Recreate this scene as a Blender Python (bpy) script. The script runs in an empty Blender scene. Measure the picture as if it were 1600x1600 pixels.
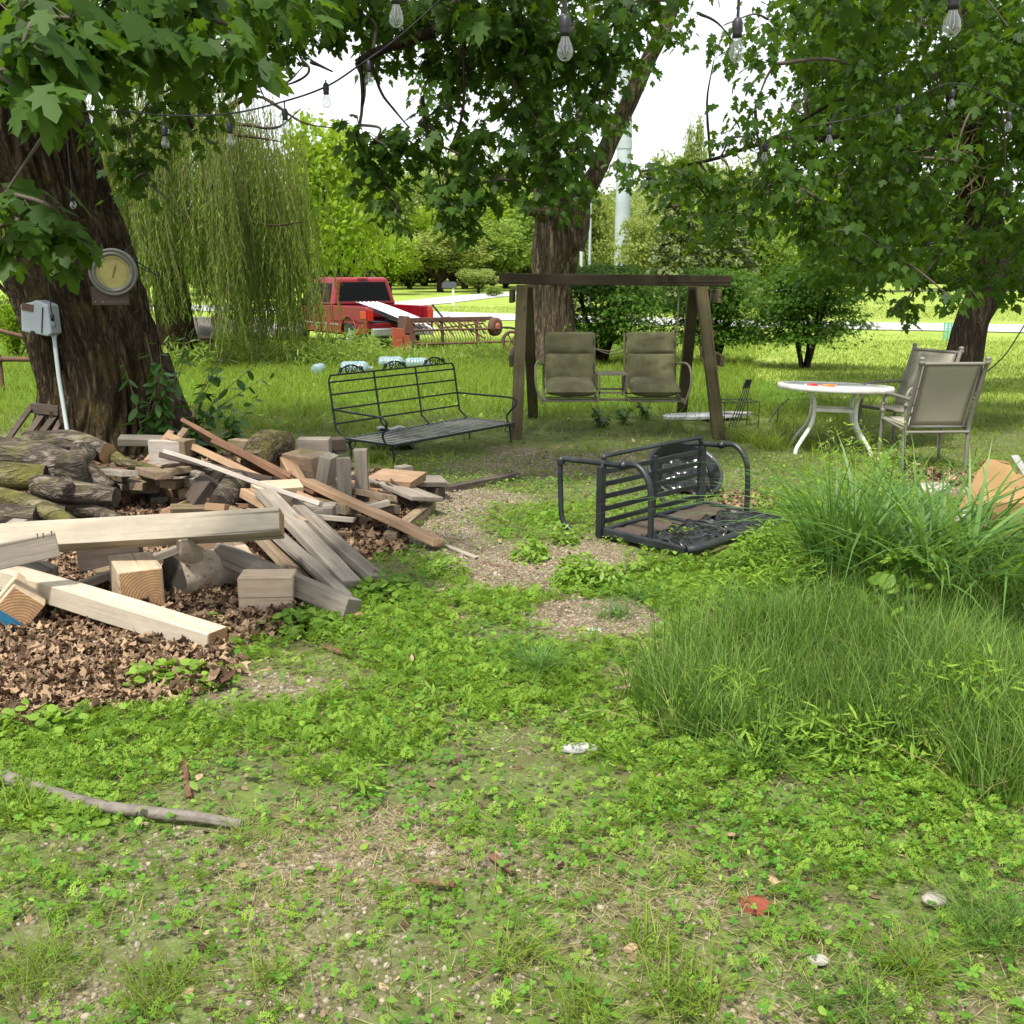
import bpy, math, random
import numpy as np
from mathutils import Vector, Matrix, noise
C = bpy.context.scene
col = C.collection
R = math.radians
PI = math.pi
rng = np.random.default_rng(11)
random.seed(11)
# ------------------------------------------------------------------ camera
EYE = 1.65
HOR = 428.0
TH = math.atan((800 - HOR) / 1600.0)
cam_d = bpy.data.cameras.new('camera')
cam = bpy.data.objects.new('camera', cam_d); col.objects.link(cam)
cam_d.sensor_width = 36; cam_d.lens = 36.0
cam_d.clip_start = 0.05; cam_d.clip_end = 2500
cam.location = (0, 0, EYE); cam.rotation_euler = (PI / 2 - TH, 0, 0)
C.camera = cam
# ------------------------------------------------------------------ world, sun, exposure
SUN_EL, SUN_AZ = R(62), R(205)       # azimuth clockwise from +Y: behind the camera, a little to the left
w = bpy.data.worlds.new('World'); C.world = w; w.use_nodes = True
nt = w.node_tree; nt.nodes.clear()
sky = nt.nodes.new('ShaderNodeTexSky'); sky.sky_type = 'NISHITA'; sky.sun_disc = False
sky.sun_elevation = SUN_EL; sky.sun_rotation = SUN_AZ; sky.dust_density = 3.0; sky.air_density = 1.0
mixn = nt.nodes.new('ShaderNodeMix'); mixn.data_type = 'RGBA'; mixn.inputs[0].default_value = 0.8
mixn.inputs[7].default_value = (9.2, 9.5, 9.9, 1)      # bright thin cloud over the blue
bg = nt.nodes.new('ShaderNodeBackground'); bg.inputs[1].default_value = 0.115
out = nt.nodes.new('ShaderNodeOutputWorld')
nt.links.new(sky.outputs[0], mixn.inputs[6]); nt.links.new(mixn.outputs[2], bg.inputs[0]); nt.links.new(bg.outputs[0], out.inputs[0])
sd = bpy.data.lights.new('sun', 'SUN'); sd.energy = 4.6; sd.angle = R(5); sd.color = (1.0, 0.95, 0.87)
so = bpy.data.objects.new('sun', sd); col.objects.link(so)
sdir = Vector((math.sin(SUN_AZ) * math.cos(SUN_EL), math.cos(SUN_AZ) * math.cos(SUN_EL), math.sin(SUN_EL)))
so.rotation_euler = sdir.to_track_quat('Z', 'Y').to_euler(); so.location = (0, -5, 30)
C.view_settings.view_transform = 'Standard'; C.view_settings.look = 'None'; C.view_settings.exposure = 0.52; C.view_settings.gamma = 1
C.cycles.max_bounces = 6; C.cycles.diffuse_bounces = 3; C.cycles.glossy_bounces = 2; C.cycles.transmission_bounces = 5; C.cycles.transparent_max_bounces = 6
C.cycles.caustics_reflective = False; C.cycles.caustics_refractive = False
# ------------------------------------------------------------------ layout helpers
def sst(a, b, x):
    t = np.clip((x - a) / (b - a), 0, 1); return t * t * (3 - 2 * t)
def gz(x, y):
    return -0.3 * sst(12, 27, y) + 0.42 * sst(52, 100, y) + 1.2 * sst(100, 190, y) - 2.2 * sst(200, 420, y)
def ray(px, py):
    a = (px - 800) / 1600.0; b = (800 - py) / 1600.0
    return Vector((a, math.cos(TH) + b * math.sin(TH), -math.sin(TH) + b * math.cos(TH)))
def P(px, py, d):            # the point at depth y = d
    r = ray(px, py); return Vector((0, 0, EYE)) + r * (d / r.y)
def F(px, py, h=0.0):        # the point at height h
    r = ray(px, py); return Vector((0, 0, EYE)) + r * ((h - EYE) / r.z)
def G(px, py):               # the point on the ground
    p = F(px, py, 0)
    for _ in range(8): p = F(px, py, float(gz(p.x, p.y)))
    return p
def pix(x, y, z):
    dz = z - EYE
    dep = y * math.cos(TH) - dz * math.sin(TH); up = y * math.sin(TH) + dz * math.cos(TH)
    return 800 + 1600 * x / dep, 800 - 1600 * up / dep
def vnoise(x, y, s, seed):
    x = np.asarray(x) / s + 1000; y = np.asarray(y) / s + 1000
    xi = np.floor(x).astype(int); yi = np.floor(y).astype(int); fx = x - xi; fy = y - yi
    fx = fx * fx * (3 - 2 * fx); fy = fy * fy * (3 - 2 * fy)
    def h(a, b):
        n = (a * 374761393 + b * 668265263 + seed * 1442695041) & 0x7fffffff
        n = ((n ^ (n >> 13)) * 1274126177) & 0x7fffffff
        return ((n ^ (n >> 16)) & 0xffff) / 65535.0
    return (h(xi, yi) * (1 - fx) + h(xi + 1, yi) * fx) * (1 - fy) + (h(xi, yi + 1) * (1 - fx) + h(xi + 1, yi + 1) * fx) * fy
def fbm(x, y, s, seed): return 0.55 * vnoise(x, y, s, seed) + 0.3 * vnoise(x, y, s * .45, seed + 1) + 0.15 * vnoise(x, y, s * .2, seed + 2)
# ------------------------------------------------------------------ materials
MATS = {}
def newmat(name):
    m = bpy.data.materials.new(name); m.use_nodes = True; t = m.node_tree; t.nodes.clear()
    o = t.nodes.new('ShaderNodeOutputMaterial'); MATS[name] = m
    return m, t, o
def N(t, k, **kw):
    n = t.nodes.new('ShaderNode' + k)
    for a, b in kw.items():
        if a.startswith('i_'):
            key = a[2:]; key = int(key) if key.isdigit() else key.replace('_', ' ')
            n.inputs[key].default_value = b
        else: setattr(n, a, b)
    return n
def ramp(t, src, stops):
    r = N(t, 'ValToRGB'); e = r.color_ramp.elements
    while len(e) < len(stops): e.new(0.5)
    for q, (p, c) in zip(e, stops): q.position = p; q.color = (*c, 1)
    t.links.new(src, r.inputs[0]); return r.outputs[0]
def mixc(t, f, a, b, mode='MIX'):
    m = N(t, 'Mix', data_type='RGBA', blend_type=mode)
    for i, v in ((0, f), (6, a), (7, b)):
        if hasattr(v, 'links'): t.links.new(v, m.inputs[i])
        else: m.inputs[i].default_value = v if i == 0 else (*v, 1)
    return m.outputs[2]
def bump(t, h, strength, dist=0.01):
    b = N(t, 'Bump', i_Strength=strength, i_Distance=dist); t.links.new(h, b.inputs['Height']); return b.outputs[0]
def coords(t, sc=(1, 1, 1), rnd=True, kind='Object'):
    tc = N(t, 'TexCoord'); mp = N(t, 'Mapping'); mp.inputs['Scale'].default_value = sc
    t.links.new(tc.outputs[kind], mp.inputs[0])
    if rnd:
        oi = N(t, 'ObjectInfo'); mu = N(t, 'Math', operation='MULTIPLY', i_1=37.0); t.links.new(oi.outputs['Random'], mu.inputs[0])
        t.links.new(mu.outputs[0], mp.inputs['Location'])
    return mp.outputs[0]
def noise_tex(t, vec, sc, det=4, rough=.55, out_='Fac'):
    n = N(t, 'TexNoise', i_Scale=sc, i_Detail=det, i_Roughness=rough); t.links.new(vec, n.inputs['Vector']); return n.outputs[out_]
def leafmat(name, dark, light, trans=0.4, tcol=None, rough=.45, spec=.35):
    m, t, o = newmat(name)
    a = N(t, 'Attribute', attribute_name='rnd')
    c = ramp(t, a.outputs['Fac'], [(0, dark), (1, light)])
    p = N(t, 'BsdfPrincipled', i_Roughness=rough); p.inputs['Specular IOR Level'].default_value = spec
    t.links.new(c, p.inputs['Base Color'])
    tr = N(t, 'BsdfTranslucent')
    tc = mixc(t, 0.55, c, tcol or (light[0] * 1.7, light[1] * 1.5, light[2] * .6)); t.links.new(tc, tr.inputs[0])
    mx = N(t, 'MixShader', i_0=trans); t.links.new(p.outputs[0], mx.inputs[1]); t.links.new(tr.outputs[0], mx.inputs[2])
    t.links.new(mx.outputs[0], o.inputs[0]); return m
def plain(name, c, rough=.6, metal=0, var=.25, sc=12, bmp=.15, trans=0, coat=0, dirt=None, c2=None):
    m, t, o = newmat(name)
    v = coords(t); n = noise_tex(t, v, sc, 5)
    c2 = c2 or tuple(x * (1 - var) for x in c)
    cc = ramp(t, n, [(.3, c2), (.7, c)])
    if dirt:
        n2 = noise_tex(t, v, sc * .35, 6, .7); f = ramp(t, n2, [(.45, (0, 0, 0)), (.62, (1, 1, 1))]); cc = mixc(t, f, cc, dirt)
    p = N(t, 'BsdfPrincipled', i_Roughness=rough, i_Metallic=metal); t.links.new(cc, p.inputs['Base Color'])
    p.inputs['Transmission Weight'].default_value = trans; p.inputs['Coat Weight'].default_value = coat
    if bmp: t.links.new(bump(t, noise_tex(t, v, sc * 4, 4), bmp, .004), p.inputs['Normal'])
    t.links.new(p.outputs[0], o.inputs[0]); return m
def woodmat(name, light, dark, gs=1.0, moss=None, stain=None, rings=False):
    m, t, o = newmat(name)
    v = coords(t, (1.6 * gs, 26 * gs, 26 * gs)); n = noise_tex(t, v, 1.5, 6, .65)
    v2 = coords(t); big = noise_tex(t, v2, 5, 4)
    c = ramp(t, n, [(.28, dark), (.5, tuple((a + b) / 2 for a, b in zip(light, dark))), (.72, light)])
    c = mixc(t, ramp(t, big, [(.42, (0, 0, 0)), (.7, (.55, .55, .55))]), c, stain or dark)
    if moss:
        f = ramp(t, noise_tex(t, v2, 9, 6, .7), [(.5, (0, 0, 0)), (.62, (.8, .8, .8))]); c = mixc(t, f, c, moss)
    kn = N(t, 'TexVoronoi', i_Scale=1.0); t.links.new(coords(t, (2.2, 7, 7)), kn.inputs['Vector'])
    c = mixc(t, ramp(t, kn.outputs['Distance'], [(.05, (.8, .8, .8)), (.13, (0, 0, 0))]), c, tuple(x * .55 for x in dark))
    gm = noise_tex(t, coords(t, (2.5, 6, 6)), 2.0, 8, .75); c = mixc(t, ramp(t, gm, [(.46, (0, 0, 0)), (.62, (.6, .6, .6))]), c, tuple(x * .62 for x in light))
    # cracks along the grain
    v3 = coords(t, (.7, 42, 42)); cr = ramp(t, noise_tex(t, v3, 1.0, 2), [(.30, (.25, .25, .25)), (.37, (1, 1, 1))]); c = mixc(t, .8, c, cr, 'MULTIPLY')
    oi = N(t, 'ObjectInfo'); hv = N(t, 'HueSaturation'); mr = N(t, 'MapRange'); mr.inputs[3].default_value = .78; mr.inputs[4].default_value = 1.18
    t.links.new(oi.outputs['Random'], mr.inputs[0]); t.links.new(mr.outputs[0], hv.inputs['Value']); t.links.new(c, hv.inputs['Color']); c = hv.outputs[0]
    p = N(t, 'BsdfPrincipled', i_Roughness=.85); p.inputs['Specular IOR Level'].default_value = .2; t.links.new(c, p.inputs['Base Color'])
    t.links.new(bump(t, n, .5, .004), p.inputs['Normal']); t.links.new(p.outputs[0], o.inputs[0]); return m
def barkmat(name, light, dark, sc=1.0, moss=None, mf=.5, axis=(9, 9, 1.3), spots=None):
    m, t, o = newmat(name)
    v = coords(t, tuple(q * sc for q in axis), rnd=False)
    n = N(t, 'TexNoise', i_Scale=1.0, i_Detail=5, i_Roughness=.62, i_Distortion=.7); t.links.new(v, n.inputs['Vector']); n = n.outputs['Fac']
    fis = ramp(t, n, [(.36, (1, 1, 1)), (.47, (.16, .15, .14)), (.50, (.08, .07, .06)), (.54, (.35, .33, .3)), (.64, (1, 1, 1))])
    fine = noise_tex(t, coords(t, tuple(q * sc * 3.1 for q in axis), rnd=False), 1.0, 8, .75)
    blot = noise_tex(t, coords(t, rnd=False), 2.3, 6, .7)
    c = ramp(t, fine, [(.32, dark), (.66, light)])
    c = mixc(t, ramp(t, blot, [(.4, (0, 0, 0)), (.65, (.5, .5, .5))]), c, tuple(x * 1.25 for x in light))
    c = mixc(t, .85, c, fis, 'MULTIPLY')
    if moss:
        f = ramp(t, noise_tex(t, coords(t, rnd=False), 3.2, 9, .78), [(mf, (0, 0, 0)), (mf + .14, (.75, .75, .75))]); c = mixc(t, f, c, moss)
    p = N(t, 'BsdfPrincipled', i_Roughness=.92); p.inputs['Specular IOR Level'].default_value = .15; t.links.new(c, p.inputs['Base Color'])
    ad = N(t, 'Math', operation='ADD'); t.links.new(fine, ad.inputs[0]); t.links.new(fis, ad.inputs[1])
    t.links.new(bump(t, ad.outputs[0], .9, .03), p.inputs['Normal']); t.links.new(p.outputs[0], o.inputs[0]); return m
def glassmat(name, c, rough=.05, alpha=.35):
    m, t, o = newmat(name)
    g = N(t, 'BsdfGlossy', i_Roughness=rough); tr = N(t, 'BsdfTransparent'); tr.inputs[0].default_value = (*c, 1)
    fr = N(t, 'LayerWeight', i_Blend=.35); ad = N(t, 'Math', operation='MULTIPLY_ADD', i_1=.45, i_2=alpha * .3); t.links.new(fr.outputs['Facing'], ad.inputs[0])
    mx = N(t, 'MixShader'); t.links.new(ad.outputs[0], mx.inputs[0]); t.links.new(tr.outputs[0], mx.inputs[1]); t.links.new(g.outputs[0], mx.inputs[2])
    t.links.new(mx.outputs[0], o.inputs[0]); return m
# ------------------------------------------------------------------ object helpers
def tag(o, label=None, cat=None, group=None, kind=None):
    if label: o['label'] = label
    if cat: o['category'] = cat
    if group: o['group'] = group
    if kind: o['kind'] = kind
    return o
def empty(name, label, cat, loc=(0, 0, 0), rz=0, group=None, rot=None):
    o = bpy.data.objects.new(name, None); col.objects.link(o); o.location = loc
    o.rotation_euler = rot if rot else (0, 0, rz); o.empty_display_size = .1
    return tag(o, label, cat, group)
def link(name, me, mat, parent=None):
    o = bpy.data.objects.new(name, me); col.objects.link(o)
    if mat is not None and not me.materials: me.materials.append(mat)
    if parent: o.parent = parent
    return o
def npmesh(name, V, loops, starts, rnd=None, smooth=False):
    me = bpy.data.meshes.new(name)
    V = np.ascontiguousarray(V, np.float32); nv = len(V)
    me.vertices.add(nv); me.vertices.foreach_set('co', V.ravel())
    me.loops.add(len(loops)); me.loops.foreach_set('vertex_index', np.ascontiguousarray(loops, np.int32))
    me.polygons.add(len(starts)); me.polygons.foreach_set('loop_start', np.ascontiguousarray(starts, np.int32))
    if smooth: me.polygons.foreach_set('use_smooth', np.ones(len(starts), bool))
    me.update(calc_edges=True)
    if rnd is not None:
        a = me.attributes.new('rnd', 'FLOAT', 'POINT'); a.data.foreach_set('value', np.ascontiguousarray(rnd, np.float32))
    return me
def inst(name, tv, tf, M, T, rnd, smooth=False):
    """one mesh made of len(T) copies of the template (tv, tf)"""
    tv = np.asarray(tv, np.float32); n = len(T); k = len(tv)
    V = (np.einsum('nij,kj->nki', M, tv) + T[:, None, :]).reshape(-1, 3)
    lp = np.array([i for f in tf for i in f]); ln = np.array([len(f) for f in tf]); st = np.concatenate([[0], np.cumsum(ln)[:-1]])
    loops = (np.arange(n)[:, None] * k + lp[None, :]).ravel(); starts = (np.arange(n)[:, None] * len(lp) + st[None, :]).ravel()
    return npmesh(name, V, loops, starts, np.repeat(rnd, k), smooth)
def rotm(az, pitch, roll, s):
    """leaf frame: local +Y points along azimuth az tipped by pitch (down negative), roll about it"""
    ca, sa, cp, sp, cr, sr = np.cos(az), np.sin(az), np.cos(pitch), np.sin(pitch), np.cos(roll), np.sin(roll)
    y = np.stack([ca * cp, sa * cp, sp], 1); x0 = np.stack([sa, -ca, 0 * sa], 1); z0 = np.cross(x0, y)
    x = x0 * cr[:, None] + z0 * sr[:, None]; z = np.cross(x, y)
    return np.stack([x, y, z], 2) * np.asarray(s).reshape(-1, 1, 1)
def blades(name, pos, h, wd, lean, curve, rnd, segs=3):
    n = len(pos); az = rng.uniform(0, 2 * PI, n); d = np.stack([np.cos(az), np.sin(az), 0 * az], 1)
    az2 = az + PI / 2 + rng.normal(0, .5, n); sd_ = np.stack([np.cos(az2), np.sin(az2), 0 * az], 1)
    V = np.zeros((n, 2 * segs + 1, 3), np.float32)
    for i in range(segs + 1):
        t = i / segs
        off = (lean * t + curve * t * t)
        c = pos + d * (off * h)[:, None]; c[:, 2] += h * t * (1 - .28 * np.clip(off, 0, 2) * t)
        wv = sd_ * (wd * (1 - t ** 1.6) * .5)[:, None]
        if i < segs: V[:, 2 * i] = c - wv; V[:, 2 * i + 1] = c + wv
        else: V[:, 2 * i] = c
    lp = []; ln = []
    for i in range(segs - 1): lp += [2 * i, 2 * i + 1, 2 * i + 3, 2 * i + 2]; ln.append(4)
    lp += [2 * segs - 2, 2 * segs - 1, 2 * segs]; ln.append(3)
    lp = np.array(lp); k = 2 * segs + 1; st = np.concatenate([[0], np.cumsum(ln)[:-1]])
    return npmesh(name, V.reshape(-1, 3), (np.arange(n)[:, None] * k + lp).ravel(), (np.arange(n)[:, None] * len(lp) + st).ravel(), np.repeat(rnd, k), True)
class MB:
    def __init__(s): s.v = []; s.f = []; s.s = []
    def add(s, vs, fs, smooth=False):
        b = len(s.v); s.v += [tuple(p) for p in vs]; s.f += [tuple(i + b for i in f) for f in fs]; s.s += [smooth] * len(fs); return s
    def box(s, c, sz, M=None):
        x, y, z = (q / 2 for q in sz); c = Vector(c)
        vs = [Vector((i * x, j * y, k * z)) for i in (-1, 1) for j in (-1, 1) for k in (-1, 1)]
        if M is not None: vs = [M @ q for q in vs]
        return s.add([q + c for q in vs], [(0, 1, 3, 2), (4, 6, 7, 5), (0, 4, 5, 1), (2, 3, 7, 6), (0, 2, 6, 4), (1, 5, 7, 3)])
    def bar(s, a, b, w, h, up=(0, 0, 1)):
        a, b = Vector(a), Vector(b); x = (b - a).normalized(); u = Vector(up)
        y = u.cross(x)
        if y.length < 1e-4: y = Vector((0, 1, 0)).cross(x)
        y.normalize(); z = x.cross(y); M = Matrix((x, y, z)).transposed()
        return s.box((a + b) / 2, ((b - a).length, w, h), M)
    def tube(s, pts, r, n=8, cap=True, smooth=True, wob=0):
        pts = [Vector(p) for p in pts]; m = len(pts); r = list(r) if hasattr(r, '__len__') else [r] * m
        ref = None; vs = []
        for i, p in enumerate(pts):
            t = (pts[min(i + 1, m - 1)] - pts[max(i - 1, 0)]).normalized()
            if ref is None: ref = t.orthogonal().normalized()
            ref = (ref - t * ref.dot(t)).normalized(); b = t.cross(ref)
            for k in range(n):
                a = 2 * PI * k / n; q = r[i] * (1 + (wob * noise.noise(Vector((p.x * 9, p.y * 9 + k, p.z * 9))) if wob else 0))
                vs.append(p + ref * math.cos(a) * q + b * math.sin(a) * q)
        fs = [(i * n + k, i * n + (k + 1) % n, (i + 1) * n + (k + 1) % n, (i + 1) * n + k) for i in range(m - 1) for k in range(n)]
        s.add(vs, fs, smooth)
        if cap: s.add(vs[:n], [tuple(range(n))[::-1]]); s.add(vs[-n:], [tuple(range(n))])
        return s
    def lathe(s, prof, n=24, M=None, smooth=True):
        M = M or Matrix(); vs = [M @ Vector((r * math.cos(2 * PI * k / n), r * math.sin(2 * PI * k / n), z)) for r, z in prof for k in range(n)]
        return s.add(vs, [(i * n + k, i * n + (k + 1) % n, (i + 1) * n + (k + 1) % n, (i + 1) * n + k) for i in range(len(prof) - 1) for k in range(n)], smooth)
    def prism(s, poly, y0, y1, f=lambda x, y, z: (x, y, z)):
        n = len(poly); vs = [f(x, y0, z) for x, z in poly] + [f(x, y1, z) for x, z in poly]
        return s.add(vs, [tuple(range(n)), tuple(range(2 * n - 1, n - 1, -1))] + [(i, i + n, (i + 1) % n + n, (i + 1) % n) for i in range(n)])
    def sheet(s, fn, nu, nv, smooth=True):
        vs = [fn(i / nu, j / nv) for i in range(nu + 1) for j in range(nv + 1)]
        return s.add(vs, [(i * (nv + 1) + j, (i + 1) * (nv + 1) + j, (i + 1) * (nv + 1) + j + 1, i * (nv + 1) + j + 1) for i in range(nu) for j in range(nv)], smooth)
    def mesh(s, name):
        me = bpy.data.meshes.new(name); me.from_pydata(s.v, [], s.f); me.polygons.foreach_set('use_smooth', s.s); me.update(); return me
    def build(s, name, mat, parent=None, bevel=0, seg=2, solid=0):
        o = link(name, s.mesh(name), mat, parent)
        if solid: md = o.modifiers.new('solid', 'SOLIDIFY'); md.thickness = solid; md.offset = 0
        if bevel: md = o.modifiers.new('bevel', 'BEVEL'); md.width = bevel; md.segments = seg; md.limit_method = 'ANGLE'; md.angle_limit = R(40)
        return o
def cr(pts, n):
    """catmull-rom through pts"""
    pts = [Vector(p) for p in pts]; q = [pts[0] * 2 - pts[1]] + pts + [pts[-1] * 2 - pts[-2]]; o = []
    for i in range(1, len(q) - 2):
        for j in range(n):
            t = j / n; a, b, c, d = q[i - 1:i + 3]
            o.append(.5 * ((2 * b) + (c - a) * t + (2 * a - 5 * b + 4 * c - d) * t * t + (3 * b - a - 3 * c + d) * t ** 3))
    o.append(pts[-1]); return o
def lerpr(rs, m):
    return list(np.interp(np.linspace(0, 1, m), np.linspace(0, 1, len(rs)), rs))
# ------------------------------------------------------------------ material set
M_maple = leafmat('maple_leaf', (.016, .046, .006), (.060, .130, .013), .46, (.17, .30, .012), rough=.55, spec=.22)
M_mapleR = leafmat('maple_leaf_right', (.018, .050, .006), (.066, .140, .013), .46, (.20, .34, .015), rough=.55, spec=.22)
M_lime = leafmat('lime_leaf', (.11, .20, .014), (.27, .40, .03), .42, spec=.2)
M_mid = leafmat('mid_leaf', (.10, .18, .03), (.24, .35, .065), .42, spec=.2)  # lightened for the background trees, distance haze put into the leaf colour
M_olive = leafmat('olive_leaf', (.14, .19, .045), (.28, .35, .09), .4, spec=.2)  # olive lifted paler too, the haze of distance is in the colour
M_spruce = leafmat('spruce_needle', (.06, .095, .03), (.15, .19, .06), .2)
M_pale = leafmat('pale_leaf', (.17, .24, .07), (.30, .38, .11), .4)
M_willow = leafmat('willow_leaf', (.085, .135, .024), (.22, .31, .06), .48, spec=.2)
M_jm = leafmat('small_maple_leaf', (.022, .065, .008), (.095, .20, .014), .36, rough=.6, spec=.2)
M_grass = leafmat('grass_blade', (.06, .115, .012), (.23, .32, .045), .42, rough=.6, spec=.15)
M_grassm = leafmat('mown_grass', (.13, .20, .03), (.29, .35, .09), .4, rough=.6, spec=.15)
M_grassf = leafmat('fine_grass', (.022, .072, .010), (.19, .32, .06), .42, rough=.55, spec=.18)
M_gblue = leafmat('broad_grass', (.035, .105, .018), (.15, .28, .06), .35, rough=.42, spec=.3)
M_weed = leafmat('weed_leaf', (.08, .175, .018), (.28, .44, .06), .38, rough=.65, spec=.15)
M_clover = leafmat('clover_leaf', (.05, .15, .016), (.13, .29, .03), .3, rough=.6, spec=.2)
M_broad = leafmat('broad_weed_leaf', (.10, .20, .022), (.26, .41, .06), .4, rough=.5, spec=.25)
M_dkweed = leafmat('dark_weed_leaf', (.028, .085, .015), (.065, .16, .022), .35)
M_thatch = leafmat('dead_grass', (.18, .15, .07), (.42, .37, .19), .2, rough=.9, spec=.05)
M_dead = leafmat('dead_leaf', (.06, .036, .022), (.44, .305, .19), .12, (.3, .15, .08), rough=.75, spec=.15)
M_peb = leafmat('pebble', (.12, .095, .06), (.36, .31, .235), 0.0, rough=.8, spec=.2)
M_bark = barkmat('maple_bark', (.16, .12, .07), (.06, .045, .028), 1.7, (.14, .11, .030), .52)
M_bark2 = barkmat('ridged_bark', (.27, .205, .14), (.11, .085, .06), 1.4)
M_bark3 = barkmat('dark_bark', (.10, .072, .05), (.045, .033, .025), 1.3)
M_twig = plain('twig_bark', (.10, .08, .06), .9, sc=30)
M_wtwig = plain('willow_twig', (.20, .16, .08), .8, sc=30)
M_new = woodmat('fresh_pine', (.48, .425, .33), (.34, .29, .21), .9, stain=(.32, .285, .23))
M_newb = woodmat('fresh_block', (.56, .45, .32), (.42, .31, .20), .8, stain=(.42, .32, .22))
M_end = plain('sawn_end_grain', (.38, .20, .075), .8, sc=9, var=.45, c2=(.20, .095, .035))
M_grey = woodmat('grey_board', (.34, .30, .245), (.15, .125, .098))
M_tan = woodmat('tan_board', (.44, .30, .19), (.25, .155, .09))
M_brown = woodmat('brown_board', (.22, .125, .075), (.10, .052, .032))
M_old = woodmat('old_scrap', (.33, .25, .17), (.13, .09, .06), moss=(.13, .12, .045))
M_dark = woodmat('dark_weathered_wood', (.13, .10, .08), (.055, .042, .034))
M_white = woodmat('whitish_board', (.56, .51, .45), (.35, .30, .25))
M_swing = woodmat('mossy_swing_timber', (.13, .105, .055), (.055, .045, .025), moss=(.085, .09, .03))
M_beam = woodmat('dark_swing_beam', (.075, .06, .038), (.03, .024, .016))
M_log = barkmat('grey_log_bark', (.32, .27, .22), (.13, .105, .085), 1.3, (.17, .16, .06), .53, axis=(2.5, 10, 10))
M_logm = barkmat('mossy_log_bark', (.27, .23, .15), (.11, .09, .055), 1.4, (.20, .19, .05), .45, axis=(3.5, 10, 10))
M_logend = plain('old_log_end', (.05, .04, .032), .9, sc=25, c2=(.02, .017, .014), dirt=(.10, .08, .06))
M_iron = plain('black_iron', (.018, .025, .022), .45, .3, sc=20)
M_blackal = plain('black_painted_aluminium', (.014, .017, .019), .42, .1, sc=8, dirt=(.03, .035, .038))
M_blackpl = plain('black_plastic_sheet', (.012, .012, .013), .22, sc=6, bmp=.4)
M_cush = plain('mildewed_cushion', (.20, .195, .095), .95, sc=7, var=.4, dirt=(.10, .09, .05), bmp=.5)
M_frame = plain('taupe_swing_frame', (.20, .18, .12), .6, sc=10)
M_taupe = plain('taupe_chair_frame', (.21, .195, .165), .5, .2, sc=10, var=.12)
M_sling = plain('beige_sling_mesh', (.40, .37, .28), .85, sc=300, var=.35, dirt=(.30, .28, .21), bmp=.3)
M_wpaint = plain('chipped_white_paint', (.78, .78, .73), .5, sc=14, var=.08, dirt=(.55, .52, .42))
M_tglass = plain('frosted_table_top', (.66, .70, .66), .25, sc=5, var=.1)
M_red = plain('red_truck_paint', (.20, .001, .006), .42, 0, sc=3, var=.1, bmp=0, coat=.08)
M_rubber = plain('tyre_rubber', (.02, .02, .02), .85, sc=20)
M_alu = plain('alloy_wheel', (.55, .55, .55), .35, .7, sc=10)
M_glassd = plain('tinted_window', (.003, .004, .004), .5, sc=2, bmp=0)
M_rust = plain('rusty_steel', (.17, .075, .045), .85, .1, sc=9, var=.5, dirt=(.07, .045, .035), bmp=.5)
M_orange = plain('faded_orange_panel', (.42, .085, .04), .7, sc=9, dirt=(.28, .09, .05))
M_whitem = plain('white_sheet_metal', (.58, .57, .58), .6, sc=5, var=.15)
M_zinc = plain('galvanised_pole', (.40, .46, .48), .6, .1, sc=.6, var=.3)
M_boxg = plain('grey_box_paint', (.32, .37, .39), .5, sc=10, var=.12)
M_pvc = plain('white_pvc', (.42, .48, .47), .45, sc=10, var=.1)
M_rim = plain('thermometer_rim', (.20, .20, .17), .5, .3, sc=14)
M_dial = plain('yellowed_dial', (.42, .38, .13), .6, sc=10, var=.25, dirt=(.33, .28, .10))
M_card = plain('cardboard', (.33, .205, .085), .9, sc=6, var=.22)
M_cardw = plain('white_card', (.42, .41, .385), .8, sc=9, var=.3)
M_blue = plain('blue_print', (.05, .25, .55), .6, sc=6, var=.1)
M_blued = plain('blue_painted_steel', (.015, .13, .24), .5, sc=12)
M_conc = plain('pale_concrete', (.42, .40, .38), .9, sc=3, var=.12, bmp=.2)
M_stone = plain('grey_stone', (.38, .35, .30), .9, sc=9, var=.3, bmp=.6)
M_brick = plain('red_brick', (.24, .055, .028), .9, sc=30, var=.35, bmp=.6)
M_jug = plain('blue_jug_plastic', (.50, .72, .80), .12, sc=14, var=.55, trans=.5, bmp=0)
M_trailer = plain('dull_white_trailer', (.28, .25, .23), .7, sc=5, var=.3)
M_green = plain('mint_green_plastic', (.16, .48, .34), .5, sc=5)
M_bulb = glassmat('bulb_glass', (.93, .95, .93))
M_socket = plain('black_socket', (.012, .012, .016), .5, sc=20)
M_yellow = plain('yellow_plastic', (.55, .48, .03), .5, sc=20)
M_redp = plain('red_handle', (.5, .02, .015), .35, sc=20)
M_orp = plain('orange_handle', (.6, .16, .02), .35, sc=20)
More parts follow.
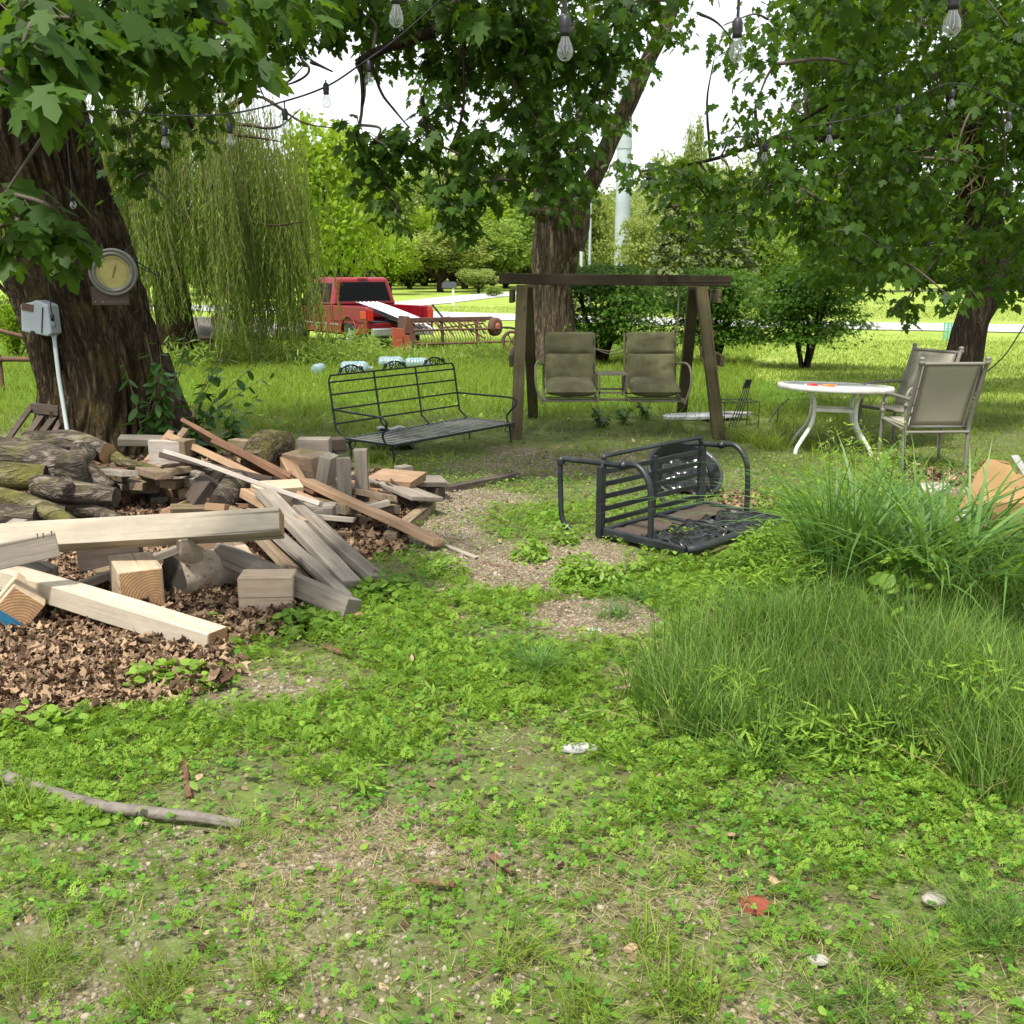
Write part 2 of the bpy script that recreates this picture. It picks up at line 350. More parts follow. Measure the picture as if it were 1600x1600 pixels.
def endmat():
    m, t, o = newmat('ringed_end_grain'); tcc = N(t, 'TexCoord'); mpp = N(t, 'Mapping'); mpp.inputs['Location'].default_value = (0, .055, .07); t.links.new(tcc.outputs['Object'], mpp.inputs[0]); v = mpp.outputs[0]
    wv = N(t, 'TexWave', wave_type='RINGS', rings_direction='X', i_Scale=22.0, i_Distortion=1.5, i_Detail=3.0); t.links.new(v, wv.inputs['Vector'])
    c = ramp(t, wv.outputs[0], [(.1, (.24, .125, .05)), (.6, (.37, .215, .095)), (1, (.42, .27, .14))])
    c = mixc(t, ramp(t, noise_tex(t, v, 13, 6, .7), [(.45, (0, 0, 0)), (.65, (.8, .8, .8))]), c, (.21, .13, .07))
    p = N(t, 'BsdfPrincipled', i_Roughness=.9); t.links.new(c, p.inputs['Base Color']); t.links.new(p.outputs[0], o.inputs[0]); return m
M_end = endmat()
for q_ in M_glassd.node_tree.nodes:
    if q_.type == 'BSDF_PRINCIPLED': q_.inputs['Specular IOR Level'].default_value = .12
# ------------------------------------------------------------------ ground masks (where the photo shows gravel, weeds, litter)
def blobs(px, py, L, soft=.5):
    o = np.zeros_like(px)
    for cx, cy, rx, ry, v in L:
        r = np.sqrt(((px - cx) / rx) ** 2 + ((py - cy) / ry) ** 2); o = np.maximum(o, v * (1 - sst(1 - soft, 1 + soft * .6, r)))
    return o
GRAVEL = [(830, 890, 150, 45, 1), (700, 835, 80, 30, 1), (920, 965, 110, 32, 1), (760, 790, 90, 30, .8), (880, 725, 160, 26, .7), (600, 850, 40, 20, .4),
          (660, 1110, 60, 28, .5), (640, 1275, 110, 24, .6), (310, 1080, 60, 30, .7), (440, 1075, 90, 26, .8), (230, 1330, 300, 60, .5), (520, 1400, 500, 120, .4),
          (1050, 1415, 140, 26, .75), (1300, 1430, 90, 30, .6), (800, 1500, 700, 120, .42), (120, 1500, 250, 90, .4), (700, 1350, 260, 50, .45), (1420, 760, 120, 18, .5), (1330,1560,300,60,.5)]
LITTER = [(110, 1040, 262, 85, 1), (250, 960, 230, 70, 1), (120, 880, 330, 100, 1), (380, 840, 260, 60, 1), (560, 790, 120, 50, .9), (250, 770, 330, 60, .8), (30, 1110, 120, 40, .8), (1160, 790, 70, 16, .5), (980, 655, 60, 8, .6), (1450, 750, 80, 14, .5)]
TALL = [(1300, 1080, 330, 110, 1), (1500, 1050, 260, 160, 1), (1130, 1110, 120, 70, 1), (1600, 1200, 130, 90, .9)]
def masks(x, y):
    px, py = pix(x, y, 0.0)
    g = blobs(px, py, GRAVEL); l = blobs(px, py, LITTER, .25); t = blobs(px, py, TALL, .3)
    n = fbm(x, y, .55, 3)
    g = np.clip(g * 1.05 + (n - .5) * 1.5 * (g > .02), 0, 1); l = np.clip(l * 1.3 + (fbm(x, y, .3, 9) - .5) * .9 * (l > .02) , 0, 1)
    return px, py, g, np.where(l > .45, 1.0, 0.0) * l, t
# ground sheet
def axis(parts):
    a = []
    for lo, hi, st in parts: a.append(np.arange(lo, hi, st))
    return np.concatenate(a)
xs = axis([(-700, -100, 60), (-100, -20, 8), (-20, -6, 1.0), (-6, 6, .06), (6, 20, 1.0), (20, 100, 8), (100, 701, 60)])
ys = axis([(-60, -4, 4), (-4, 1.6, .4), (1.6, 10, .06), (10, 30, .7), (30, 110, 4), (110, 900, 30)])
X, Y = np.meshgrid(xs, ys, indexing='ij')
Z = gz(X, Y) + np.where((Y > 1) & (Y < 13) & (abs(X) < 9), (fbm(X, Y, .5, 5) - .5) * .05 + (vnoise(X, Y, .12, 6) - .5) * .012, 0)
nx, ny = len(xs), len(ys); ii, jj = np.meshgrid(np.arange(nx - 1), np.arange(ny - 1), indexing='ij'); a0 = ii * ny + jj
loops = np.stack([a0, a0 + ny, a0 + ny + 1, a0 + 1], -1).reshape(-1)
me = npmesh('ground', np.stack([X, Y, Z], -1).reshape(-1, 3), loops, np.arange(0, len(loops), 4), None, True)
near = (Y > 1.2) & (Y < 12)
px_, py_, g_, l_, t_ = masks(X, np.maximum(Y, 1.2))
veg = np.where(near, np.clip(1 - g_ - l_, 0, 1), 1.0)
veg = np.where(Y < 1.2, .5, veg)
for nm, arr in (('veg', veg), ('litter', np.where(near, l_, 0)), ('near', 1 - sst(11, 14, Y)), ('mown', np.where((X > 4.2 + .0 * Y), 1, 0) * sst(10, 15, Y) + sst(29, 33, Y))):
    at = me.attributes.new(nm, 'FLOAT', 'POINT'); at.data.foreach_set('value', np.ascontiguousarray(np.clip(arr, 0, 1).ravel(), np.float32))
m, t, o = newmat('ground_soil_and_lawn')
tc = N(t, 'TexCoord'); v = tc.outputs['Object']
vor = N(t, 'TexVoronoi', i_Scale=75); t.links.new(v, vor.inputs['Vector'])
vf = N(t, 'TexVoronoi', feature='DISTANCE_TO_EDGE', i_Scale=75); t.links.new(v, vf.inputs['Vector'])
sep = N(t, 'SeparateColor'); t.links.new(vor.outputs['Color'], sep.inputs[0])
gr = ramp(t, sep.outputs[0], [(0, (.12, .09, .06)), (.5, (.25, .20, .14)), (1, (.42, .36, .28))])
edge = ramp(t, vf.outputs[0], [(0, (.5, .46, .42)), (.10, (1, 1, 1))]); gr = mixc(t, 1, gr, edge, 'MULTIPLY')
soil = ramp(t, noise_tex(t, v, 14, 8, .7), [(.3, (.085, .062, .04)), (.7, (.25, .20, .13))])
gr = mixc(t, ramp(t, noise_tex(t, v, 5, 6, .7), [(.4, (0, 0, 0)), (.55, (1, 1, 1))]), soil, gr)
A = lambda n_: N(t, 'Attribute', attribute_name=n_).outputs['Fac']
under = ramp(t, noise_tex(t, v, 9, 8, .75), [(.35, (.085, .07, .035)), (.5, (.085, .13, .025)), (.65, (.12, .21, .03))])
nearc = mixc(t, ramp(t, A('veg'), [(.35, (0, 0, 0)), (.8, (.75, .75, .75))]), gr, under)
nearc = mixc(t, A('litter'), nearc, (.07, .045, .03))
lawn = ramp(t, noise_tex(t, v, 1.3, 10, .8), [(.3, (.055, .12, .012)), (.7, (.13, .23, .025))])
mown = ramp(t, noise_tex(t, v, .55, 12, .8), [(.3, (.15, .23, .03)), (.52, (.25, .33, .06)), (.72, (.38, .40, .13))])
lawn = mixc(t, A('mown'), lawn, mown)
c = mixc(t, A('near'), lawn, nearc)
p = N(t, 'BsdfPrincipled', i_Roughness=.95); p.inputs['Specular IOR Level'].default_value = .1; t.links.new(c, p.inputs['Base Color'])
hh = N(t, 'Math', operation='ADD'); t.links.new(noise_tex(t, v, 110, 4, .7), hh.inputs[0]); t.links.new(noise_tex(t, v, 30, 6, .7), hh.inputs[1])
t.links.new(bump(t, hh.outputs[0], .7, .012), p.inputs['Normal']); t.links.new(p.outputs[0], o.inputs[0])
tag(link('ground', me, m), kind='structure')
# roads
def strip(name, pts, w, mat, z=.02):
    pts = cr([(x, y, 0) for x, y in pts], 14); L = []; 
    for i, p in enumerate(pts):
        tn = (pts[min(i + 1, len(pts) - 1)] - pts[max(i - 1, 0)]).normalized(); nn = Vector((-tn.y, tn.x, 0))
        for q in np.linspace(-w / 2, w / 2, 7): pp = p + nn * q; L.append((pp.x, pp.y, float(gz(pp.x, pp.y)) + z))
    b = MB(); b.add(L, [(i * 7 + j, i * 7 + j + 1, (i + 1) * 7 + j + 1, (i + 1) * 7 + j) for i in range(len(pts) - 1) for j in range(6)], True)
    tag(b.build(name, mat), kind='structure')
M_road = plain('pale_gravel_road', (.44, .42, .41), .9, sc=2.5, var=.14, bmp=.3)
strip('road', [(60, 20), (30, 33.5), (17, 38.5), (9, 42), (0, 48), (-10, 55), (-30, 66), (-70, 80)], 6.0, M_road, .03)
strip('driveway', [(-9, 60), (-6.0, 68), (-2.5, 80), (3, 92), (14, 98), (40, 96), (80, 96)], 4.2, M_road, .035)
# ------------------------------------------------------------------ leaf templates (unit length along +Y)
def sym(half): return half
_mh = [(0, 0), (.26, -.10), (.20, .10), (.52, .22), (.34, .34), (.42, .58), (.17, .50), (.20, .74), (0, 1.0)]
def folded(h, fold=.18, droop=.22):
    V = []; n = len(h)
    for x, y in h: V.append((x, y, -fold * abs(x) - droop * y * y))
    for x, y in h[1:-1]: V.append((-x, y, -fold * abs(x) - droop * y * y))
    right = tuple(range(n)); left = (0,) + tuple(range(n, 2 * n - 2)) + (n - 1,)
    return V, [right, left[::-1]]
L_maple = folded(_mh)
L_oval = folded([(0, 0), (.20, .22), (.24, .5), (.14, .8), (0, 1)], .35, .3)
L_round = folded([(0, 0), (.34, .04), (.50, .38), (.36, .78), (0, 1)], .2, .12)
L_lance = folded([(0, 0), (.085, .3), (.075, .65), (0, 1)], .3, .3)
L_dia = ([(0, 0, 0), (.32, .5, -.08), (0, 1, -.12), (-.32, .5, -.08)], [(0, 1, 2), (0, 2, 3)])
L_lace = folded([(0, 0), (.38, .10), (.10, .26), (.44, .52), (.09, .50), (0, 1.0)], .1, .25)
def leafcloud(name, tmpl, pos, az, pitch, roll, size, mat, parent, rnd=None):
    rnd = rng.random(len(pos)) if rnd is None else rnd
    me = inst(name, tmpl[0], tmpl[1], rotm(az, pitch, roll, size), np.asarray(pos, float), rnd)
    return link(name, me, mat, parent)
def trunk(mb, pts, rs, n=40, sub=14, ridge=.05, seed=0, flare=0, fr=7):
    path = cr(pts, sub); m = len(path); rad = lerpr(rs, m); ref = None; vs = []; arc = 0
    for i, p in enumerate(path):
        tn = (path[min(i + 1, m - 1)] - path[max(i - 1, 0)]).normalized()
        if i: arc += (p - path[i - 1]).length
        if ref is None: ref = (Vector((1, 0, 0)) - tn * tn.x).normalized()
        ref = (ref - tn * ref.dot(tn)).normalized(); b = tn.cross(ref)
        for k in range(n):
            a = 2 * PI * k / n; ca, sa = math.cos(a), math.sin(a)
            w_ = a + .15 * math.sin(arc * 1.7 + seed)
            q = noise.noise(Vector((math.cos(w_) * fr * rad[0] + seed, math.sin(w_) * fr * rad[0], arc * (.9 + fr * .05))))
            q2 = noise.noise(Vector((math.cos(a) * 1.3 + seed, math.sin(a) * 1.3, arc * .5)))
            rr = rad[i] * (1 + .12 * q2) + ridge * (1 - abs(q) * 3.2) * .6
            if flare: rr += flare * math.exp(-arc * 2.2) * (.6 + .6 * math.sin(a * 4 + seed))
            vs.append(p + ref * ca * rr + b * sa * rr)
    mb.add(vs, [(i * n + k, i * n + (k + 1) % n, (i + 1) * n + (k + 1) % n, (i + 1) * n + k) for i in range(m - 1) for k in range(n)], True)
    return path
def canopy(name, clumps, size, mat, parent, anchors, tmpl=None, per=7, dens=1.0, spread=.17, twig=.010, twigmat=None, flat=.8, droop=(.2, 1.2)):
    """clumps: (px, py, depth, radius px, count). Leaf groups in real space round each, each clump carried by a branch."""
    tmpl = tmpl or L_maple; cs = []
    for cx, cy, d, r, k in clumps:
        c = P(cx, cy, d); cs.append((c, r * c.y / 1600.0, k))
    tw = MB(); pos = []; az = []; pt = []; rl = []; sz = []; rv = []
    for i, (c, r, k) in enumerate(cs):
        best, bd = None, 1e9
        for j, (c2, r2, _) in enumerate(cs):
            if j != i and c2.z > c.z + .08 and (c2 - c).length < bd: best, bd = c2, (c2 - c).length
        for a_ in anchors:
            if (a_ - c).length * .8 < bd: best, bd = a_, (a_ - c).length * .8
        if best is not None and bd < (1.3 if c.y < 12 else 3.0):
            mid = (c + best) / 2 + Vector((random.uniform(-.1, .1), random.uniform(-.1, .1), .12 * bd))
            tw.tube(cr([best, mid, c], 5), lerpr([twig * (1.6 + bd), twig * .8], 11), 5, wob=.3)
        ng = max(1, int(k * dens))
        for g in range(ng):
            u = Vector(rng.normal(0, 1, 3)); u.normalize(); u *= r * random.random() ** .45
            u.z *= flat; u.y *= 1.0; gp = c + u
            if g % 3 == 0:
                tw.tube([c, (c + gp) / 2 + Vector((0, 0, .06)), gp], [twig * .6, twig * .4, twig * .2], 3, cap=False)
            n = per + random.randint(-2, 2); base_az = random.uniform(0, 2 * PI); rb = random.random()
            for q in range(n):
                a = base_az + q * 2.4 + random.uniform(-.5, .5); o_ = random.uniform(.02, 1) * spread
                pos.append(gp + Vector((math.cos(a) * o_, math.sin(a) * o_, random.uniform(-.5, .5) * spread)))
                az.append(a); pt.append(-random.uniform(*droop)); rl.append(random.gauss(0, .45)); sz.append(size * random.uniform(.65, 1.2)); rv.append(min(1, max(0, .6 * rb + .4 * random.random())))
    if twigmat is not None: tw.build('branch', twigmat, parent)
    return leafcloud('crown', tmpl, np.array(pos), np.array(az), np.array(pt), np.array(rl), np.array(sz), mat, parent, np.array(rv))
# ------------------------------------------------------------------ big leaning maple on the left
T1 = empty('maple_tree', 'huge leaning maple trunk with mossy bark, clock-like dial and grey box fixed on it', 'tree')
tb = MB(); D1 = 9.6
tpts = [P(172, 715, D1) - Vector((0, 0, .2)), P(168, 690, D1), P(163, 600, D1), P(135, 500, D1), P(100, 400, D1), P(62, 300, D1 - .1), P(18, 150, D1 - .2), P(-30, 0, D1 - .3), P(-90, -180, D1 - .5), P(-130, -420, D1 - .8)]
path1 = trunk(tb, tpts, [.72, .66, .56, .54, .55, .52, .50, .49, .46, .40], n=280, sub=26, ridge=.075, seed=3, flare=.06, fr=14)
trunk(tb, [P(235, 560, 9.5), P(262, 640, 9.4), P(288, 695, 9.3), P(310, 720, 9.2)], [.15, .17, .19, .18], n=40, sub=8, ridge=.03, seed=8)
tb.build('trunk', M_bark, T1)
lb = MB(); lim1 = cr([P(-60, -120, 9.1), P(120, -230, 8.6), P(330, -190, 8.1), P(560, -120, 7.8), P(800, -150, 7.6), P(1000, -160, 7.4)], 6)
lb = MB(); lb.tube(lim1, lerpr([.20, .06], len(lim1)), 12, wob=.2); lb.build('limb', M_bark3, T1)
lim2 = cr([P(-60, -60, 9.1), P(60, -180, 7), P(140, -260, 5.2), P(230, -200, 4.3), P(330, -120, 4.0)], 6); lb = MB(); lb.tube(lim2, lerpr([.16, .03], len(lim2)), 10, wob=.2); lb.build('limb', M_bark3, T1)
lim3 = cr([P(60, 100, 9.2), P(170, 60, 8.8), P(260, 120, 8.5), P(300, 200, 8.3)], 6); lb = MB(); lb.tube(lim3, lerpr([.07, .015], len(lim3)), 8, wob=.2); lb.build('limb', M_bark3, T1)
hook = cr([P(760, -60, 7.6), P(690, 40, 7.5), P(620, 68, 7.5), P(575, 88, 7.5), P(556, 98, 7.5)], 5); lb = MB(); lb.tube(hook, lerpr([.05, .022], len(hook)), 8, wob=.3); lb.build('limb', M_bark3, T1)
for pl in ([(562, 95), (566, 140), (563, 190), (554, 225), (580, 260)], [(578, 88), (585, 115), (596, 145), (610, 165), (640, 200)], [(725, 20), (724, 110), (722, 180), (700, 240)], [(660, 150), (665, 200), (680, 250), (690, 300)]):
    q = cr([P(a, b, 7.5) for a, b in pl], 4); lb = MB(); lb.tube(q, lerpr([.016, .006], len(q)), 5, wob=.5); lb.build('branchlet', M_bark3, T1)
for pl in ([(462, 60), (470, 90), (482, 105), (478, 118), (455, 130), (430, 135)], [(485, 96), (505, 105), (520, 112)]):
    q = cr([P(a, b, 12) for a, b in pl], 4); lb = MB(); lb.tube(q, lerpr([.022, .008], len(q)), 5, wob=.5); lb.build('branchlet', M_bark3, T1)
near1 = [(20, 25, 3.9, 80, 7), (110, 30, 3.9, 80, 7), (60, 90, 3.7, 70, 7), (30, 110, 3.6, 40, 4), (50, 155, 3.5, 36, 3), (130, 85, 4.0, 60, 5), (200, 40, 4.1, 80, 8), (290, 20, 4.3, 80, 8), (350, 70, 4.2, 50, 6), (300, 90, 4.4, 45, 4), (400, 20, 5, 90, 9), (10, 300, 4.0, 40, 3),
         (30, 345, 4.0, 45, 4), (80, 370, 4.1, 36, 3), (8, 380, 4, 40, 3), (115, 380, 4.2, 18, 1), (240, 80, 4.5, 50, 5)]
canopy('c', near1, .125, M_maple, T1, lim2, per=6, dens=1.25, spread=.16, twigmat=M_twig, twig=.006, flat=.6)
mid1 = [(180, 110, 8.3, 80, 26), (240, 150, 8.4, 70, 26), (290, 190, 8.3, 50, 16), (200, 210, 8.4, 60, 24), (230, 270, 8.3, 42, 15), (200, 290, 8.2, 25, 7), (262, 310, 8.3, 18, 4), (170, 40, 8, 90, 26), (270, 80, 8, 80, 26), (350, 50, 8, 80, 26), (430, 20, 8, 70, 22), (330, 130, 8, 45, 10), (420, 75, 8, 40, 9), (455, 55, 8, 40, 8), (500, 15, 8, 60, 18), (560, 20, 7.8, 60, 20), (620, 40, 7.8, 65, 26), (590, 90, 7.7, 16, 3), (680, 50, 7.7, 70, 28), (750, 40, 7.6, 70, 28), (740, 110, 7.6, 60, 20), (820, 40, 7.5, 80, 32), (800, 120, 7.5, 60, 22), (860, 110, 7.5, 60, 22), (900, 40, 7.5, 80, 30), (950, 100, 7.5, 55, 18), (980, 30, 7.5, 70, 22), (1040, 0, 7.4, 40, 6),
        (945, 150, 7.5, 30, 5), (900, 180, 7.5, 50, 14), (840, 190, 7.5, 45, 12), (700, 170, 7.6, 40, 8), (770, 190, 7.6, 50, 13), (655, 190, 7.6, 30, 6), (560, 195, 7.5, 22, 5), (590, 215, 7.5, 42, 14), (575, 250, 7.5, 35, 9), (630, 240, 7.5, 48, 15), (600, 290, 7.5, 42, 12), (620, 325, 7.5, 30, 8), (634, 350, 7.5, 15, 3), (555, 290, 7.5, 20, 3), (680, 230, 7.5, 45, 13), (700, 280, 7.5, 45, 15), (735, 250, 7.5, 50, 15), (745, 310, 7.4, 40, 12), (740, 350, 7.4, 28, 7), (705, 320, 7.4, 35, 10), (690, 350, 7.4, 16, 3), (780, 280, 7.4, 38, 9), (800, 235, 7.4, 38, 9), (850, 240, 7.4, 50, 14), (860, 285, 7.4, 38, 9), (885, 250, 7.4, 40, 10), (905, 225, 7.4, 30, 6), (830, 300, 7.4, 12, 2)]
mid1 = [(a, b, c_, r_, k_ if b < 110 and a < 900 else max(2, int(k_ * .72))) for a, b, c_, r_, k_ in mid1]
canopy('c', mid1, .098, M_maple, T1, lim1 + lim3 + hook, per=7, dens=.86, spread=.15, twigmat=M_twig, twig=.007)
over1 = [(random.uniform(-300, 1100), random.uniform(-700, -60), random.uniform(6.5, 10), 150, 26) for _ in range(34)]  # unseen crown clumps above the frame, added to shade the ground
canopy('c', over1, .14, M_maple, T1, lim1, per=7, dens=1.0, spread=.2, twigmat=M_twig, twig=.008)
# ------------------------------------------------------------------ middle forked maple
T2 = empty('maple_tree', 'forked maple with thick ridged trunk standing behind the swing', 'tree', (0, 0, 0))
tb = MB(); D2 = 20.5
p2 = trunk(tb, [P(867, 560, D2), P(866, 520, D2), P(862, 450, D2), P(868, 400, D2), P(870, 362, D2), P(862, 320, D2), P(852, 250, D2), P(848, 170, D2), P(842, 60, D2), P(836, -80, D2)], [.50, .41, .37, .44, .43, .31, .22, .19, .17, .13], n=110, sub=16, ridge=.05, seed=1, fr=11)
p3 = trunk(tb, [P(888, 385, D2), P(900, 350, D2), P(908, 310, D2), P(932, 270, D2), P(955, 215, D2), P(985, 155, D2), P(1012, 95, D2), P(1045, 30, D2), P(1072, -60, D2)], [.30, .28, .20, .165, .16, .155, .14, .12, .09], n=40, sub=8, ridge=.03, seed=5)
tb.tube([P(850, 335, D2 - .3), P(835, 330, D2 - .5), P(826, 328, D2 - .6)], [.16, .11, .08], 10, wob=.4)
tb.build('trunk', M_bark2, T2)
c2 = [(830, 20, 20, 110, 50), (920, 0, 20, 90, 34), (760, 60, 20, 100, 45), (870, 110, 20, 80, 40), (930, 70, 19.6, 60, 22), (1020, 20, 20, 40, 12), (720, 110, 20, 80, 30), (800, 170, 20, 60, 22), (880, 200, 19.6, 60, 26), (945, 130, 19.6, 40, 10), (700, 20, 20, 90, 40), (600, 10, 20, 80, 26), (640, 110, 20, 60, 9), (590, 100, 20, 45, 5), (930, 190, 20, 30, 6), (905, 300, 19.6, 32, 10), (885, 330, 19.6, 24, 7), (860, 230, 19.4, 40, 18), (820, 240, 19.4, 34, 12), (870, 280, 19.4, 34, 14), (960, 200, 19.4, 22, 6), (1000, 100, 19.4, 24, 6), (1045, 50, 19.4, 22, 6), (1060, 60, 20, 28, 5), (850, -160, 20, 220, 110), (1000, -160, 20, 140, 40)]  # the last two clumps, above the frame, are added for ground shade
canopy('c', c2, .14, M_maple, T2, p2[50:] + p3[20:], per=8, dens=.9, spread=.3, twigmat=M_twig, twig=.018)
# ------------------------------------------------------------------ right maple
T3 = empty('maple_tree', 'dark maple with smooth curved trunk and low drooping crown right of the patio chairs', 'tree')
tb = MB(); D3 = 14.5
p4 = trunk(tb, [P(1494, 606, D3), P(1503, 570, D3), P(1519, 500, D3), P(1545, 440, D3), P(1540, 360, D3), P(1515, 270, D3), P(1505, 160, D3), P(1520, 40, D3), P(1540, -120, D3)], [.30, .25, .22, .25, .24, .22, .2, .17, .12], n=48, sub=8, ridge=.018, seed=2)
tb.build('trunk', M_bark3, T3)
lb = MB(); br = []
for pl, d, r0 in (([(1515, 60), (1480, 120), (1430, 170), (1380, 205), (1310, 215), (1200, 222), (1110, 250), (1000, 268)], 12, .06), ([(1510, 170), (1450, 240), (1380, 290), (1330, 330), (1300, 370)], 11.5, .05), ([(1500, 100), (1440, 130), (1330, 150), (1250, 190)], 12, .05), ([(1535, 300), (1480, 350), (1440, 400), (1425, 470)], 12.5, .03), ([(1520, 160), (1490, 40), (1440, -60)], 11, .07), ([(1530, 200), (1590, 120), (1700, 40)], 12, .06)):
    q = cr([P(a, b, D3 - (D3 - d) * min(1, i / 2)) for i, (a, b) in enumerate(pl)], 6); lb.tube(q, lerpr([r0, .012], len(q)), 7, wob=.3); br += q
lb.build('limb', M_bark3, T3)
tb = MB()
for _ in range(60):      # dead twigs round the trunk
    c = P(random.uniform(1460, 1560), random.uniform(130, 300), D3 - random.uniform(.3, .9)); q = [c]
    d = Vector((random.uniform(-1, 1), random.uniform(-.4, .2), random.uniform(-1.2, .1)))
    for _ in range(5): d = (d + Vector(rng.normal(0, .5, 3))).normalized(); q.append(q[-1] + d * random.uniform(.08, .2))
    tb.tube(q, lerpr([.012, .004], 6), 3, cap=False)
tb.build('dead_twigs', M_wtwig, T3)
c3 = []
for x, y, r, k in ((1130, 40, 40, 4), (1090, 20, 30, 3), (1115, 95, 30, 4), (1150, 70, 45, 8), (1200, 30, 60, 14), (1210, 100, 55, 12), (1280, 30, 75, 26), (1290, 110, 60, 20), (1360, 50, 80, 32), (1440, 40, 80, 32), (1520, 50, 80, 32), (1590, 60, 70, 26), (1370, 130, 70, 26), (1450, 120, 70, 26), (1560, 150, 70, 24), (1180, 170, 45, 9), (1240, 160, 55, 18), (1300, 190, 60, 22), (1370, 200, 60, 22), (1440, 200, 50, 16), (1590, 220, 50, 16), (1140, 215, 35, 8), (1190, 230, 50, 15), (1250, 240, 55, 18), (975, 262, 20, 4), (1005, 275, 30, 8), (1045, 270, 35, 10), (1085, 285, 38, 12), (1060, 320, 30, 8), (1045, 345, 16, 3), (1105, 330, 35, 10), (1100, 365, 14, 2), (1140, 290, 45, 14), (1160, 340, 35, 9), (1130, 370, 14, 2), (1200, 290, 50, 17), (1260, 300, 55, 19), (1320, 270, 55, 19), (1390, 270, 55, 20), (1210, 350, 35, 9), (1290, 360, 50, 15), (1350, 340, 50, 17), (1420, 330, 55, 19), (1490, 250, 45, 10), (1570, 300, 60, 22), (1600, 370, 50, 18), (1480, 390, 50, 18), (1540, 380, 45, 14), (1390, 400, 45, 14), (1340, 410, 40, 11), (1440, 440, 35, 9), (1415, 470, 22, 4), (1412, 495, 12, 2), (1370, 445, 22, 4), (1500, 440, 35, 8), (1560, 430, 45, 12), (1595, 440, 40, 9), (1492, 470, 20, 3)):
    c3.append((x, y, random.uniform(9.0, 12.5), r, k))
c3 = [(a, b, c_, r_, k_ if a > 1240 else max(2, int(k_ * (.6 if b < 200 else .85)))) for a, b, c_, r_, k_ in c3]
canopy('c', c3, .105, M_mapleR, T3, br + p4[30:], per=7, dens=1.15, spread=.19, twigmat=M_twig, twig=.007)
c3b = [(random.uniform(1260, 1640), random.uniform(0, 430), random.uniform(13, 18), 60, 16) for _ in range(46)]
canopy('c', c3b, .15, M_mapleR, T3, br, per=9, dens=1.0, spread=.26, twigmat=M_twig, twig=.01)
over3 = [(random.uniform(1230, 2100), random.uniform(-500, -20), random.uniform(9, 17), 130, 30) for _ in range(26)] + [(random.uniform(1650, 2200), random.uniform(0, 350), random.uniform(10, 16), 110, 22) for _ in range(14)]  # unseen crown beyond the frame, added so its shade falls on the lawn
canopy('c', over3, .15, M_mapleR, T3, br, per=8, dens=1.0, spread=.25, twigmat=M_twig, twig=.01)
# ------------------------------------------------------------------ weeping willow
T4 = empty('willow_tree', 'weeping willow with long yellowish strands hanging beside the red truck', 'tree')
D4 = 21.5; tb = MB(); C4 = P(298, 520, D4); C4.z = -.2
p5 = trunk(tb, [P(275, 545, D4), P(272, 500, D4), P(262, 430, D4), P(246, 350, D4), P(252, 280, D4), P(290, 215, D4), P(310, 120, D4)], [.42, .36, .32, .30, .24, .18, .1], n=36, sub=8, ridge=.03, seed=4)
for pl in ([(262, 420), (285, 350), (330, 300), (340, 200)], [(300, 215), (370, 195), (430, 200), (470, 170)], [(330, 300), (360, 335), (420, 352), (478, 346)], [(290, 230), (330, 210), (400, 215), (440, 222)], [(270, 260), (220, 200), (180, 150)], [(310, 150), (380, 130), (440, 132), (478, 100)], [(340, 180), (400, 150), (470, 190), (520, 200)]):
    q = cr([P(a, b, D4 - .5 * i) for i, (a, b) in enumerate(pl)], 6); tb.tube(q, lerpr([.075, .035, .022, .008], len(q)), 7, wob=.6)
tb.build('trunk', M_bark, T4)
sp = []; sa = []; spt = []; srl = []; ss = []; srv = []; st = MB()
for k in range(1500):
    a = random.uniform(0, 2 * PI); rr = random.random() ** .42
    lump = 1 + .18 * math.sin(a * 5 + 1) + .1 * math.sin(a * 11)
    x = C4.x + math.cos(a) * rr * 2.3 * lump; y = C4.y + math.sin(a) * rr * 2.3 * lump
    z0 = 5.1 - 1.7 * rr ** 2.2 + random.uniform(-.5, .5)
    gx = pix(x, y, 1.0)[0]
    zend = random.choice([random.uniform(.2, 1.5), random.uniform(.0, .9), random.uniform(1.2, 2.8)])
    if gx < 330: zend = random.uniform(.7, 2.6)
    Lh = z0 - zend; n = max(6, int(Lh * 22)); zz = np.linspace(0, 1, n)
    wx = .16 * np.sin(zz * 5 + k) * zz + .12 * math.cos(a) * (1 - (1 - zz) ** 3); wy = .12 * np.cos(zz * 4 + k * 2) * zz + .12 * math.sin(a)
    pts = np.stack([x + wx, y + wy, z0 - Lh * zz + .35 * np.exp(-zz * 14)], 1)
    if k % 2 == 0: st.tube([Vector(q) for q in pts[::max(1, n // 8)]], .004, 3, cap=False)
    sp.append(pts); az = rng.uniform(0, 2 * PI, n); sa.append(az); spt.append(rng.uniform(-1.45, -.7, n)); srl.append(rng.normal(0, .6, n)); ss.append(rng.uniform(.07, .14, n)); srv.append(np.clip(rng.normal(random.random(), .15, n), 0, 1))
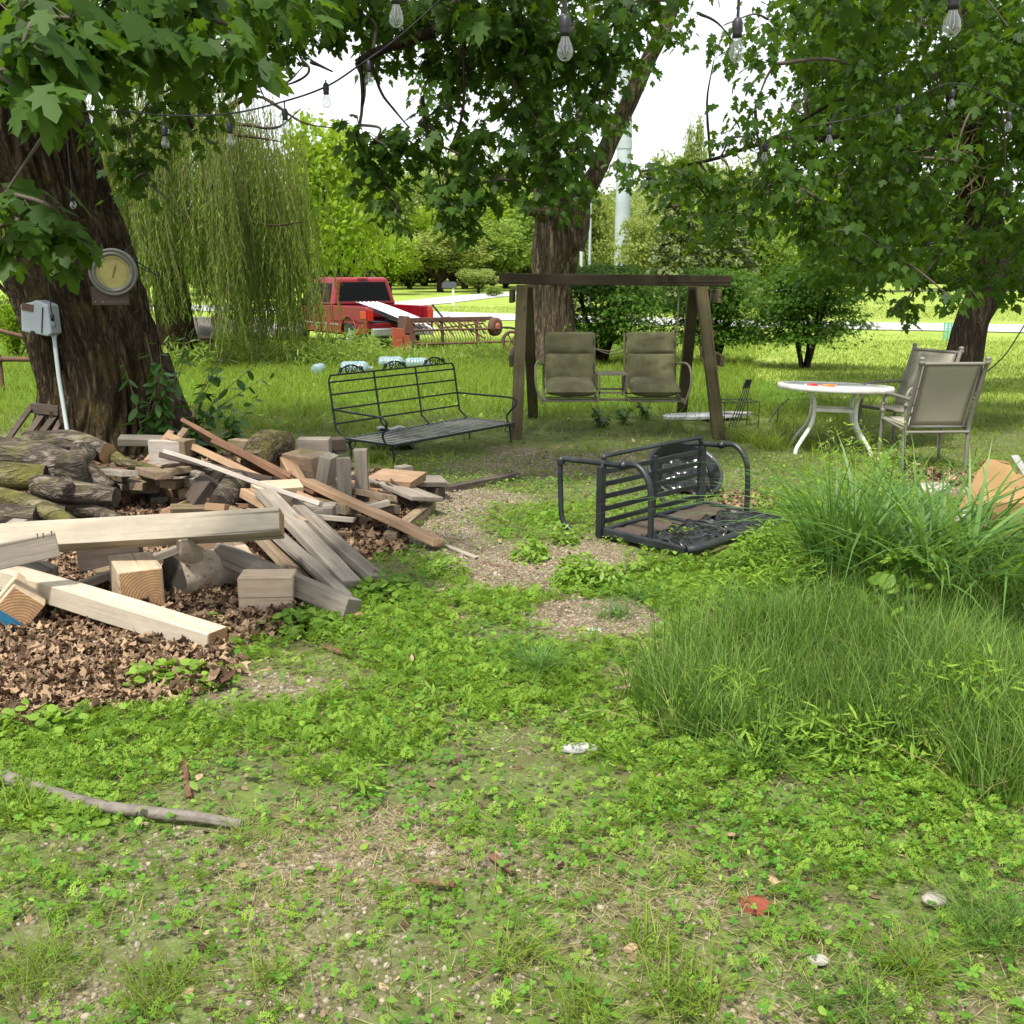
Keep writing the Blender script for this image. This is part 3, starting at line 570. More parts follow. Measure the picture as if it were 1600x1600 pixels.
for k in range(105):      # the right-hand curtain that falls across the truck
    gx = 435 + 92 * random.random() ** 2.6; q0 = P(gx, 400, 21.2 + random.uniform(-.6, 1.2)); x, y = q0.x, q0.y
    z0 = random.uniform(2.4, 4.6) - (gx - 440) * .012; zend = random.uniform(.0, 1.0) if gx < 500 else random.uniform(-.1, .6); Lh = z0 - zend; n = int(Lh * 22); zz = np.linspace(0, 1, n)
    pts = np.stack([x - .5 * (1 - zz) ** 3 + .08 * np.sin(zz * 5 + k), y + .1 * np.cos(zz * 4 + k), z0 - Lh * zz], 1)
    sp.append(pts); az = rng.uniform(0, 2 * PI, n); sa.append(az); spt.append(rng.uniform(-1.45, -.7, n)); srl.append(rng.normal(0, .6, n)); ss.append(rng.uniform(.07, .14, n)); srv.append(np.clip(rng.normal(random.random(), .15, n), 0, 1))
    if k % 2: st.tube([Vector(q) for q in pts[::max(1, n // 8)]], .004, 3, cap=False)
st.build('strand', M_wtwig, T4)
L_wil = folded([(0, 0), (.085, .35), (.06, .75), (0, 1)], .2, .3)
leafcloud('crown', L_wil, np.concatenate(sp), np.concatenate(sa), np.concatenate(spt), np.concatenate(srl), np.concatenate(ss), M_willow, T4, np.concatenate(srv))
# ------------------------------------------------------------------ background trees
def crown_mesh(seed, n, ls, hgt=1.0, nb=34, taper=0):
    r_ = np.random.default_rng(seed)
    bc = r_.normal(0, 1, (nb, 3)); bc /= np.linalg.norm(bc, axis=1)[:, None]; bc *= (r_.random(nb) ** .4 * .74)[:, None]
    br = r_.uniform(.2, .38, nb)
    k = r_.integers(0, nb, n); u = r_.normal(0, 1, (n, 3)); u /= np.linalg.norm(u, axis=1)[:, None]; u *= (r_.random(n) ** .35)[:, None]
    p = bc[k] + u * br[k][:, None]
    p[:, :2] *= (1 - taper * (p[:, 2:3] * .5 + .5)); p[:, 2] *= hgt
    rv = np.clip(r_.random(n) * .6 + (k % 7) / 7 * .4, 0, 1)
    M = rotm(r_.uniform(0, 2 * PI, n), r_.uniform(-1.2, .4, n), r_.normal(0, .8, n), r_.uniform(.6, 1.3, n) * ls)
    return inst('crown', L_dia[0], L_dia[1], M, p, rv)
def spruce_mesh(seed, n, ls):
    r_ = np.random.default_rng(seed); t = r_.random(n) ** .8; lay = np.floor(t * 13) / 13 + r_.random(n) * .03
    a = r_.uniform(0, 2 * PI, n); rad = (1 - lay) * (.35 + .65 * r_.random(n) ** .5) * (1 + .25 * np.sin(a * 5 + lay * 40)) + .02
    p = np.stack([np.cos(a) * rad, np.sin(a) * rad, (lay * 2 - 1) - .12 * rad + r_.normal(0, .012, n)], 1)
    M = rotm(a + r_.normal(0, .6, n), r_.uniform(-.6, .2, n), r_.normal(0, .5, n), r_.uniform(.6, 1.3, n) * ls)
    return inst('crown', L_dia[0], L_dia[1], M, p, r_.random(n))
CR = [crown_mesh(s, 6500, .085, 1.0, 34) for s in (1, 2, 3)] + [crown_mesh(9, 7000, .07, 1.15, 40, .35), crown_mesh(14, 7000, .07, 1.3, 44, .5)]
SPR = [spruce_mesh(5, 7000, .12), spruce_mesh(6, 7000, .12)]
def bgtree(kind, label, px, base_d, top_py, hw, mat, crown=0, trunk_frac=.22, trunk_w=.075, group='trees beyond the road', bark=None, cat='tree', low=None):
    x = (px - 800) / 1600.0 * (base_d * math.cos(TH)) * 1.0
    z0 = float(gz(x, base_d)); ztop = P(px, top_py, base_d).z; H = ztop - z0; Rr = hw * base_d / 1600.0 * (1.2 if base_d > 60 else 1)
    trunk_frac *= .75
    r = empty(kind, label, cat, (x, base_d, z0), random.uniform(0, 6), group)
    if low is not None: trunk_frac = low
    src = (SPR if kind == 'spruce_tree' else CR)[crown % (2 if kind == 'spruce_tree' else 5)]
    o = link('crown', src, mat if not src.materials else None, r)
    if o.material_slots[0].material is not mat: o.material_slots[0].link = 'OBJECT'; o.material_slots[0].material = mat
    hh = H * (1 - trunk_frac) / 2; vs = 1.0 / (1.15 if src in CR[3:4] else 1.3 if src in CR[4:] else 1.0)
    o.scale = (Rr, Rr, hh * vs); o.location = (0, 0, H - hh)
    b = MB(); tw = max(.05, Rr * trunk_w)
    b.tube(cr([(0, 0, -.1), (.05 * Rr, 0, H * trunk_frac * .6), (0, .03 * Rr, H * .55)], 4), lerpr([tw, tw * .7, tw * .3], 9), 8)
    for q in range(5):
        a = q * 1.26 + px; b.tube(cr([(0, 0, H * trunk_frac * .8), (math.cos(a) * Rr * .3, math.sin(a) * Rr * .3, H * (trunk_frac + .15)), (math.cos(a) * Rr * .6, math.sin(a) * Rr * .6, H * (trunk_frac + .35))], 3), lerpr([tw * .45, tw * .12], 7), 5)
    b.build('trunk', bark or M_bark3, r)
    return r
gB = 'trees beyond the road'
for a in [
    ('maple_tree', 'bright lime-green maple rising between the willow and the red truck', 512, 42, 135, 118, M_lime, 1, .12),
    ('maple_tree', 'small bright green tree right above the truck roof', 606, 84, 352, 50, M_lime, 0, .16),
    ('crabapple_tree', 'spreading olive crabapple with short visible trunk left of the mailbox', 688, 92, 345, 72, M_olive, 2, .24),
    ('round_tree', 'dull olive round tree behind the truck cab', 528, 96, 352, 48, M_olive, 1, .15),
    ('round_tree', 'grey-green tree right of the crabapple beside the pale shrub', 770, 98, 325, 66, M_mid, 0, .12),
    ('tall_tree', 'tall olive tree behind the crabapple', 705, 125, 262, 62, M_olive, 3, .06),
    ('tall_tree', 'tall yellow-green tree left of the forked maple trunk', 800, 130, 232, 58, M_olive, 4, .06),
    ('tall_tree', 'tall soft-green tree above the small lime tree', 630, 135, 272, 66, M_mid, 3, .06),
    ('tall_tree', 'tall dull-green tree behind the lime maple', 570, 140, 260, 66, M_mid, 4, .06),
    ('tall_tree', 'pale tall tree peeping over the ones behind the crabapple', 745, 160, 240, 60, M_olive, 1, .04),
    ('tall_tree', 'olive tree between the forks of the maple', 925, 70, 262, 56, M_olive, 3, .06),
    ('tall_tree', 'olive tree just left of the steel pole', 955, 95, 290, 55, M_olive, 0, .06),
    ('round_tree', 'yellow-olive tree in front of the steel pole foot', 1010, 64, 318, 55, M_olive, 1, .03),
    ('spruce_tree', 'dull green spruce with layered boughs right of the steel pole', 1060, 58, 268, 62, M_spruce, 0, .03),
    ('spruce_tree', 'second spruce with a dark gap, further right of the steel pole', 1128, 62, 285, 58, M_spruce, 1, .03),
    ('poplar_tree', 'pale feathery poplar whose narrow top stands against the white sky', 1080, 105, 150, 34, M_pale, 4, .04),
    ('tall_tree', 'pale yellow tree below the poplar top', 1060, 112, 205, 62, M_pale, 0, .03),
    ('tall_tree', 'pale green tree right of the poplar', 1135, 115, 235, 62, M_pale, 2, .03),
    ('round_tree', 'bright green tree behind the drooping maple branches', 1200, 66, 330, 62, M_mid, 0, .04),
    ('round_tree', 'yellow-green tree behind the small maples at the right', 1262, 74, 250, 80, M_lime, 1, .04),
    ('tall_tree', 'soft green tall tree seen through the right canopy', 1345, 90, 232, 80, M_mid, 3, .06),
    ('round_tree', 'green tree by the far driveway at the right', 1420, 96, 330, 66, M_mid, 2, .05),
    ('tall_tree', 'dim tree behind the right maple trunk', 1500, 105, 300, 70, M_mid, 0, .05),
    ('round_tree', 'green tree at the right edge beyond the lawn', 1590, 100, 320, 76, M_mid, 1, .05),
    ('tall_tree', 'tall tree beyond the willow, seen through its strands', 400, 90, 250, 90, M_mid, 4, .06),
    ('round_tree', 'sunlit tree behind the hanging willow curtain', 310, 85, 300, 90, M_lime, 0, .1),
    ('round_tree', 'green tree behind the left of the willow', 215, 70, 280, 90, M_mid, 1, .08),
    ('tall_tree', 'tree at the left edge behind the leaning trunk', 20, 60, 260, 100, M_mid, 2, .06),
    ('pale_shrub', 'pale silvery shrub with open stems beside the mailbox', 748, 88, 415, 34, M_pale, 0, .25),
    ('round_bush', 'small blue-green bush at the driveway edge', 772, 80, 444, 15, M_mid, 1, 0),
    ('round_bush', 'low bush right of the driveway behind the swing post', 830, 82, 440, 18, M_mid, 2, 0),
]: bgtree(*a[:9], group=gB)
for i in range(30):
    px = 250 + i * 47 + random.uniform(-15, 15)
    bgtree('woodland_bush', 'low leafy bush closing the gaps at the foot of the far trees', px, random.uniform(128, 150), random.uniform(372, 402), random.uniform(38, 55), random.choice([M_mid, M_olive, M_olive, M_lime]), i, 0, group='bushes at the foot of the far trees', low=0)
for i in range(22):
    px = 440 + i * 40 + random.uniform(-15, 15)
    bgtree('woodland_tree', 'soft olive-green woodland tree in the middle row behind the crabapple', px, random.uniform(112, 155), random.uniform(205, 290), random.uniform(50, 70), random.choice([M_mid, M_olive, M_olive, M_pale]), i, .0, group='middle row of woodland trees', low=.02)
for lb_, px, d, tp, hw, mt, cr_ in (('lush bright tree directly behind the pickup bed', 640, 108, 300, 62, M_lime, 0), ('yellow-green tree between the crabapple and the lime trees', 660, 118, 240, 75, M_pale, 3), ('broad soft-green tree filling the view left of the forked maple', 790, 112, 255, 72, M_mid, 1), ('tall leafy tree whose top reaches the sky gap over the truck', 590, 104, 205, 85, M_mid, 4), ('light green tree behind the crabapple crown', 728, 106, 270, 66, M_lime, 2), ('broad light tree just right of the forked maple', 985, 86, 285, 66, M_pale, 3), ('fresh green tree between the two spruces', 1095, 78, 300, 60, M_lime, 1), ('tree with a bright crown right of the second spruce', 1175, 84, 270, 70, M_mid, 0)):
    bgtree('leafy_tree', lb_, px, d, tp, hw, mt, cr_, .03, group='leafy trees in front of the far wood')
for i in range(14):      # the wood further off, beyond them
    px = -60 + i * 125 + random.uniform(-25, 25)
    bgtree('distant_tree', 'green tree, distance haze in its leaf colour, in the far row behind the nearer trees', px, random.uniform(165, 185), random.uniform(285, 330) if px < 900 or px > 1300 else 300, 90, random.choice([M_mid, M_olive]), i, .03, group='far row of trees')
# left field bushes
for px, d, tp, hw, lb_ in ((15, 24, 440, 45, 'leafy bright bush behind the grey box at the left edge'), (60, 27, 455, 40, 'bright bush just left of the leaning trunk, below the hook')):
    bgtree('leafy_bush', lb_, px, d, tp, hw, M_lime, 0, 0, group='bushes in the left field')
# small japanese maples behind the swing
def shrub(label, px, d, top, hw, seed, crownlow):
    x = (px - 800) / 1600.0 * (d * math.cos(TH) + .3); z0 = float(gz(x, d)); zt = P(px, top, d).z; H = zt - z0; Rr = hw * d / 1600.0
    r = empty('small_maple', label, 'shrub', (x, d, z0), 0, 'bushy small maples in a row behind the swing')
    rr = random.Random(seed); b = MB(); tips = []
    for k in range(11):
        a = rr.uniform(0, 2 * PI); e = rr.uniform(.5, 1.0)
        q = cr([(0.05 * math.cos(a), .05 * math.sin(a), -.05), (Rr * .22 * math.cos(a), Rr * .22 * math.sin(a), H * .28), (Rr * e * .6 * math.cos(a + .3), Rr * e * .6 * math.sin(a + .3), H * .6), (Rr * e * .85 * math.cos(a + .2), Rr * e * .85 * math.sin(a + .2), H * rr.uniform(.65, .95))], 5)
        b.tube(q, lerpr([.045, .03, .008], len(q)), 6, wob=.3); tips += q[6:]
    b.build('stem', M_bark3, r)
    r_ = np.random.default_rng(seed); n = 11000
    # tiers of horizontal sprays: the layered look of the plant
    ns = 120; a = r_.uniform(0, 2 * PI, ns); q = r_.random(ns) ** .55; zz = r_.uniform(crownlow, 1, ns)
    env = np.sqrt(np.clip(1 - ((zz - .55) / .52) ** 2, .05, 1)) * r_.uniform(.8, 1.15, ns); c = np.stack([np.cos(a) * q * Rr * env, np.sin(a) * q * Rr * env, zz * H], 1)
    k = r_.integers(0, ns, n); off = r_.normal(0, 1, (n, 3)) * np.array([.27, .27, .04]); p = c[k] + off
    p[:, 2] -= .12 * np.hypot(off[:, 0], off[:, 1]) * 2
    aa = np.arctan2(off[:, 1], off[:, 0]) + r_.normal(0, .4, n)
    leafcloud('crown', L_lace, p, aa, r_.uniform(-.9, .05, n), r_.normal(0, .35, n), r_.uniform(.06, .12, n), M_jm, r, np.clip(r_.normal(.5, .25, n) + (k % 5 - 2) * .08, 0, 1))
shrub('broad dark small maple directly behind the swing seats', 940, 21.5, 410, 90, 41, .28)
shrub('small maple between the swing post and the right-hand shrub', 1116, 21.8, 414, 76, 42, .26)
shrub('rightmost small maple with bare stems, beside the sunny lawn', 1260, 20.6, 404, 72, 43, .30)
def boardmesh(L, w_, t_, seed, warp=.006, ragged=0):
    b = MB(); n = max(4, int(L / .12)); vs = []
    for i in range(n + 1):
        x = -L / 2 + L * i / n; q = Vector((x * 1.3 + seed, seed * .7, 0))
        dy = warp * noise.noise(q) * 2; dz = warp * noise.noise(q + Vector((9, 3, 1))) * 2; tw = .06 * noise.noise(q * .4) * (1 if L > .5 else .3)
        for k, (a, c) in enumerate(((-1, -1), (1, -1), (1, 1), (-1, 1))):
            y = a * w_ / 2 * (1 + .03 * noise.noise(q * 3 + Vector((k, 0, 0)))); z = c * t_ / 2 * (1 + .05 * noise.noise(q * 3 + Vector((0, k, 0))))
            xx = x + (ragged * noise.noise(Vector((k * 3.1, seed, 5))) if i == n else .006 * noise.noise(Vector((k * 3.1, seed, 8))) if i == 0 else 0)
            vs.append((xx, y * math.cos(tw) - z * math.sin(tw) + dy, y * math.sin(tw) + z * math.cos(tw) + dz))
    b.add(vs, [(i * 4 + k, i * 4 + (k + 1) % 4, (i + 1) * 4 + (k + 1) % 4, (i + 1) * 4 + k) for i in range(n) for k in range(4)] + [(3, 2, 1, 0), (n * 4, n * 4 + 1, n * 4 + 2, n * 4 + 3)])
    return b
# ------------------------------------------------------------------ poles
def pole(name, label, px, py, d, r0, r1, h, mat, cat='pole', n=12):
    b = P(px, py, d); z0 = float(gz(b.x, d)); r = empty(name, label, cat, (b.x, d, z0))
    m_ = MB(); m_.tube([(0, 0, 0), (0, 0, h)], [r0, r1], n); m_.build('shaft', mat, r)
    m_ = MB(); m_.tube([(0, 0, 0), (0, 0, .08)], [r0 * 1.5, r0 * 1.5], n); m_.build('base_flange', mat, r)
    if h > 30:
        for k in range(1, 4): m_ = MB(); m_.tube([(0, 0, k * h / 4), (0, 0, k * h / 4 + .5)], [r0 + (r1 - r0) * k / 4 + .04] * 2, n); m_.build('sleeve_joint', mat, r)
    return r
pole('steel_pole', 'thick galvanised steel transmission pole rising behind the forked maple', 971, 420, 68, .52, .28, 38, M_zinc)
pole('thin_pole', 'thin pale pole nearest the forked maple trunk', 908, 430, 60, .10, .07, 9.5, M_zinc, n=8)
pole('thin_pole', 'thin pale pole between the forked maple and the thick steel pole', 921, 430, 62, .09, .06, 9.5, M_zinc, n=8)
# ------------------------------------------------------------------ red pickup
def truck():
    hd = math.atan2(math.cos(R(34)), -math.sin(R(34)))
    h = Vector((math.cos(hd), math.sin(hd), 0)); lf = Vector((-h.y, h.x, 0))
    wheel = P(548, 523, 27.6); org = Vector((wheel.x, wheel.y, 0)) + h * 1.75 - lf * .95; org.z = -.34
    r = empty('pickup_truck', 'red extended-cab pickup truck parked on the grass with its tailgate off, seen from behind', 'pickup truck', org, hd)
    W = .98
    def arch(cx, rr=.46, z=.42): return [(cx + rr * math.cos(a), z + rr * math.sin(a)) for a in np.linspace(0, PI, 11)][::-1]
    body = [(-2.78, .50)] + [(-2.2, .42)] + arch(-1.72) + arch(1.80) + [(2.75, .42), (2.82, .75), (2.72, 1.02), (1.35, 1.13), (-.72, 1.16), (-.72, .74), (-2.80, .74)]
    b = MB(); b.prism(body, -W, W); b.build('body', M_red, r, .035, 3)
    for s in (1, -1):
        b = MB(); pf = [(-2.80, .745), (-.74, .745), (-.74, 1.16), (-2.74, 1.16), (-2.80, 1.10)]
        b.prism(pf, s * (W - .12), s * W); b.build('bed_side', M_red, r, .02, 2)
        for q in (-1.0, -1.7, -2.4): b = MB(); b.box((q, s * (W - .13), .95), (.06, .03, .38)); b.build('bed_rib', M_red, r)
        b = MB(); b.box((-2.81, s * (W - .10), .95), (.04, .15, .28)); b.box((-2.62, s * (W + .004), .95), (.34, .02, .2)); b.build('taillight', plain('taillight_red', (.55, .03, .02), .15, bmp=0), r, .01)
        b = MB(); b.box((-1.72, s * (W + .005), .70), (3.0 if 0 else .01, .01, .01)); 
        b = MB(); b.tube([(q[0], s * (W + .01), q[1]) for q in arch(-1.72, .48)], .018, 6); b.build('arch_trim', M_red, r)
        b = MB(); b.box((.55, s * (W + .004), .66), (1.8, .014, .035)); b.build('side_trim', M_alu, r)
        b = MB(); b.box((-.9 + .1, s * (W + .004), .66), (.5, .014, .035)); b.build('side_trim', M_alu, r)
        b = MB(); b.box((.95, s * (W + .13), 1.22), (.10, .20, .20)); b.build('mirror', M_rubber, r, .03)
        b = MB(); b.box((.35, s * (W + .012), .98), (.16, .02, .035)); b.build('door_handle', M_rubber, r)
        for cx in (-1.72, 1.80):
            M = Matrix.Translation((cx, s * .86, .40)) @ Matrix.Rotation(-s * PI / 2, 4, 'X')
            b = MB(); b.lathe([(.22, -.11), (.34, -.12), (.385, -.09), (.395, 0), (.385, .09), (.34, .12), (.22, .11)], 28, M); w_ = b.build('wheel', M_rubber, r)
            b = MB(); b.lathe([(.235, .10), (.22, .06), (.10, .05), (.07, .09), (0, .09)], 24, M)
            for k in range(5):
                a = k * 2 * PI / 5; b.add([M @ Vector((math.cos(a + e) * q, math.sin(a + e) * q, .10 + z)) for q, e, z in ((.07, -.5, 0), (.22, -.22, -.01), (.22, .22, -.01), (.07, .5, 0))], [(0, 1, 2, 3)])
            b.build('rim', M_alu, w_)
    b = MB(); b.prism([(-.74, 1.162), (1.62, 1.142), (.95, 1.84), (.6, 1.90), (-.42, 1.90), (-.60, 1.86)], -1, 1, lambda x, y, z: (x, y * (.96 - .19 * ((z - 1.15) / .75)), z)); b.build('cab', M_red, r, .05, 3)
    def quad(pts, off): 
        b = MB(); b.add(pts, [(0, 1, 2, 3)]); return b
    def cy(z): return .96 - .19 * ((z - 1.15) / .75)
    def rx(z): return -.74 + .14 * (z - 1.16) / .7 - .012
    b = MB(); b.add([(rx(1.27), -cy(1.27) + .13, 1.27), (rx(1.27), cy(1.27) - .13, 1.27), (rx(1.77), cy(1.77) - .13, 1.77), (rx(1.77), -cy(1.77) + .13, 1.77)], [(0, 1, 2, 3)]); b.build('rear_window', M_glassd, r, solid=.012)
    b = MB(); b.box((-.62, 0, 1.87), (.05, .3, .03)); b.build('brake_light', plain('brake_red', (.4, .02, .02), .2, bmp=0), r)
    def wx(z): return 1.62 - .67 * (z - 1.142) / .70
    b = MB(); b.add([(wx(1.2) + .02, -.85, 1.2), (wx(1.2) + .02, .85, 1.2), (wx(1.78) + .02, .74, 1.78), (wx(1.78) + .02, -.74, 1.78)], [(0, 1, 2, 3)]); b.build('windscreen', M_glassd, r, solid=.012)
    for s in (1, -1):
        for x0, x1, x2, x3 in ((-.46, -.02, -.02, -.36), (.12, 1.30, .82, .12)):
            b = MB(); b.add([(x0, s * (cy(1.24) + .012), 1.24), (x1, s * (cy(1.24) + .012), 1.24), (x2, s * (cy(1.74) + .012), 1.74), (x3, s * (cy(1.74) + .012), 1.74)], [(0, 1, 2, 3)]); b.build('side_window', M_glassd, r, solid=.01)
    b = MB(); b.box((-2.90, 0, .52), (.14, 1.8, .2)); b.build('rear_bumper', M_alu, r, .03)
    b = MB(); b.box((2.88, 0, .55), (.14, 1.8, .24)); b.build('front_bumper', M_alu, r, .03)
    b = MB(); b.box((-1.74, 0, .76), (2.05, 1.7, .04)); b.build('bed_floor', M_rubber, r)
    b = MB(); b.box((-.3, 0, .42), (4.9, 1.1, .16)); b.build('chassis', M_rubber, r)
    # load: nothing here moves with the truck but the wheels and trim
    return r, org, h, lf
TR, torg, th_, tl_ = truck()
# white ribbed sheets lying out over the tail
for k, (la, dz, tw_) in enumerate((('upper white ribbed metal sheet sliding out of the truck bed', .05, 0), ('lower white ribbed metal sheet under the other, out of the truck bed', -.12, .18))):
    a = torg + th_ * -1.5 + tl_ * (.35 - tw_) + Vector((0, 0, 1.22 + dz)); e = torg + th_ * -3.7 + tl_ * (-.1 - tw_) + Vector((0, 0, .72 + dz))
    x = (e - a).normalized(); y = Vector((0, 0, 1)).cross(x).normalized(); z = x.cross(y); L = (e - a).length; M = Matrix((x, y, z)).transposed()
    b = MB(); b.sheet(lambda u, v: M @ Vector(((u - .5) * L, (v - .5) * .7, .022 * (1 if (v * 10) % 2 < .5 else 0) - .10 * (u - .5) ** 2)), 10, 40, False)
    o = b.build('roofing_sheet', M_whitem, solid=.006); o.location = (a + e) / 2; tag(o, la, 'metal sheet')
# ------------------------------------------------------------------ rusty farm header
def header():
    a = P(612, 520, 24.6); e = P(786, 520, 25.8); z0 = -.28; ax = Vector((e.x - a.x, e.y - a.y, 0)); L = ax.length; rz = math.atan2(ax.y, ax.x)
    r = empty('farm_header', 'rusty hay-cutting header with a red-orange end panel, standing in tall weeds behind the truck', 'farm machine', (a.x, a.y, z0), rz)
    b = MB(); b.box((L * .52, .1, .86), (L * .78, .10, .09)); b.box((L * .52, .55, .80), (L * .8, .08, .08)); b.build('top_bar', M_rust, r, .008)
    b = MB(); b.prism([(-.02, .05), (.42, .0), (.42, .50), (.30, .52), (.28, .66), (-.02, .70)], -.12, -.04); b.box((.2, -.15, .3), (.03, .03, .5)); b.build('end_panel', M_orange, r, .01)
    b = MB(); b.prism([(.40, 0), (.66, .1), (.60, .34), (.42, .60)], -.2, .6); b.build('side_plate', M_rust, r, .01)
    b = MB(); b.prism([(.30, .55), (.55, .55), (.42, .95), (.34, .95)], -.1, .5); b.build('side_plate', M_rust, r, .01)
    for z, y in ((.62, -.15), (.30, -.25), (.10, -.3)): b = MB(); b.tube([(.5, y, z), (L * .95, y, z)], .028, 6); b.build('cutter_bar', M_rust, r)
    b = MB()
    for k in range(26):
        x = .6 + k * (L - 1.0) / 26; b.tube([(x, -.1, .62), (x + .02, -.28, .42), (x, -.22, .22)], .009, 4)
    b.build('tines', M_rust, r)
    b = MB()
    for k in range(16): x = .55 + k * (L - .8) / 16; b.bar((x, .5, .78 + .03 * (k % 3)), (x + .1 * (k % 2), -.05, .60 - .05 * (k % 4)), .03, .02)
    b.build('deck_slats', M_rust, r)
    for k, (x0, y0, z0, x1, y1, z1) in enumerate(((.7, .2, .84, 1.6, .3, .90), (1.2, -.1, .66, 2.4, .1, .74), (1.7, .4, .86, 2.3, -.2, .40))):
        b = MB(); b.bar((x0, y0, z0), (x1, y1, z1), .05, .03); b.build('loose_bar', M_rust, r)
    M = Matrix.Translation((L * .93, -.1, .66)) @ Matrix.Rotation(PI / 2, 4, 'X') @ Matrix.Rotation(.5, 4, 'Y')
    b = MB(); b.lathe([(.02, 0), (.16, .02), (.22, 0), (.23, -.12), (.2, -.14), (.05, -.12)], 24, M); b.build('drive_wheel', M_rust, r)
    b = MB(); b.lathe([(.0, .03), (.10, .03), (.10, .01)], 16, M); b.build('hub', M_orange, r)
    for x in (.7, L * .5, L * .82): b = MB(); b.bar((x, .5, .82), (x, .35, .0), .06, .06); b.build('stand', M_rust, r)
    b = MB(); b.tube(cr([(L * .9, .2, .6), (L * 1.08, .1, .62), (L * 1.2, .0, .5)], 4), .03, 6); b.tube(cr([(L * .5, .3, .85), (L * .42, .5, 1.2)], 2), .025, 6); b.build('hose', M_rubber, r)
header()
m_ = MB(); q = P(803, 518, 25.2)
r = empty('gear_wheel', 'rusty toothed wheel part in the weeds left of the swing post', 'machine part', (q.x - .05, q.y, -.25))
M = Matrix.Translation((0, 0, .3)) @ Matrix.Rotation(PI / 2, 4, 'X') @ Matrix.Rotation(.4, 4, 'Y'); m_.lathe([(.2, -.03), (.27, -.03), (.27, .03), (.2, .03), (.2, -.03)], 20, M); m_.build('rim', M_rust, r)
m_ = MB()
for k in range(6): a = k * PI / 3; m_.tube([M @ Vector((0, 0, 0)), M @ Vector((math.cos(a) * .23, math.sin(a) * .23, 0))], .018, 5)
m_.build('spokes', M_rust, r)
# ------------------------------------------------------------------ behind the willow: trailer, tub, weather vane, wheelbarrow
def gobj(px, py): return G(px, py)
q = P(355, 512, 25); r = empty('utility_trailer', 'low white-sided utility trailer half hidden by willow strands', 'trailer', (q.x, q.y, -.3), .12)
b = MB(); b.box((-.2, .5, .72), (2.3, .06, .42)); b.box((-.2, -.4, .55), (2.3, .05, .10)); b.box((-.2, .05, .50), (2.3, .9, .05)); b.build('side_board', M_trailer, r, .01)
for x in (-1.2, -.4, .4): b = MB(); b.box((x, .455, .74), (.05, .03, .46)); b.build('stake', M_rust, r)
for y in (-.5, .62):
    M = Matrix.Translation((.62, y, .32)) @ Matrix.Rotation(PI / 2, 4, 'X'); b = MB(); b.lathe([(.16, -.07), (.27, -.08), (.31, 0), (.27, .08), (.16, .07)], 20, M); w_ = b.build('wheel', M_rubber, r)
    b = MB(); b.lathe([(.17, .05), (.10, .03), (0, .06)], 16, M); b.build('rim', M_alu, w_)
b = MB(); b.bar((.95, 0, .42), (2.0, .1, .40), .06, .06); b.build('drawbar', M_rust, r)
q = P(338, 512, 23.5); r = empty('wheelbarrow', 'dark tipped wheelbarrow tub in front of the white trailer', 'wheelbarrow', (q.x, q.y, -.28))
b = MB(); b.prism([(-.42, .55), (.38, .50), (.28, .15), (-.22, .15)], -.3, .3); b.build('tub', M_rust, r, .03)
b = MB(); b.tube([(-.5, .3, .12), (.7, .25, .42)], .02, 6); b.tube([(-.5, -.3, .12), (.7, -.25, .42)], .02, 6); b.build('handle', M_dark, r)
b = MB(); b.lathe([(.1, -.04), (.18, -.04), (.19, 0), (.18, .04), (.1, .04)], 16, Matrix.Translation((-.5, 0, .18)) @ Matrix.Rotation(PI / 2, 4, 'X')); b.build('wheel', M_rubber, r)
for px, d, la in ((440, 27, 'white boat-like bundle half hidden right of the trailer, behind the willow'), (307, 24, 'pile of pale junk at the left end of the trailer')):
    q = P(px, 500, d); r = empty('junk_bundle', la, 'bundle', (q.x, q.y, -.3), .2)
    b = MB(); b.sheet(lambda u, v: (math.cos(u * 2 * PI) * .42 * math.sin(v * PI) ** .5 * (1 + .25 * math.sin(u * 20)), math.sin(u * 2 * PI) * .3 * math.sin(v * PI) ** .5, .52 - .18 * math.cos(v * PI) * (1 + .3 * math.sin(u * 9)) + .06 * math.sin(u * 14 + v * 9)), 22, 12); b.build('cover', M_trailer, r)
    b = MB(); b.bar((-.5, 0, .04), (-.4, 0, .4), .06, .06); b.bar((.5, 0, .04), (.4, 0, .4), .06, .06); b.build('trestle', M_rust, r)
# ------------------------------------------------------------------ water jugs lying in the grass
def jug(px, py, rz, la, sc=1.0):
    p = G(px, py); s = p.y / 1600.0
    r = empty('water_jug', la, 'water jug', (p.x, p.y, p.z + .09), rz, 'clear blue water jugs lying in the grass')
    M = Matrix.Rotation(PI / 2, 4, 'Y')
    pr = [(0, -.24), (.10, -.245), (.125, -.22), (.135, -.18)]
    for k in range(5): z = -.15 + k * .06; pr += [(.135, z), (.128, z + .012), (.128, z + .02), (.135, z + .034)]
    pr += [(.13, .17), (.09, .22), (.035, .245), (.035, .29), (0, .292)]
    b = MB(); b.lathe([(q * sc, z * sc) for q, z in pr], 24, M); b.build('bottle', M_jug, r)
    b = MB(); b.lathe([(0, .31 * sc), (.037 * sc, .31 * sc), (.038 * sc, .27 * sc)], 16, M); b.build('cap', M_cardw, r)
for px, py, rz, la, s in ((403, 566, 1.2, 'leftmost clear blue jug in the grass, end tipped toward the viewer', 1), (498, 585, 1.5, 'small blue jug in the grass alone left of the iron bench', .8), (555, 584, .15, 'blue jug lying sideways behind the left crest of the iron bench', 1.05), (612, 575, .05, 'blue jug lying behind the middle crest of the iron bench', 1.05), (652, 576, .25, 'blue jug touching its neighbour, rightmost of the row', .95)):
    jug(px, py, rz, la, s)
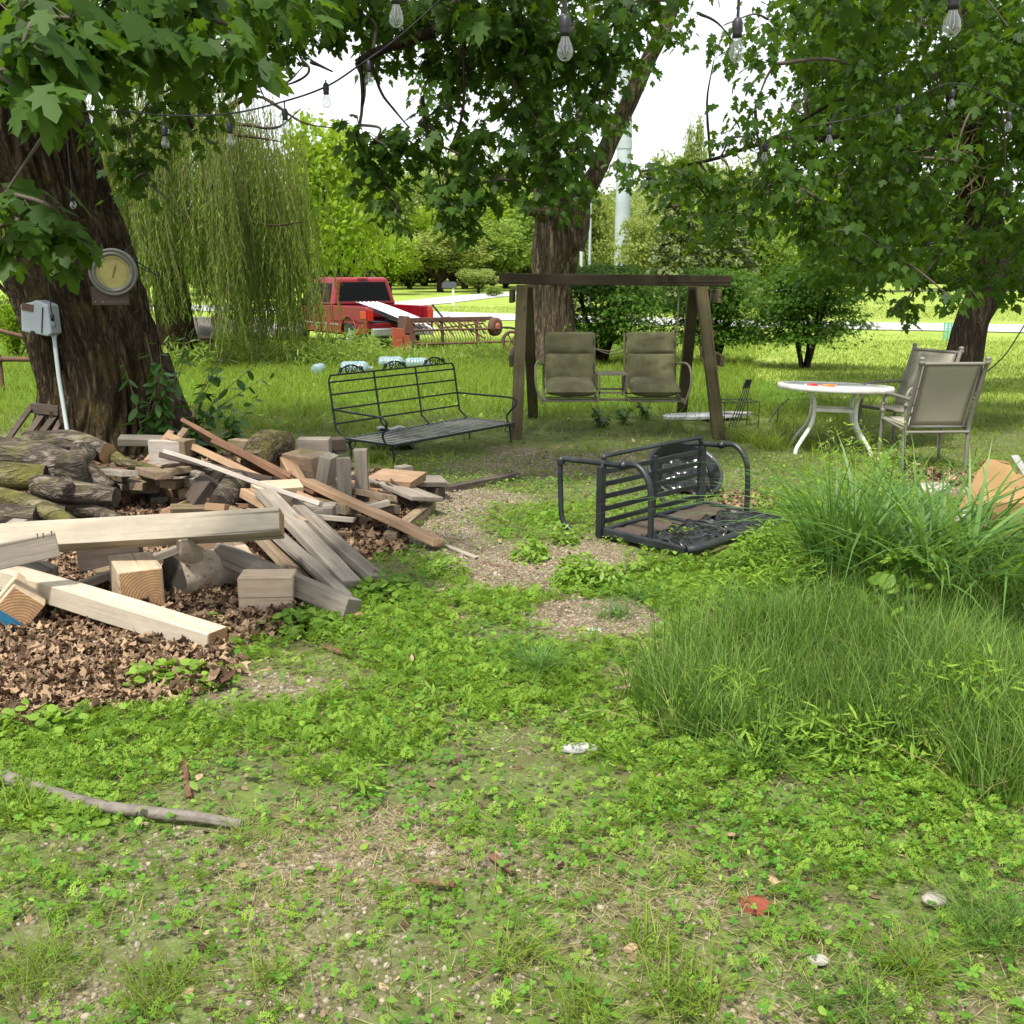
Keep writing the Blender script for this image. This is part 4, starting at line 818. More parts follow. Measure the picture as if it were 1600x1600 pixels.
q = G(280, 548); r = empty('blue_barrel', 'blue plastic drum half hidden by weeds under the willow', 'barrel', (q.x, q.y, q.z), .3)
b = MB(); b.lathe([(.0, 0), (.24, 0), (.27, .1), (.27, .55), (.24, .62), (0, .62)], 24); b.build('drum', M_blued, r); b = MB(); b.lathe([(.25, .30), (.285, .32), (.25, .34)], 24); b.build('hoop', M_blued, r)
q = G(308, 552); r = empty('garbage_can', 'dark can with a pale lid under the left of the willow', 'bin', (q.x, q.y, q.z))
b = MB(); b.lathe([(0, 0), (.15, 0), (.19, .42), (0, .42)], 20); b.build('can', M_blackpl, r); b = MB(); b.lathe([(.21, .42), (.2, .48), (.05, .52), (0, .53)], 20); b.build('lid', M_cardw, r)
# mailbox, green pedestal
q = P(703, 470, 62); r = empty('mailbox', 'white-posted rural mailbox beside the far driveway', 'mailbox', (q.x, 62, float(gz(q.x, 62))))
b = MB(); b.box((.2, 0, .55), (.12, .12, 1.1)); b.build('post', M_wpaint, r); b = MB(); b.prism([(-.45, 1.1), (.4, 1.1), (.4, 1.35), (.3, 1.45), (-.35, 1.45), (-.45, 1.35)], -.13, .13); b.build('box', plain('mailbox_grey', (.07, .08, .10), .5), r)
b = MB(); b.box((-.46, 0, 1.27), (.02, .2, .26)); b.build('door', M_rubber, r)
q = P(1488, 528, 31); r = empty('slatted_crate', 'mint green slatted crate on the lawn by the road', 'crate', (q.x, 31, -.3))
for z in np.linspace(.08, .5, 7): b = MB(); b.box((0, -.15, z), (.46, .02, .03)); b.box((0, .15, z), (.46, .02, .03)); b.build('slat', M_green, r)
for x in (-.21, 0, .21): b = MB(); b.box((x, -.13, .27), (.035, .02, .54)); b.box((x, .13, .27), (.035, .02, .54)); b.build('upright', M_green, r)
# left field pipes
r = empty('pipe_rail', 'dark pipe rail crossing the grass left of the leaning trunk', 'pipe rail', P(20, 562, 15))
b = MB(); b.tube([(-1.2, 0, .02), (.5, .0, 0)], .035, 8); b.build('pipe', M_rust, r); b = MB(); b.tube([(-.19, 0, -.9), (-.19, 0, .07)], .03, 8); b.lathe([(0, -.05), (.06, -.03), (.06, .03), (0, .05)], 12, Matrix.Translation((-.19, 0, 0))); b.build('post', M_rust, r)
r = empty('dead_branch', 'rusty-brown bent bough behind the trunk, above the pipe rail', 'branch', P(30, 520, 17))
b = MB(); b.tube(cr([(-.6, 0, .1), (-.1, 0, -.02), (.15, 0, -.1), (.4, .1, -.35)], 5), lerpr([.04, .03], 16), 7, wob=.4); b.build('bough', M_rust, r)
b = MB(); b.tube([(.1, 0, -.08), (.3, 0, -.14), (.42, .05, -.1)], .018, 5); b.tube([(.12, 0, -.09), (.3, .05, -.3), (.35, .05, -.55)], .015, 5); b.build('twig', M_wtwig, r)
# ------------------------------------------------------------------ A-frame swing
wn0 = [50]
def swing():
    r = empty('swing_frame', 'mossy timber A-frame swing holding two olive padded seats', 'garden swing', (1.12, 11.2, 0))
    L = lambda x, y, z: (x - 1.12, y - 11.2, z)
    def timber(n_, a, c, w_, h_, mat, par=r, up=(0, 0, 1), bev=.006):
        a, c = Vector(a), Vector(c); x = (c - a).normalized(); y = Vector(up).cross(x).normalized(); z = x.cross(y)
        wn0[0] += 1; o = boardmesh((c - a).length, w_, h_, wn0[0] * 2.3, .003).build(n_, mat, par, bev)
        o.matrix_local = Matrix.Translation((a + c) / 2) @ Matrix((x, y, z)).transposed().to_4x4(); return o
    timber('top_beam', L(-.14, 11.25, 1.60), L(2.34, 11.25, 1.575), .13, .115, M_beam)
    front = [(L(.045, 10.35, -.02), L(.105, 11.17, 1.52)), (L(2.13, 10.42, -.02), L(2.02, 11.17, 1.50))]
    back = [(L(.25, 12.05, -.02), L(.165, 11.36, 1.52)), (L(2.04, 12.3, -.02), L(1.97, 11.36, 1.50))]
    for a, c in front + back: timber('leg', a, c, .085, .12, M_swing, up=(1, 0, 0))
    for x0, x1 in ((-.01, .02), (2.185, 2.195)):
        timber('side_brace', L(x0, 10.72, .77), L(x1, 11.98, .77), .04, .12, M_swing)
        timber('side_brace', L(x0, 11.0, 1.42), L(x1, 11.5, 1.42), .04, .14, M_swing)
    b = MB()
    for a in (.08, 2.13): b.lathe([(0, .02), (.018, .02), (.018, 0)], 8, Matrix.Translation(L(a, 10.98 - .02, 1.05)) @ Matrix.Rotation(PI / 2, 4, 'X'))
    b.build('bolt', M_rust, r)
    # hung bench: one child assembly of metal tube, with its cushions
    fr = M_frame
    for s, cx in ((-1, .62), (1, 1.50)):
        x0, x1 = cx - .275, cx + .275
        prof = [(11.30, 1.02), (11.24, .80), (11.18, .52), (11.10, .40), (10.75, .37), (10.66, .36)]
        for x in (x0, x1): b = MB(); b.tube(cr([L(x, y, z) for y, z in prof], 4), .014, 7); b.build('seat_tube', fr, r)
        b = MB()
        for i in range(26):
            t = i / 25; k = t * 5; j = min(4, int(k)); y = prof[j][0] + (prof[j + 1][0] - prof[j][0]) * (k - j); z = prof[j][1] + (prof[j + 1][1] - prof[j][1]) * (k - j)
            if i % 3 == 0: b.tube([L(x0, y, z - .01), L(x1, y, z - .01)], .008, 5)
        b.build('seat_slats', fr, r)
        # cushion: back in three rolls, seat in one
        def roll(y0, z0, y1, z1, th, nm):
            a = Vector((0, y0, z0)); c = Vector((0, y1, z1)); d = (c - a); nn = Vector((0, -d.z, d.y)).normalized() * -1
            if nn.y > 0 and abs(d.z) > abs(d.y): nn = -nn
            if abs(d.y) > abs(d.z) and nn.z < 0: nn = -nn
            cc = MB(); nu, nv = 18, 14
            def f(side):
                def g(u, v):
                    e = (1 - abs(2 * u - 1) ** 5) ** .5 * (1 - abs(2 * v - 1) ** 4) ** .5
                    w_ = .012 * noise.noise(Vector((u * 4 + cx * 7, v * 5, z0 * 9))) + .006 * noise.noise(Vector((u * 12, v * 9 + cx, 3)))
                    p = a + d * v + nn * ((.5 * side * th * e) + w_ * e + th * .35)
                    return L(cx - .262 + .524 * u + .008 * math.sin(v * 9 + cx), p.y, p.z)
                return g
            cc.sheet(f(1), nu, nv); cc.sheet(f(-1), nu, nv); return cc.build(nm, M_cush, r)
        roll(11.20, .80, 11.27, 1.03, .075, 'back_cushion'); roll(11.12, .51, 11.20, .805, .08, 'back_cushion'); roll(11.13, .47, 10.66, .40, .15, 'seat_cushion')
        # arm loop on the outer side
        xa = cx + s * .305
        b = MB(); b.tube(cr([L(xa - s * .03, 11.2, .70), L(xa + s * .05, 11.0, .72), L(xa + s * .07, 10.80, .66), L(xa + s * .06, 10.72, .50), L(xa, 10.70, .32)], 5), .013, 7); b.build('armrest', fr, r)
        b = MB(); b.tube([L(xa - s * .02, 11.22, 1.0), L(xa - s * .01, 11.25, 1.54)], .011, 6); b.build('hanger_rod', fr, r); b = MB(); b.tube([L(xa, 10.75, .34), L(xa, 11.23, .36)], .013, 6); b.build('side_tube', fr, r)
    t0, t1 = .91, 1.215
    b = MB()
    for i in range(9): y = 10.80 + i * .045; b.bar(L(t0, y, .62), L(t1, y, .62), .018, .012)
    for i in range(7): x = t0 + i * .053; b.bar(L(x, 10.79, .612), L(x, 11.17, .612), .012, .01)
    b.build('table_top', M_frame, r)
    for x in (t0 + .01, t1 - .01):
        for y in (10.80, 11.16): b = MB(); b.bar(L(x, y, .36), L(x, y, .61), .02, .02); b.build('table_leg', M_frame, r)
    b = MB(); b.bar(L(t0, 10.8, .43), L(t1, 10.8, .43), .02, .02); b.bar(L(t0, 11.16, .43), L(t1, 11.16, .43), .02, .02); b.bar(L(.32, 10.9, .345), L(1.84, 10.9, .345), .03, .025); b.build('cross_bar', M_frame, r)
    b = MB(); b.tube(cr([L(.91, 11.27, .86), L(1.07, 11.28, .83), L(1.24, 11.27, .87)], 5), .007, 5); b.tube(cr([L(.91, 11.27, .85), L(1.07, 11.28, .80), L(1.24, 11.27, .83)], 5), .007, 5); b.build('back_wire', M_frame, r)
swing()
# ------------------------------------------------------------------ black iron bench
def ironbench():
    FL = Vector((-1.03, 8.75, 0)); FR = Vector((.02, 10.1, 0)); u = (FR - FL).normalized(); Ln = (FR - FL).length; v = Vector((-u.y, u.x, 0)); rz = math.atan2(u.y, u.x)
    r = empty('iron_bench', 'black wrought iron bench with scrolled crests, standing low in the grass left of the swing', 'bench', FL, rz)
    I = M_iron; W = .60; hz = .205
    # local: x along the front, y toward the back
    b = MB(); b.bar((0, 0, hz), (Ln, 0, hz), .03, .02); b.bar((0, W, hz), (Ln, W, hz), .03, .02); b.bar((.005, 0, hz), (.005, W, hz), .028, .018); b.bar((Ln - .005, 0, hz), (Ln - .005, W, hz), .028, .018)
    for x in (Ln / 3, 2 * Ln / 3): b.bar((x, .01, hz - .01), (x, W - .01, hz - .01), .03, .015)
    b.build('seat_frame', I, r)
    b = MB()
    for i in range(24):
        x = .05 + i * (Ln - .1) / 23; b.bar((x, .02, hz + .004), (x, W - .02, hz + .004), .034, .005)
    b.build('seat_slats', plain('worn_black_slat', (.24, .24, .21), .6, .1, sc=14, dirt=(.07, .07, .06)), r)
    def bk(x, z): return (x, W + .10 + .16 * (z - hz), z)          # the reclined back plane
    zt = .76
    for x in (0, Ln / 3, 2 * Ln / 3, Ln): b = MB(); b.tube([(x, W, hz), bk(x, hz + .08), bk(x, zt - .04), bk(x + (.03 if x == 0 else -.03 if x == Ln else 0), zt)], .010, 7); b.build('back_post', I, r)
    for z in (.33, .46, .59, .70, .76): b = MB(); b.tube([bk(.0 if z < .75 else .03, z), bk(Ln if z < .75 else Ln - .03, z)], .0085, 7); b.build('back_rail', I, r)
    for k in range(3):
        c = Ln * (k + .5) / 3; hw = .17; b = MB()
        b.tube([bk(c - hw + 2 * hw * t, zt + .075 * math.sin(PI * t) ** .8) for t in np.linspace(0, 1, 16)], .007, 6)
        for q in range(4):
            cc = c - hw * .72 + q * hw * .48; rr = .036 if 0 < q < 3 else .024
            b.tube([bk(cc + rr * math.cos(a) * (1 - a / 11), zt + .035 + rr * math.sin(a) * (1 - a / 11)) for a in np.linspace(0, 7.5, 18)], .0055, 5)
        for q in range(5): x = c - hw * .8 + q * hw * .4; b.tube([bk(x, zt), bk(x + .02, zt + .05)], .005, 5)
        b.build('scroll_crest', I, r)
    for s, x in ((-1, 0), (1, Ln)):
        b = MB(); b.tube(cr([bk(x, .46), (x + s * .03, W - .1, .455), (x + s * .06, .12, .45), (x + s * .06, .03, .43), (x + s * .05, .02, .38), (x + s * .02, .10, .28), (x, .08, hz)], 5), .010, 7); b.build('armrest', I, r)
    for x, y in ((.03, .03), (Ln - .03, .03), (.03, W - .03), (Ln - .03, W - .03)):
        b = MB(); b.tube(cr([(x, y, hz), (x, y - .01, .1), (x, y - .02, -.03)], 4), .011, 7)
        for s in (-1, 1): b.tube([(x + s * (.045 - .04 * math.cos(a) * (1 - a / 9)), y, hz - .055 + .035 * math.sin(a) * (1 - a / 9)) for a in np.linspace(-1.4, 5, 14)], .006, 5)
        b.build('leg', I, r)
    return r
ironbench()
q = P(590, 672, 9.75); r = empty('bag', 'flat black bag with a pale top on the grass behind the iron bench seat', 'bag', (q.x + .12, 9.9, .0), .2)
b = MB(); b.sheet(lambda u, v: ((u - .5) * .42, (v - .5) * .28, .17 * (1 - abs(2 * u - 1) ** 4) * (1 - abs(2 * v - 1) ** 4) + .02 * math.sin(u * 17 + v * 5)), 16, 12); b.build('cover', M_blackpl, r, solid=.01)
b = MB(); b.sheet(lambda u, v: ((u - .4) * .36, (v - .5) * .14, .19 + .012 * math.sin(u * 13)), 10, 5); b.build('paper', M_cardw, r, solid=.004)
# ------------------------------------------------------------------ overturned black glider
def glider():
    o_ = Vector((.56, 6.30, .02)); u = Vector((.70, .71, 0)).normalized(); rz = math.atan2(u.y, u.x); Ln = 1.10
    r = empty('overturned_glider', 'black metal garden settee tipped over on its side among the weeds', 'settee', o_, rz)
    B = M_blackal
    # x along the length, y away from the camera, z up; the slatted back stands upright, the seat lies on the ground in front (-y)
    H = .46
    for x, q_ in ((.0, .05), (Ln, .05), (Ln * .5, .03)): b = MB(); b.bar((x, 0, 0), (x, 0, H), q_, q_ * .7 + .008); b.build('back_stile', B, r, .006)
    b = MB(); b.bar((0, .012, .03), (Ln, .012, .03), .02, .03); b.build('lower_rail', B, r)
    for z in (.10, .18, .26, .34, .42): b = MB(); b.bar((.02, .0, z), (Ln - .02, 0, z), .012, .034); b.build('slat', B, r, .003)
    b = MB(); b.tube(cr([(.0, 0, H - .03), (.03, 0, H + .04), (.1, 0, H + .06), (Ln - .1, 0, H + .06), (Ln - .03, 0, H + .04), (Ln, 0, H - .03)], 6), .014, 8); b.build('top_rail', B, r)
    # arm tubes from the top to the seat's front edge
    for x in (.02, Ln - .0):
        b = MB(); b.tube([(x, .34 if x < .5 else .10, H + .0), (x, -.02, H + .015), (x, -.14, H + .02)], .018, 8); b.lathe([(0, -.03), (.026, -.02), (.026, .02), (0, .03)], 12, Matrix.Translation((x, -.16, H + .025)) @ Matrix.Rotation(PI / 2, 4, 'Y')); b.build('arm_bar', B, r)
        b = MB(); b.tube(cr([(x, -.17, H + .03), (x, -.27, H + .03), (x, -.35, H - .05), (x, -.375, H - .18), (x, -.38, .02)], 6), .019, 8); b.build('arm_loop', B, r)
    b = MB(); b.tube(cr([(.02, .34, H), (.0, .345, H - .02), (.0, .34, .22), (-.01, .31, .06), (.0, .22, -.01)], 6), .018, 8); b.build('leg', B, r)
    b = MB(); b.tube([(.0, .34, H - .0), (.0, .34, H - .03)], .026, 8); b.build('leg_joint', B, r)
    b = MB(); b.tube(cr([(Ln * .93, .30, .34), (Ln * .93, .3, .1), (Ln * .93, .22, -.01)], 5), .016, 8); b.build('leg', B, r)
    # seat on the ground
    S = -.66
    b = MB(); b.bar((0, -.02, .045), (Ln, -.02, .045), .04, .04); b.bar((.0, -.04, .045), (.0, S, .035), .04, .05); b.bar((Ln, -.04, .045), (Ln, S, .035), .04, .05); b.bar((Ln * .5, -.04, .055), (Ln * .5, S, .045), .03, .03)
    b.tube(cr([(0, S, .04), (.1, S - .05, .05), (Ln * .5, S - .08, .07), (Ln - .1, S - .05, .05), (Ln, S, .04)], 5), .032, 8); b.build('seat_frame', B, r, .006)
    for x0 in (.03, Ln * .5 + .02):
        b = MB(); wv = Ln * .5 - .06
        def f(u, v):
            z = .018 + .035 * abs(noise.noise(Vector((u * 5 + x0 * 9, v * 4, 2)))) + .045 * abs(math.sin(v * 12 + 5 * noise.noise(Vector((u * 3, v * 3, x0))))) * (v > .35)
            return (x0 + wv * u, -.05 + (S + .06) * (.1 + .9 * v), z)
        b.sheet(f, 34, 34); b.build('torn_webbing', M_blackpl, r, solid=.004)
        b = MB(); b.sheet(lambda u, v: (x0 + wv * u, -.06 - .24 * v, .052 + .012 * noise.noise(Vector((u * 6, v * 6, x0)))), 8, 6); b.build('rotted_pad', plain('rotted_brown_pad', (.085, .06, .042), .95, sc=12, var=.5, bmp=.6), r, solid=.006)
    return r
glider()
# black tub behind it
q = G(1070, 772); r = empty('black_tub', 'round black plastic tub tipped up behind the overturned settee', 'tub', (q.x, q.y + .12, .13), 0)
M = Matrix.Rotation(R(38), 4, 'X') @ Matrix.Rotation(R(8), 4, 'Y')
b = MB(); b.lathe([(.0, -.10), (.15, -.10), (.235, -.06), (.27, .06), (.285, .07), (.295, .05), (.29, .02), (.25, -.10), (.16, -.15), (0, -.15)], 40, M); b.build('tub_shell', M_blackpl, r)
b = MB(); b.tube([M @ Vector((math.cos(a) * .29, math.sin(a) * .29, .06)) for a in np.linspace(0, 2 * PI, 40)], .013, 6); b.build('rolled_rim', M_blackal, r)
b = MB(); b.sheet(lambda u, v: M @ Vector(((u - .5) * .42, (v - .5) * .34, -.03 + .05 * noise.noise(Vector((u * 4, v * 4, 1))) + .03 * abs(math.sin(u * 9 + v * 4)))), 20, 16); b.build('crumpled_liner', M_blackpl, r)
# white slab + wire rack
q = G(1105, 655); r = empty('white_slab', 'flat white leaf-shaped board lying on the ground beside the right swing leg', 'board', (q.x + .02, q.y - .02, .03), -.18)
b = MB(); b.add([( .47 * math.cos(a) * (1 if math.cos(a) > 0 else 1.15), .2 * math.sin(a) * (1 - .45 * math.cos(a - .4)), .02 + .03 * math.cos(a)) for a in np.linspace(0, 2 * PI, 28)[:-1]], [tuple(range(27))]); b.build('slab', M_whitem, r, solid=.03)
b = MB(); b.add([(.18 * math.cos(a) + .3, .09 * math.sin(a) - .05, .065) for a in np.linspace(0, 2 * PI, 12)[:-1]], [tuple(range(11))]); b.build('grey_patch', M_cardw, r, solid=.006)
q = G(1155, 672); r = empty('wire_rack', 'small black wire basket with fork-like tines sticking up, right of the white slab', 'wire rack', (q.x, q.y, 0), .2)
b = MB()
for s in (0, 1):
    y = s * .3; b.tube([(-.18, y, 0), (-.18, y, .3), (.22, y, .3), (.22, y, 0)], .006, 5)
for x in (-.18, -.05, .08, .22): b.tube([(x, 0, .3), (x, .3, .3)], .005, 5)
for x in (-.18, .22): b.tube([(x, 0, .15), (x, .3, .15)], .005, 5)
b.build('basket', M_iron, r)
b = MB()
for k in range(4): b.tube([(-.08 + k * .035, .1, .02), (.05 + k * .025, .12, .34), (.12 + k * .018, .14, .52)], .006, 5); b.bar((.075 + k * .018, .125, .44), (.12 + k * .018, .14, .53), .018, .006)
b.build('tines', M_iron, r)
b = MB(); b.tube(cr([(.3, -.1, .1), (.42, -.05, .24), (.55, -.02, .33)], 4), .008, 5); b.tube([(.42, -.05, .24), (.41, -.05, .08)], .006, 5); b.build('bent_arm', M_iron, r)
# ------------------------------------------------------------------ patio table
def table():
    cx = (1295 - 800) / 1600 * 9.9; c = Vector((cx, 9.75, 0)); r = empty('patio_table', 'round white metal patio table with curved legs standing in the grass', 'table', c, R(-18), rot=(R(-2.6), R(1.7), 0))
    h = .60; Rr = .535
    b = MB(); b.lathe([(Rr - .05, h + .022), (Rr - .01, h + .025), (Rr, h + .012), (Rr, h - .022), (Rr - .012, h - .03), (Rr - .05, h - .02), (Rr - .05, h + .022)], 64); b.build('rim', M_wpaint, r)
    b = MB(); b.lathe([(0, h + .012), (Rr - .052, h + .012), (Rr - .052, h + .006), (0, h + .006)], 48); b.build('table_top', M_tglass, r)
    for k in range(4):
        a = R(45 + 90 * k - 12); q = lambda rr, z: (math.cos(a) * rr, math.sin(a) * rr, z)
        b = MB(); pts = cr([q(.44, h - .02), q(.34, h - .045), q(.275, h - .12), q(.265, h - .24), q(.30, h - .36), q(.40, h - .48), q(.47, h - .57), q(.485, h - .64)], 5)
        for i in range(len(pts) - 1):
            pass
        n = len(pts); vs = []; sd_ = Vector((-math.sin(a), math.cos(a), 0))
        for i, p in enumerate(pts):
            tn = (pts[min(i + 1, n - 1)] - pts[max(i - 1, 0)]).normalized(); nr = tn.cross(sd_)
            for e, f_ in ((-1, -1), (1, -1), (1, 1), (-1, 1)): vs.append(p + sd_ * .016 * e + nr * .011 * f_)
        b.add(vs, [(i * 4 + k2, i * 4 + (k2 + 1) % 4, (i + 1) * 4 + (k2 + 1) % 4, (i + 1) * 4 + k2) for i in range(n - 1) for k2 in range(4)] + [(0, 1, 2, 3), (n * 4 - 1, n * 4 - 2, n * 4 - 3, n * 4 - 4)]); b.build('leg', M_wpaint, r, .004)
    b = MB(); rr = .262; z = h - .21; pt = [(math.cos(R(33 + 90 * k)) * rr, math.sin(R(33 + 90 * k)) * rr, z) for k in range(4)]
    for k in range(4): b.bar(pt[k], pt[(k + 1) % 4], .010, .032)
    b.build('brace', M_wpaint, r)
    return c, h
tc_, th2 = table()
for la, x, mat, rz in (('red-handled tool lying on the white patio table', -.28, M_redp, .05), ('orange-handled tool lying on the white patio table', -.12, M_orp, 3.0)):
    r = empty('screwdriver', la, 'hand tool', (tc_.x + x, tc_.y - .22, th2 + .035 - x * .03), rz)
    M = Matrix.Rotation(PI / 2, 4, 'Y'); b = MB(); b.lathe([(0, -.055), (.014, -.05), (.017, 0), (.014, .045), (.009, .06)], 12, M); b.build('handle', mat, r)
    b = MB(); b.lathe([(.004, .06), (.004, .15), (0, .152)], 8, M); b.lathe([(.0, -.075), (.012, -.07), (.014, -.05)], 10, M); b.build('shaft', M_alu, r)
# ------------------------------------------------------------------ sling chairs
def chair(la, c, fwd_deg, first=None):
    rz = R(fwd_deg)
    if first:
        r = first.copy(); col.objects.link(r); r.location = c; r.rotation_euler = (0, 0, rz); r['label'] = la
        for ch in list(first.children): k = ch.copy(); col.objects.link(k); k.parent = r
        return r
    r = empty('patio_chair', la, 'chair', c, rz, 'sling patio chairs by the table')
    T = M_taupe; W = .275
    # local: +y forward, x across; origin under the rear feet
    for s in (-1, 1):
        x = s * W
        b = MB(); b.tube(cr([(x, 0, 0), (x, .01, .25), (x, .0, .42), (x, -.10, .70), (x, -.19, .955)], 5), lerpr([.016, .018, .018], 21), 8); b.build('rear_leg', T, r)
        b = MB(); b.lathe([(0, .03), (.022, .025), (.026, .01), (.018, 0), (.026, -.01), (.024, -.03), (.018, -.035)], 12, Matrix.Translation((x, -.195, .965))); b.build('finial', T, r)
        b = MB(); b.tube(cr([(x, .50, 0), (x, .50, .25), (x, .49, .44), (x, .50, .54), (x + s * .0, .47, .60), (x, .42, .625), (x, .2, .63), (x, -.06, .625)], 5), .015, 8); b.build('front_leg', T, r)
        b = MB(); b.tube([(x, .47 + .03 * math.cos(a), .555 + .03 * math.sin(a)) for a in np.linspace(0, 5.6, 14)], .008, 6); b.lathe([(.017, -.02), (.024, -.01), (.024, .01), (.017, .02)], 12, Matrix.Translation((x, .495, .47))); b.build('scroll', T, r)
        b = MB(); b.tube([(x, .0, .36), (x, .49, .40)], .013, 8); b.build('seat_rail', T, r)
        xi = s * (W - .045); b = MB(); b.tube([(xi, .02, .40), (xi, -.08, .66), (xi, -.175, .925)], .011, 7); b.build('sling_rail', T, r)
    b = MB(); b.tube([(-W, -.185, .935), (W, -.185, .935)], .015, 8); b.build('top_rail', T, r)
    
    for y_, z_, q_ in ((0, .345, .013), (.035, .385, .01), (.49, .40, .013)): b = MB(); b.tube([(-W, y_, z_), (W, y_, z_)], q_, 8); b.build('cross_rail', T, r)
    def bk(u, v): s_ = .012 * math.sin(PI * u) * math.sin(PI * v); return ((u - .5) * (2 * W - .1), .025 - .20 * v ** 1.05 + s_, .40 + .52 * v)
    b = MB(); b.sheet(bk, 8, 12); b.build('back_sling', M_sling, r, solid=.004)
    b = MB(); b.sheet(lambda u, v: ((u - .5) * (2 * W - .03), .03 + .46 * v, .39 + .012 * v - .02 * math.sin(PI * v) * math.sin(PI * u)), 8, 10); b.build('seat_sling', M_sling, r, solid=.004)
    return r
ch1 = chair('nearer taupe sling chair turned with its back to the viewer', (3.60, 8.60, 0), 3)
chair('farther taupe sling chair reclined behind the other, facing the white table', (4.0, 10.05, -.02), 118, ch1)
# ------------------------------------------------------------------ cardboard and debris at the right edge
q = G(1580, 855)
r = empty('cardboard_box', 'open cardboard box with bright blue printed stripes at the right edge', 'cardboard box', (3.30, 6.35, -.03), -.08)
b = MB(); hw, hd, hh = .25, .18, .22
b.box((0, -hd, hh / 2), (2 * hw, .006, hh)); b.box((0, hd, hh / 2), (2 * hw, .006, hh)); b.box((-hw, 0, hh / 2), (.006, 2 * hd - .008, hh)); b.box((hw, 0, hh / 2), (.006, 2 * hd - .008, hh)); b.box((0, 0, .006), (2 * hw - .01, 2 * hd - .01, .006)); b.build('box_walls', M_card, r)

for z_, q_ in ((.17, .07), (.06, .05)): b = MB(); b.box((.08, -hd - .006, z_), (.25, .004, q_)); b.build('printed_stripe', M_blue, r)
b = MB(); b.box((.12, -hd - .0095, .18), (.10, .003, .03)); b.build('white_print', M_cardw, r)
b = MB(); b.add([(-hw, hd, hh), (hw, hd, hh), (hw, hd + .1, hh + .08), (-hw + .05, hd + .1, hh + .08)], [(0, 1, 2, 3)]); b.build('flap', M_card, r, solid=.006); b = MB(); b.add([(-.02, -hd, hh), (.05, -hd, hh), (.11, -hd + .03, hh + .14), (.04, -hd + .03, hh + .14)], [(0, 1, 2, 3)]); b.build('flap', M_card, r, solid=.006)
r = empty('cardboard_flap', 'big folded piece of cardboard leaning up left of the blue-striped box', 'cardboard', (3.22, 6.85, 0), 0)
b = MB(); b.add([(-.20, -.1, .10), (.24, -.1, .22), (.16, .02, .40), (.02, .03, .42), (-.05, .0, .34)], [(0, 1, 2, 3, 4)]); b.build('panel', M_card, r, solid=.012)
b = MB(); b.add([(.16, .0, .45), (.21, .0, .455), (.30, -.06, .30), (.265, -.06, .28)], [(0, 1, 2, 3)]); b.add([(-.21, -.11, .085), (.24, -.11, .205), (.24, -.12, .18), (.05, -.12, .11)], [(0, 1, 2, 3)]); b.build('white_edge', M_cardw, r, solid=.012)
b = MB(); b.add([(.16, .0, .40), (.02, .03, .42), (.06, .25, .34), (.22, .22, .33)], [(0, 1, 2, 3)]); b.build('rear_fold', M_card, r, solid=.012)
r = empty('plank_flap', 'plain cardboard sheet behind the blue-striped box', 'cardboard', (3.62, 7.0, 0), .1)
b = MB(); b.add([(-.3, 0, .06), (.4, 0, .06), (.4, .12, .27), (-.2, .12, .27)], [(0, 1, 2, 3)]); b.build('sheet', M_card, r, solid=.01); b = MB(); b.tube([(.05 + .05 * math.cos(a), .02 + .05 * math.sin(a) * .2, .20 + .05 * math.sin(a)) for a in np.linspace(0, 6, 14)], .006, 5); b.build('handle_loop', M_rust, r)
for i, (px, py, w_, d_, z, rz, la) in enumerate(((1452, 768, .36, .22, .04, .3, 'grey flat stone slab with a raised corner under the nearer chair'), (1420, 778, .3, .14, .03, -.2, 'long brownish flat stone left of the raised slab'), (1525, 790, .26, .16, .03, .4, 'pale broken slab left of the leaning cardboard, upper one'), (1510, 812, .28, .16, .02, -.1, 'pale broken slab below the upper one, left of the cardboard'), (1505, 835, .2, .12, .02, .6, 'small white slab half under grass blades'))):
    p = G(px, py); b = MB(); rr = random.Random(i); k = 7; poly = [(math.cos(a) * w_ / 2 * rr.uniform(.75, 1.1), math.sin(a) * d_ / 2 * rr.uniform(.8, 1.1)) for a in np.linspace(0, 2 * PI, k + 1)[:-1]]
    b.add([(x, y, z + .12 * y + .08 * x) for x, y in poly] + [(x, y, z - .03 + .12 * y + .08 * x) for x, y in poly], [tuple(range(k)), tuple(range(2 * k - 1, k - 1, -1))] + [(j, j + k, (j + 1) % k + k, (j + 1) % k) for j in range(k)])
    o = b.build('stone_slab', M_stone if i < 2 else M_cardw, None, .006); o.location = p; o.rotation_euler.z = rz; tag(o, la, 'stone slab')
# ------------------------------------------------------------------ things on the leaning trunk
q = P(177, 425, 8.98); r = empty('wall_thermometer', 'round grey-rimmed outdoor thermometer with a yellowed dial hung on the leaning trunk', 'thermometer', q, 0, rot=(R(4), R(-3), R(14)))
M = Matrix.Rotation(PI / 2, 4, 'X')
b = MB(); b.lathe([(.0, -.02), (.185, -.02), (.198, .0), (.198, .02), (.192, .034), (.180, .036), (.176, .026), (.166, .026), (.162, .038), (.150, .040), (.146, .030), (.136, .026)], 56, M); b.build('rim', M_rim, r)
b = MB(); b.lathe([(0, .022), (.137, .022)], 48, M, False); b.build('dial', M_dial, r)
b = MB(); b.bar((-.012, -.027, -.045), (.028, -.027, .055), .003, .007, (0, 1, 0)); b.build('needle', M_iron, r)
b = MB()
for k in range(40):
    a = R(-135 + k * 270 / 39) + PI / 2; b.box((math.cos(a) * .118, -.0255, math.sin(a) * .118), (.003, .002, .009 if k % 4 else .016), Matrix.Rotation(PI / 2 - a, 3, 'Y'))
b.build('scale_marks', plain('faded_scale', (.25, .22, .08), .7), r)
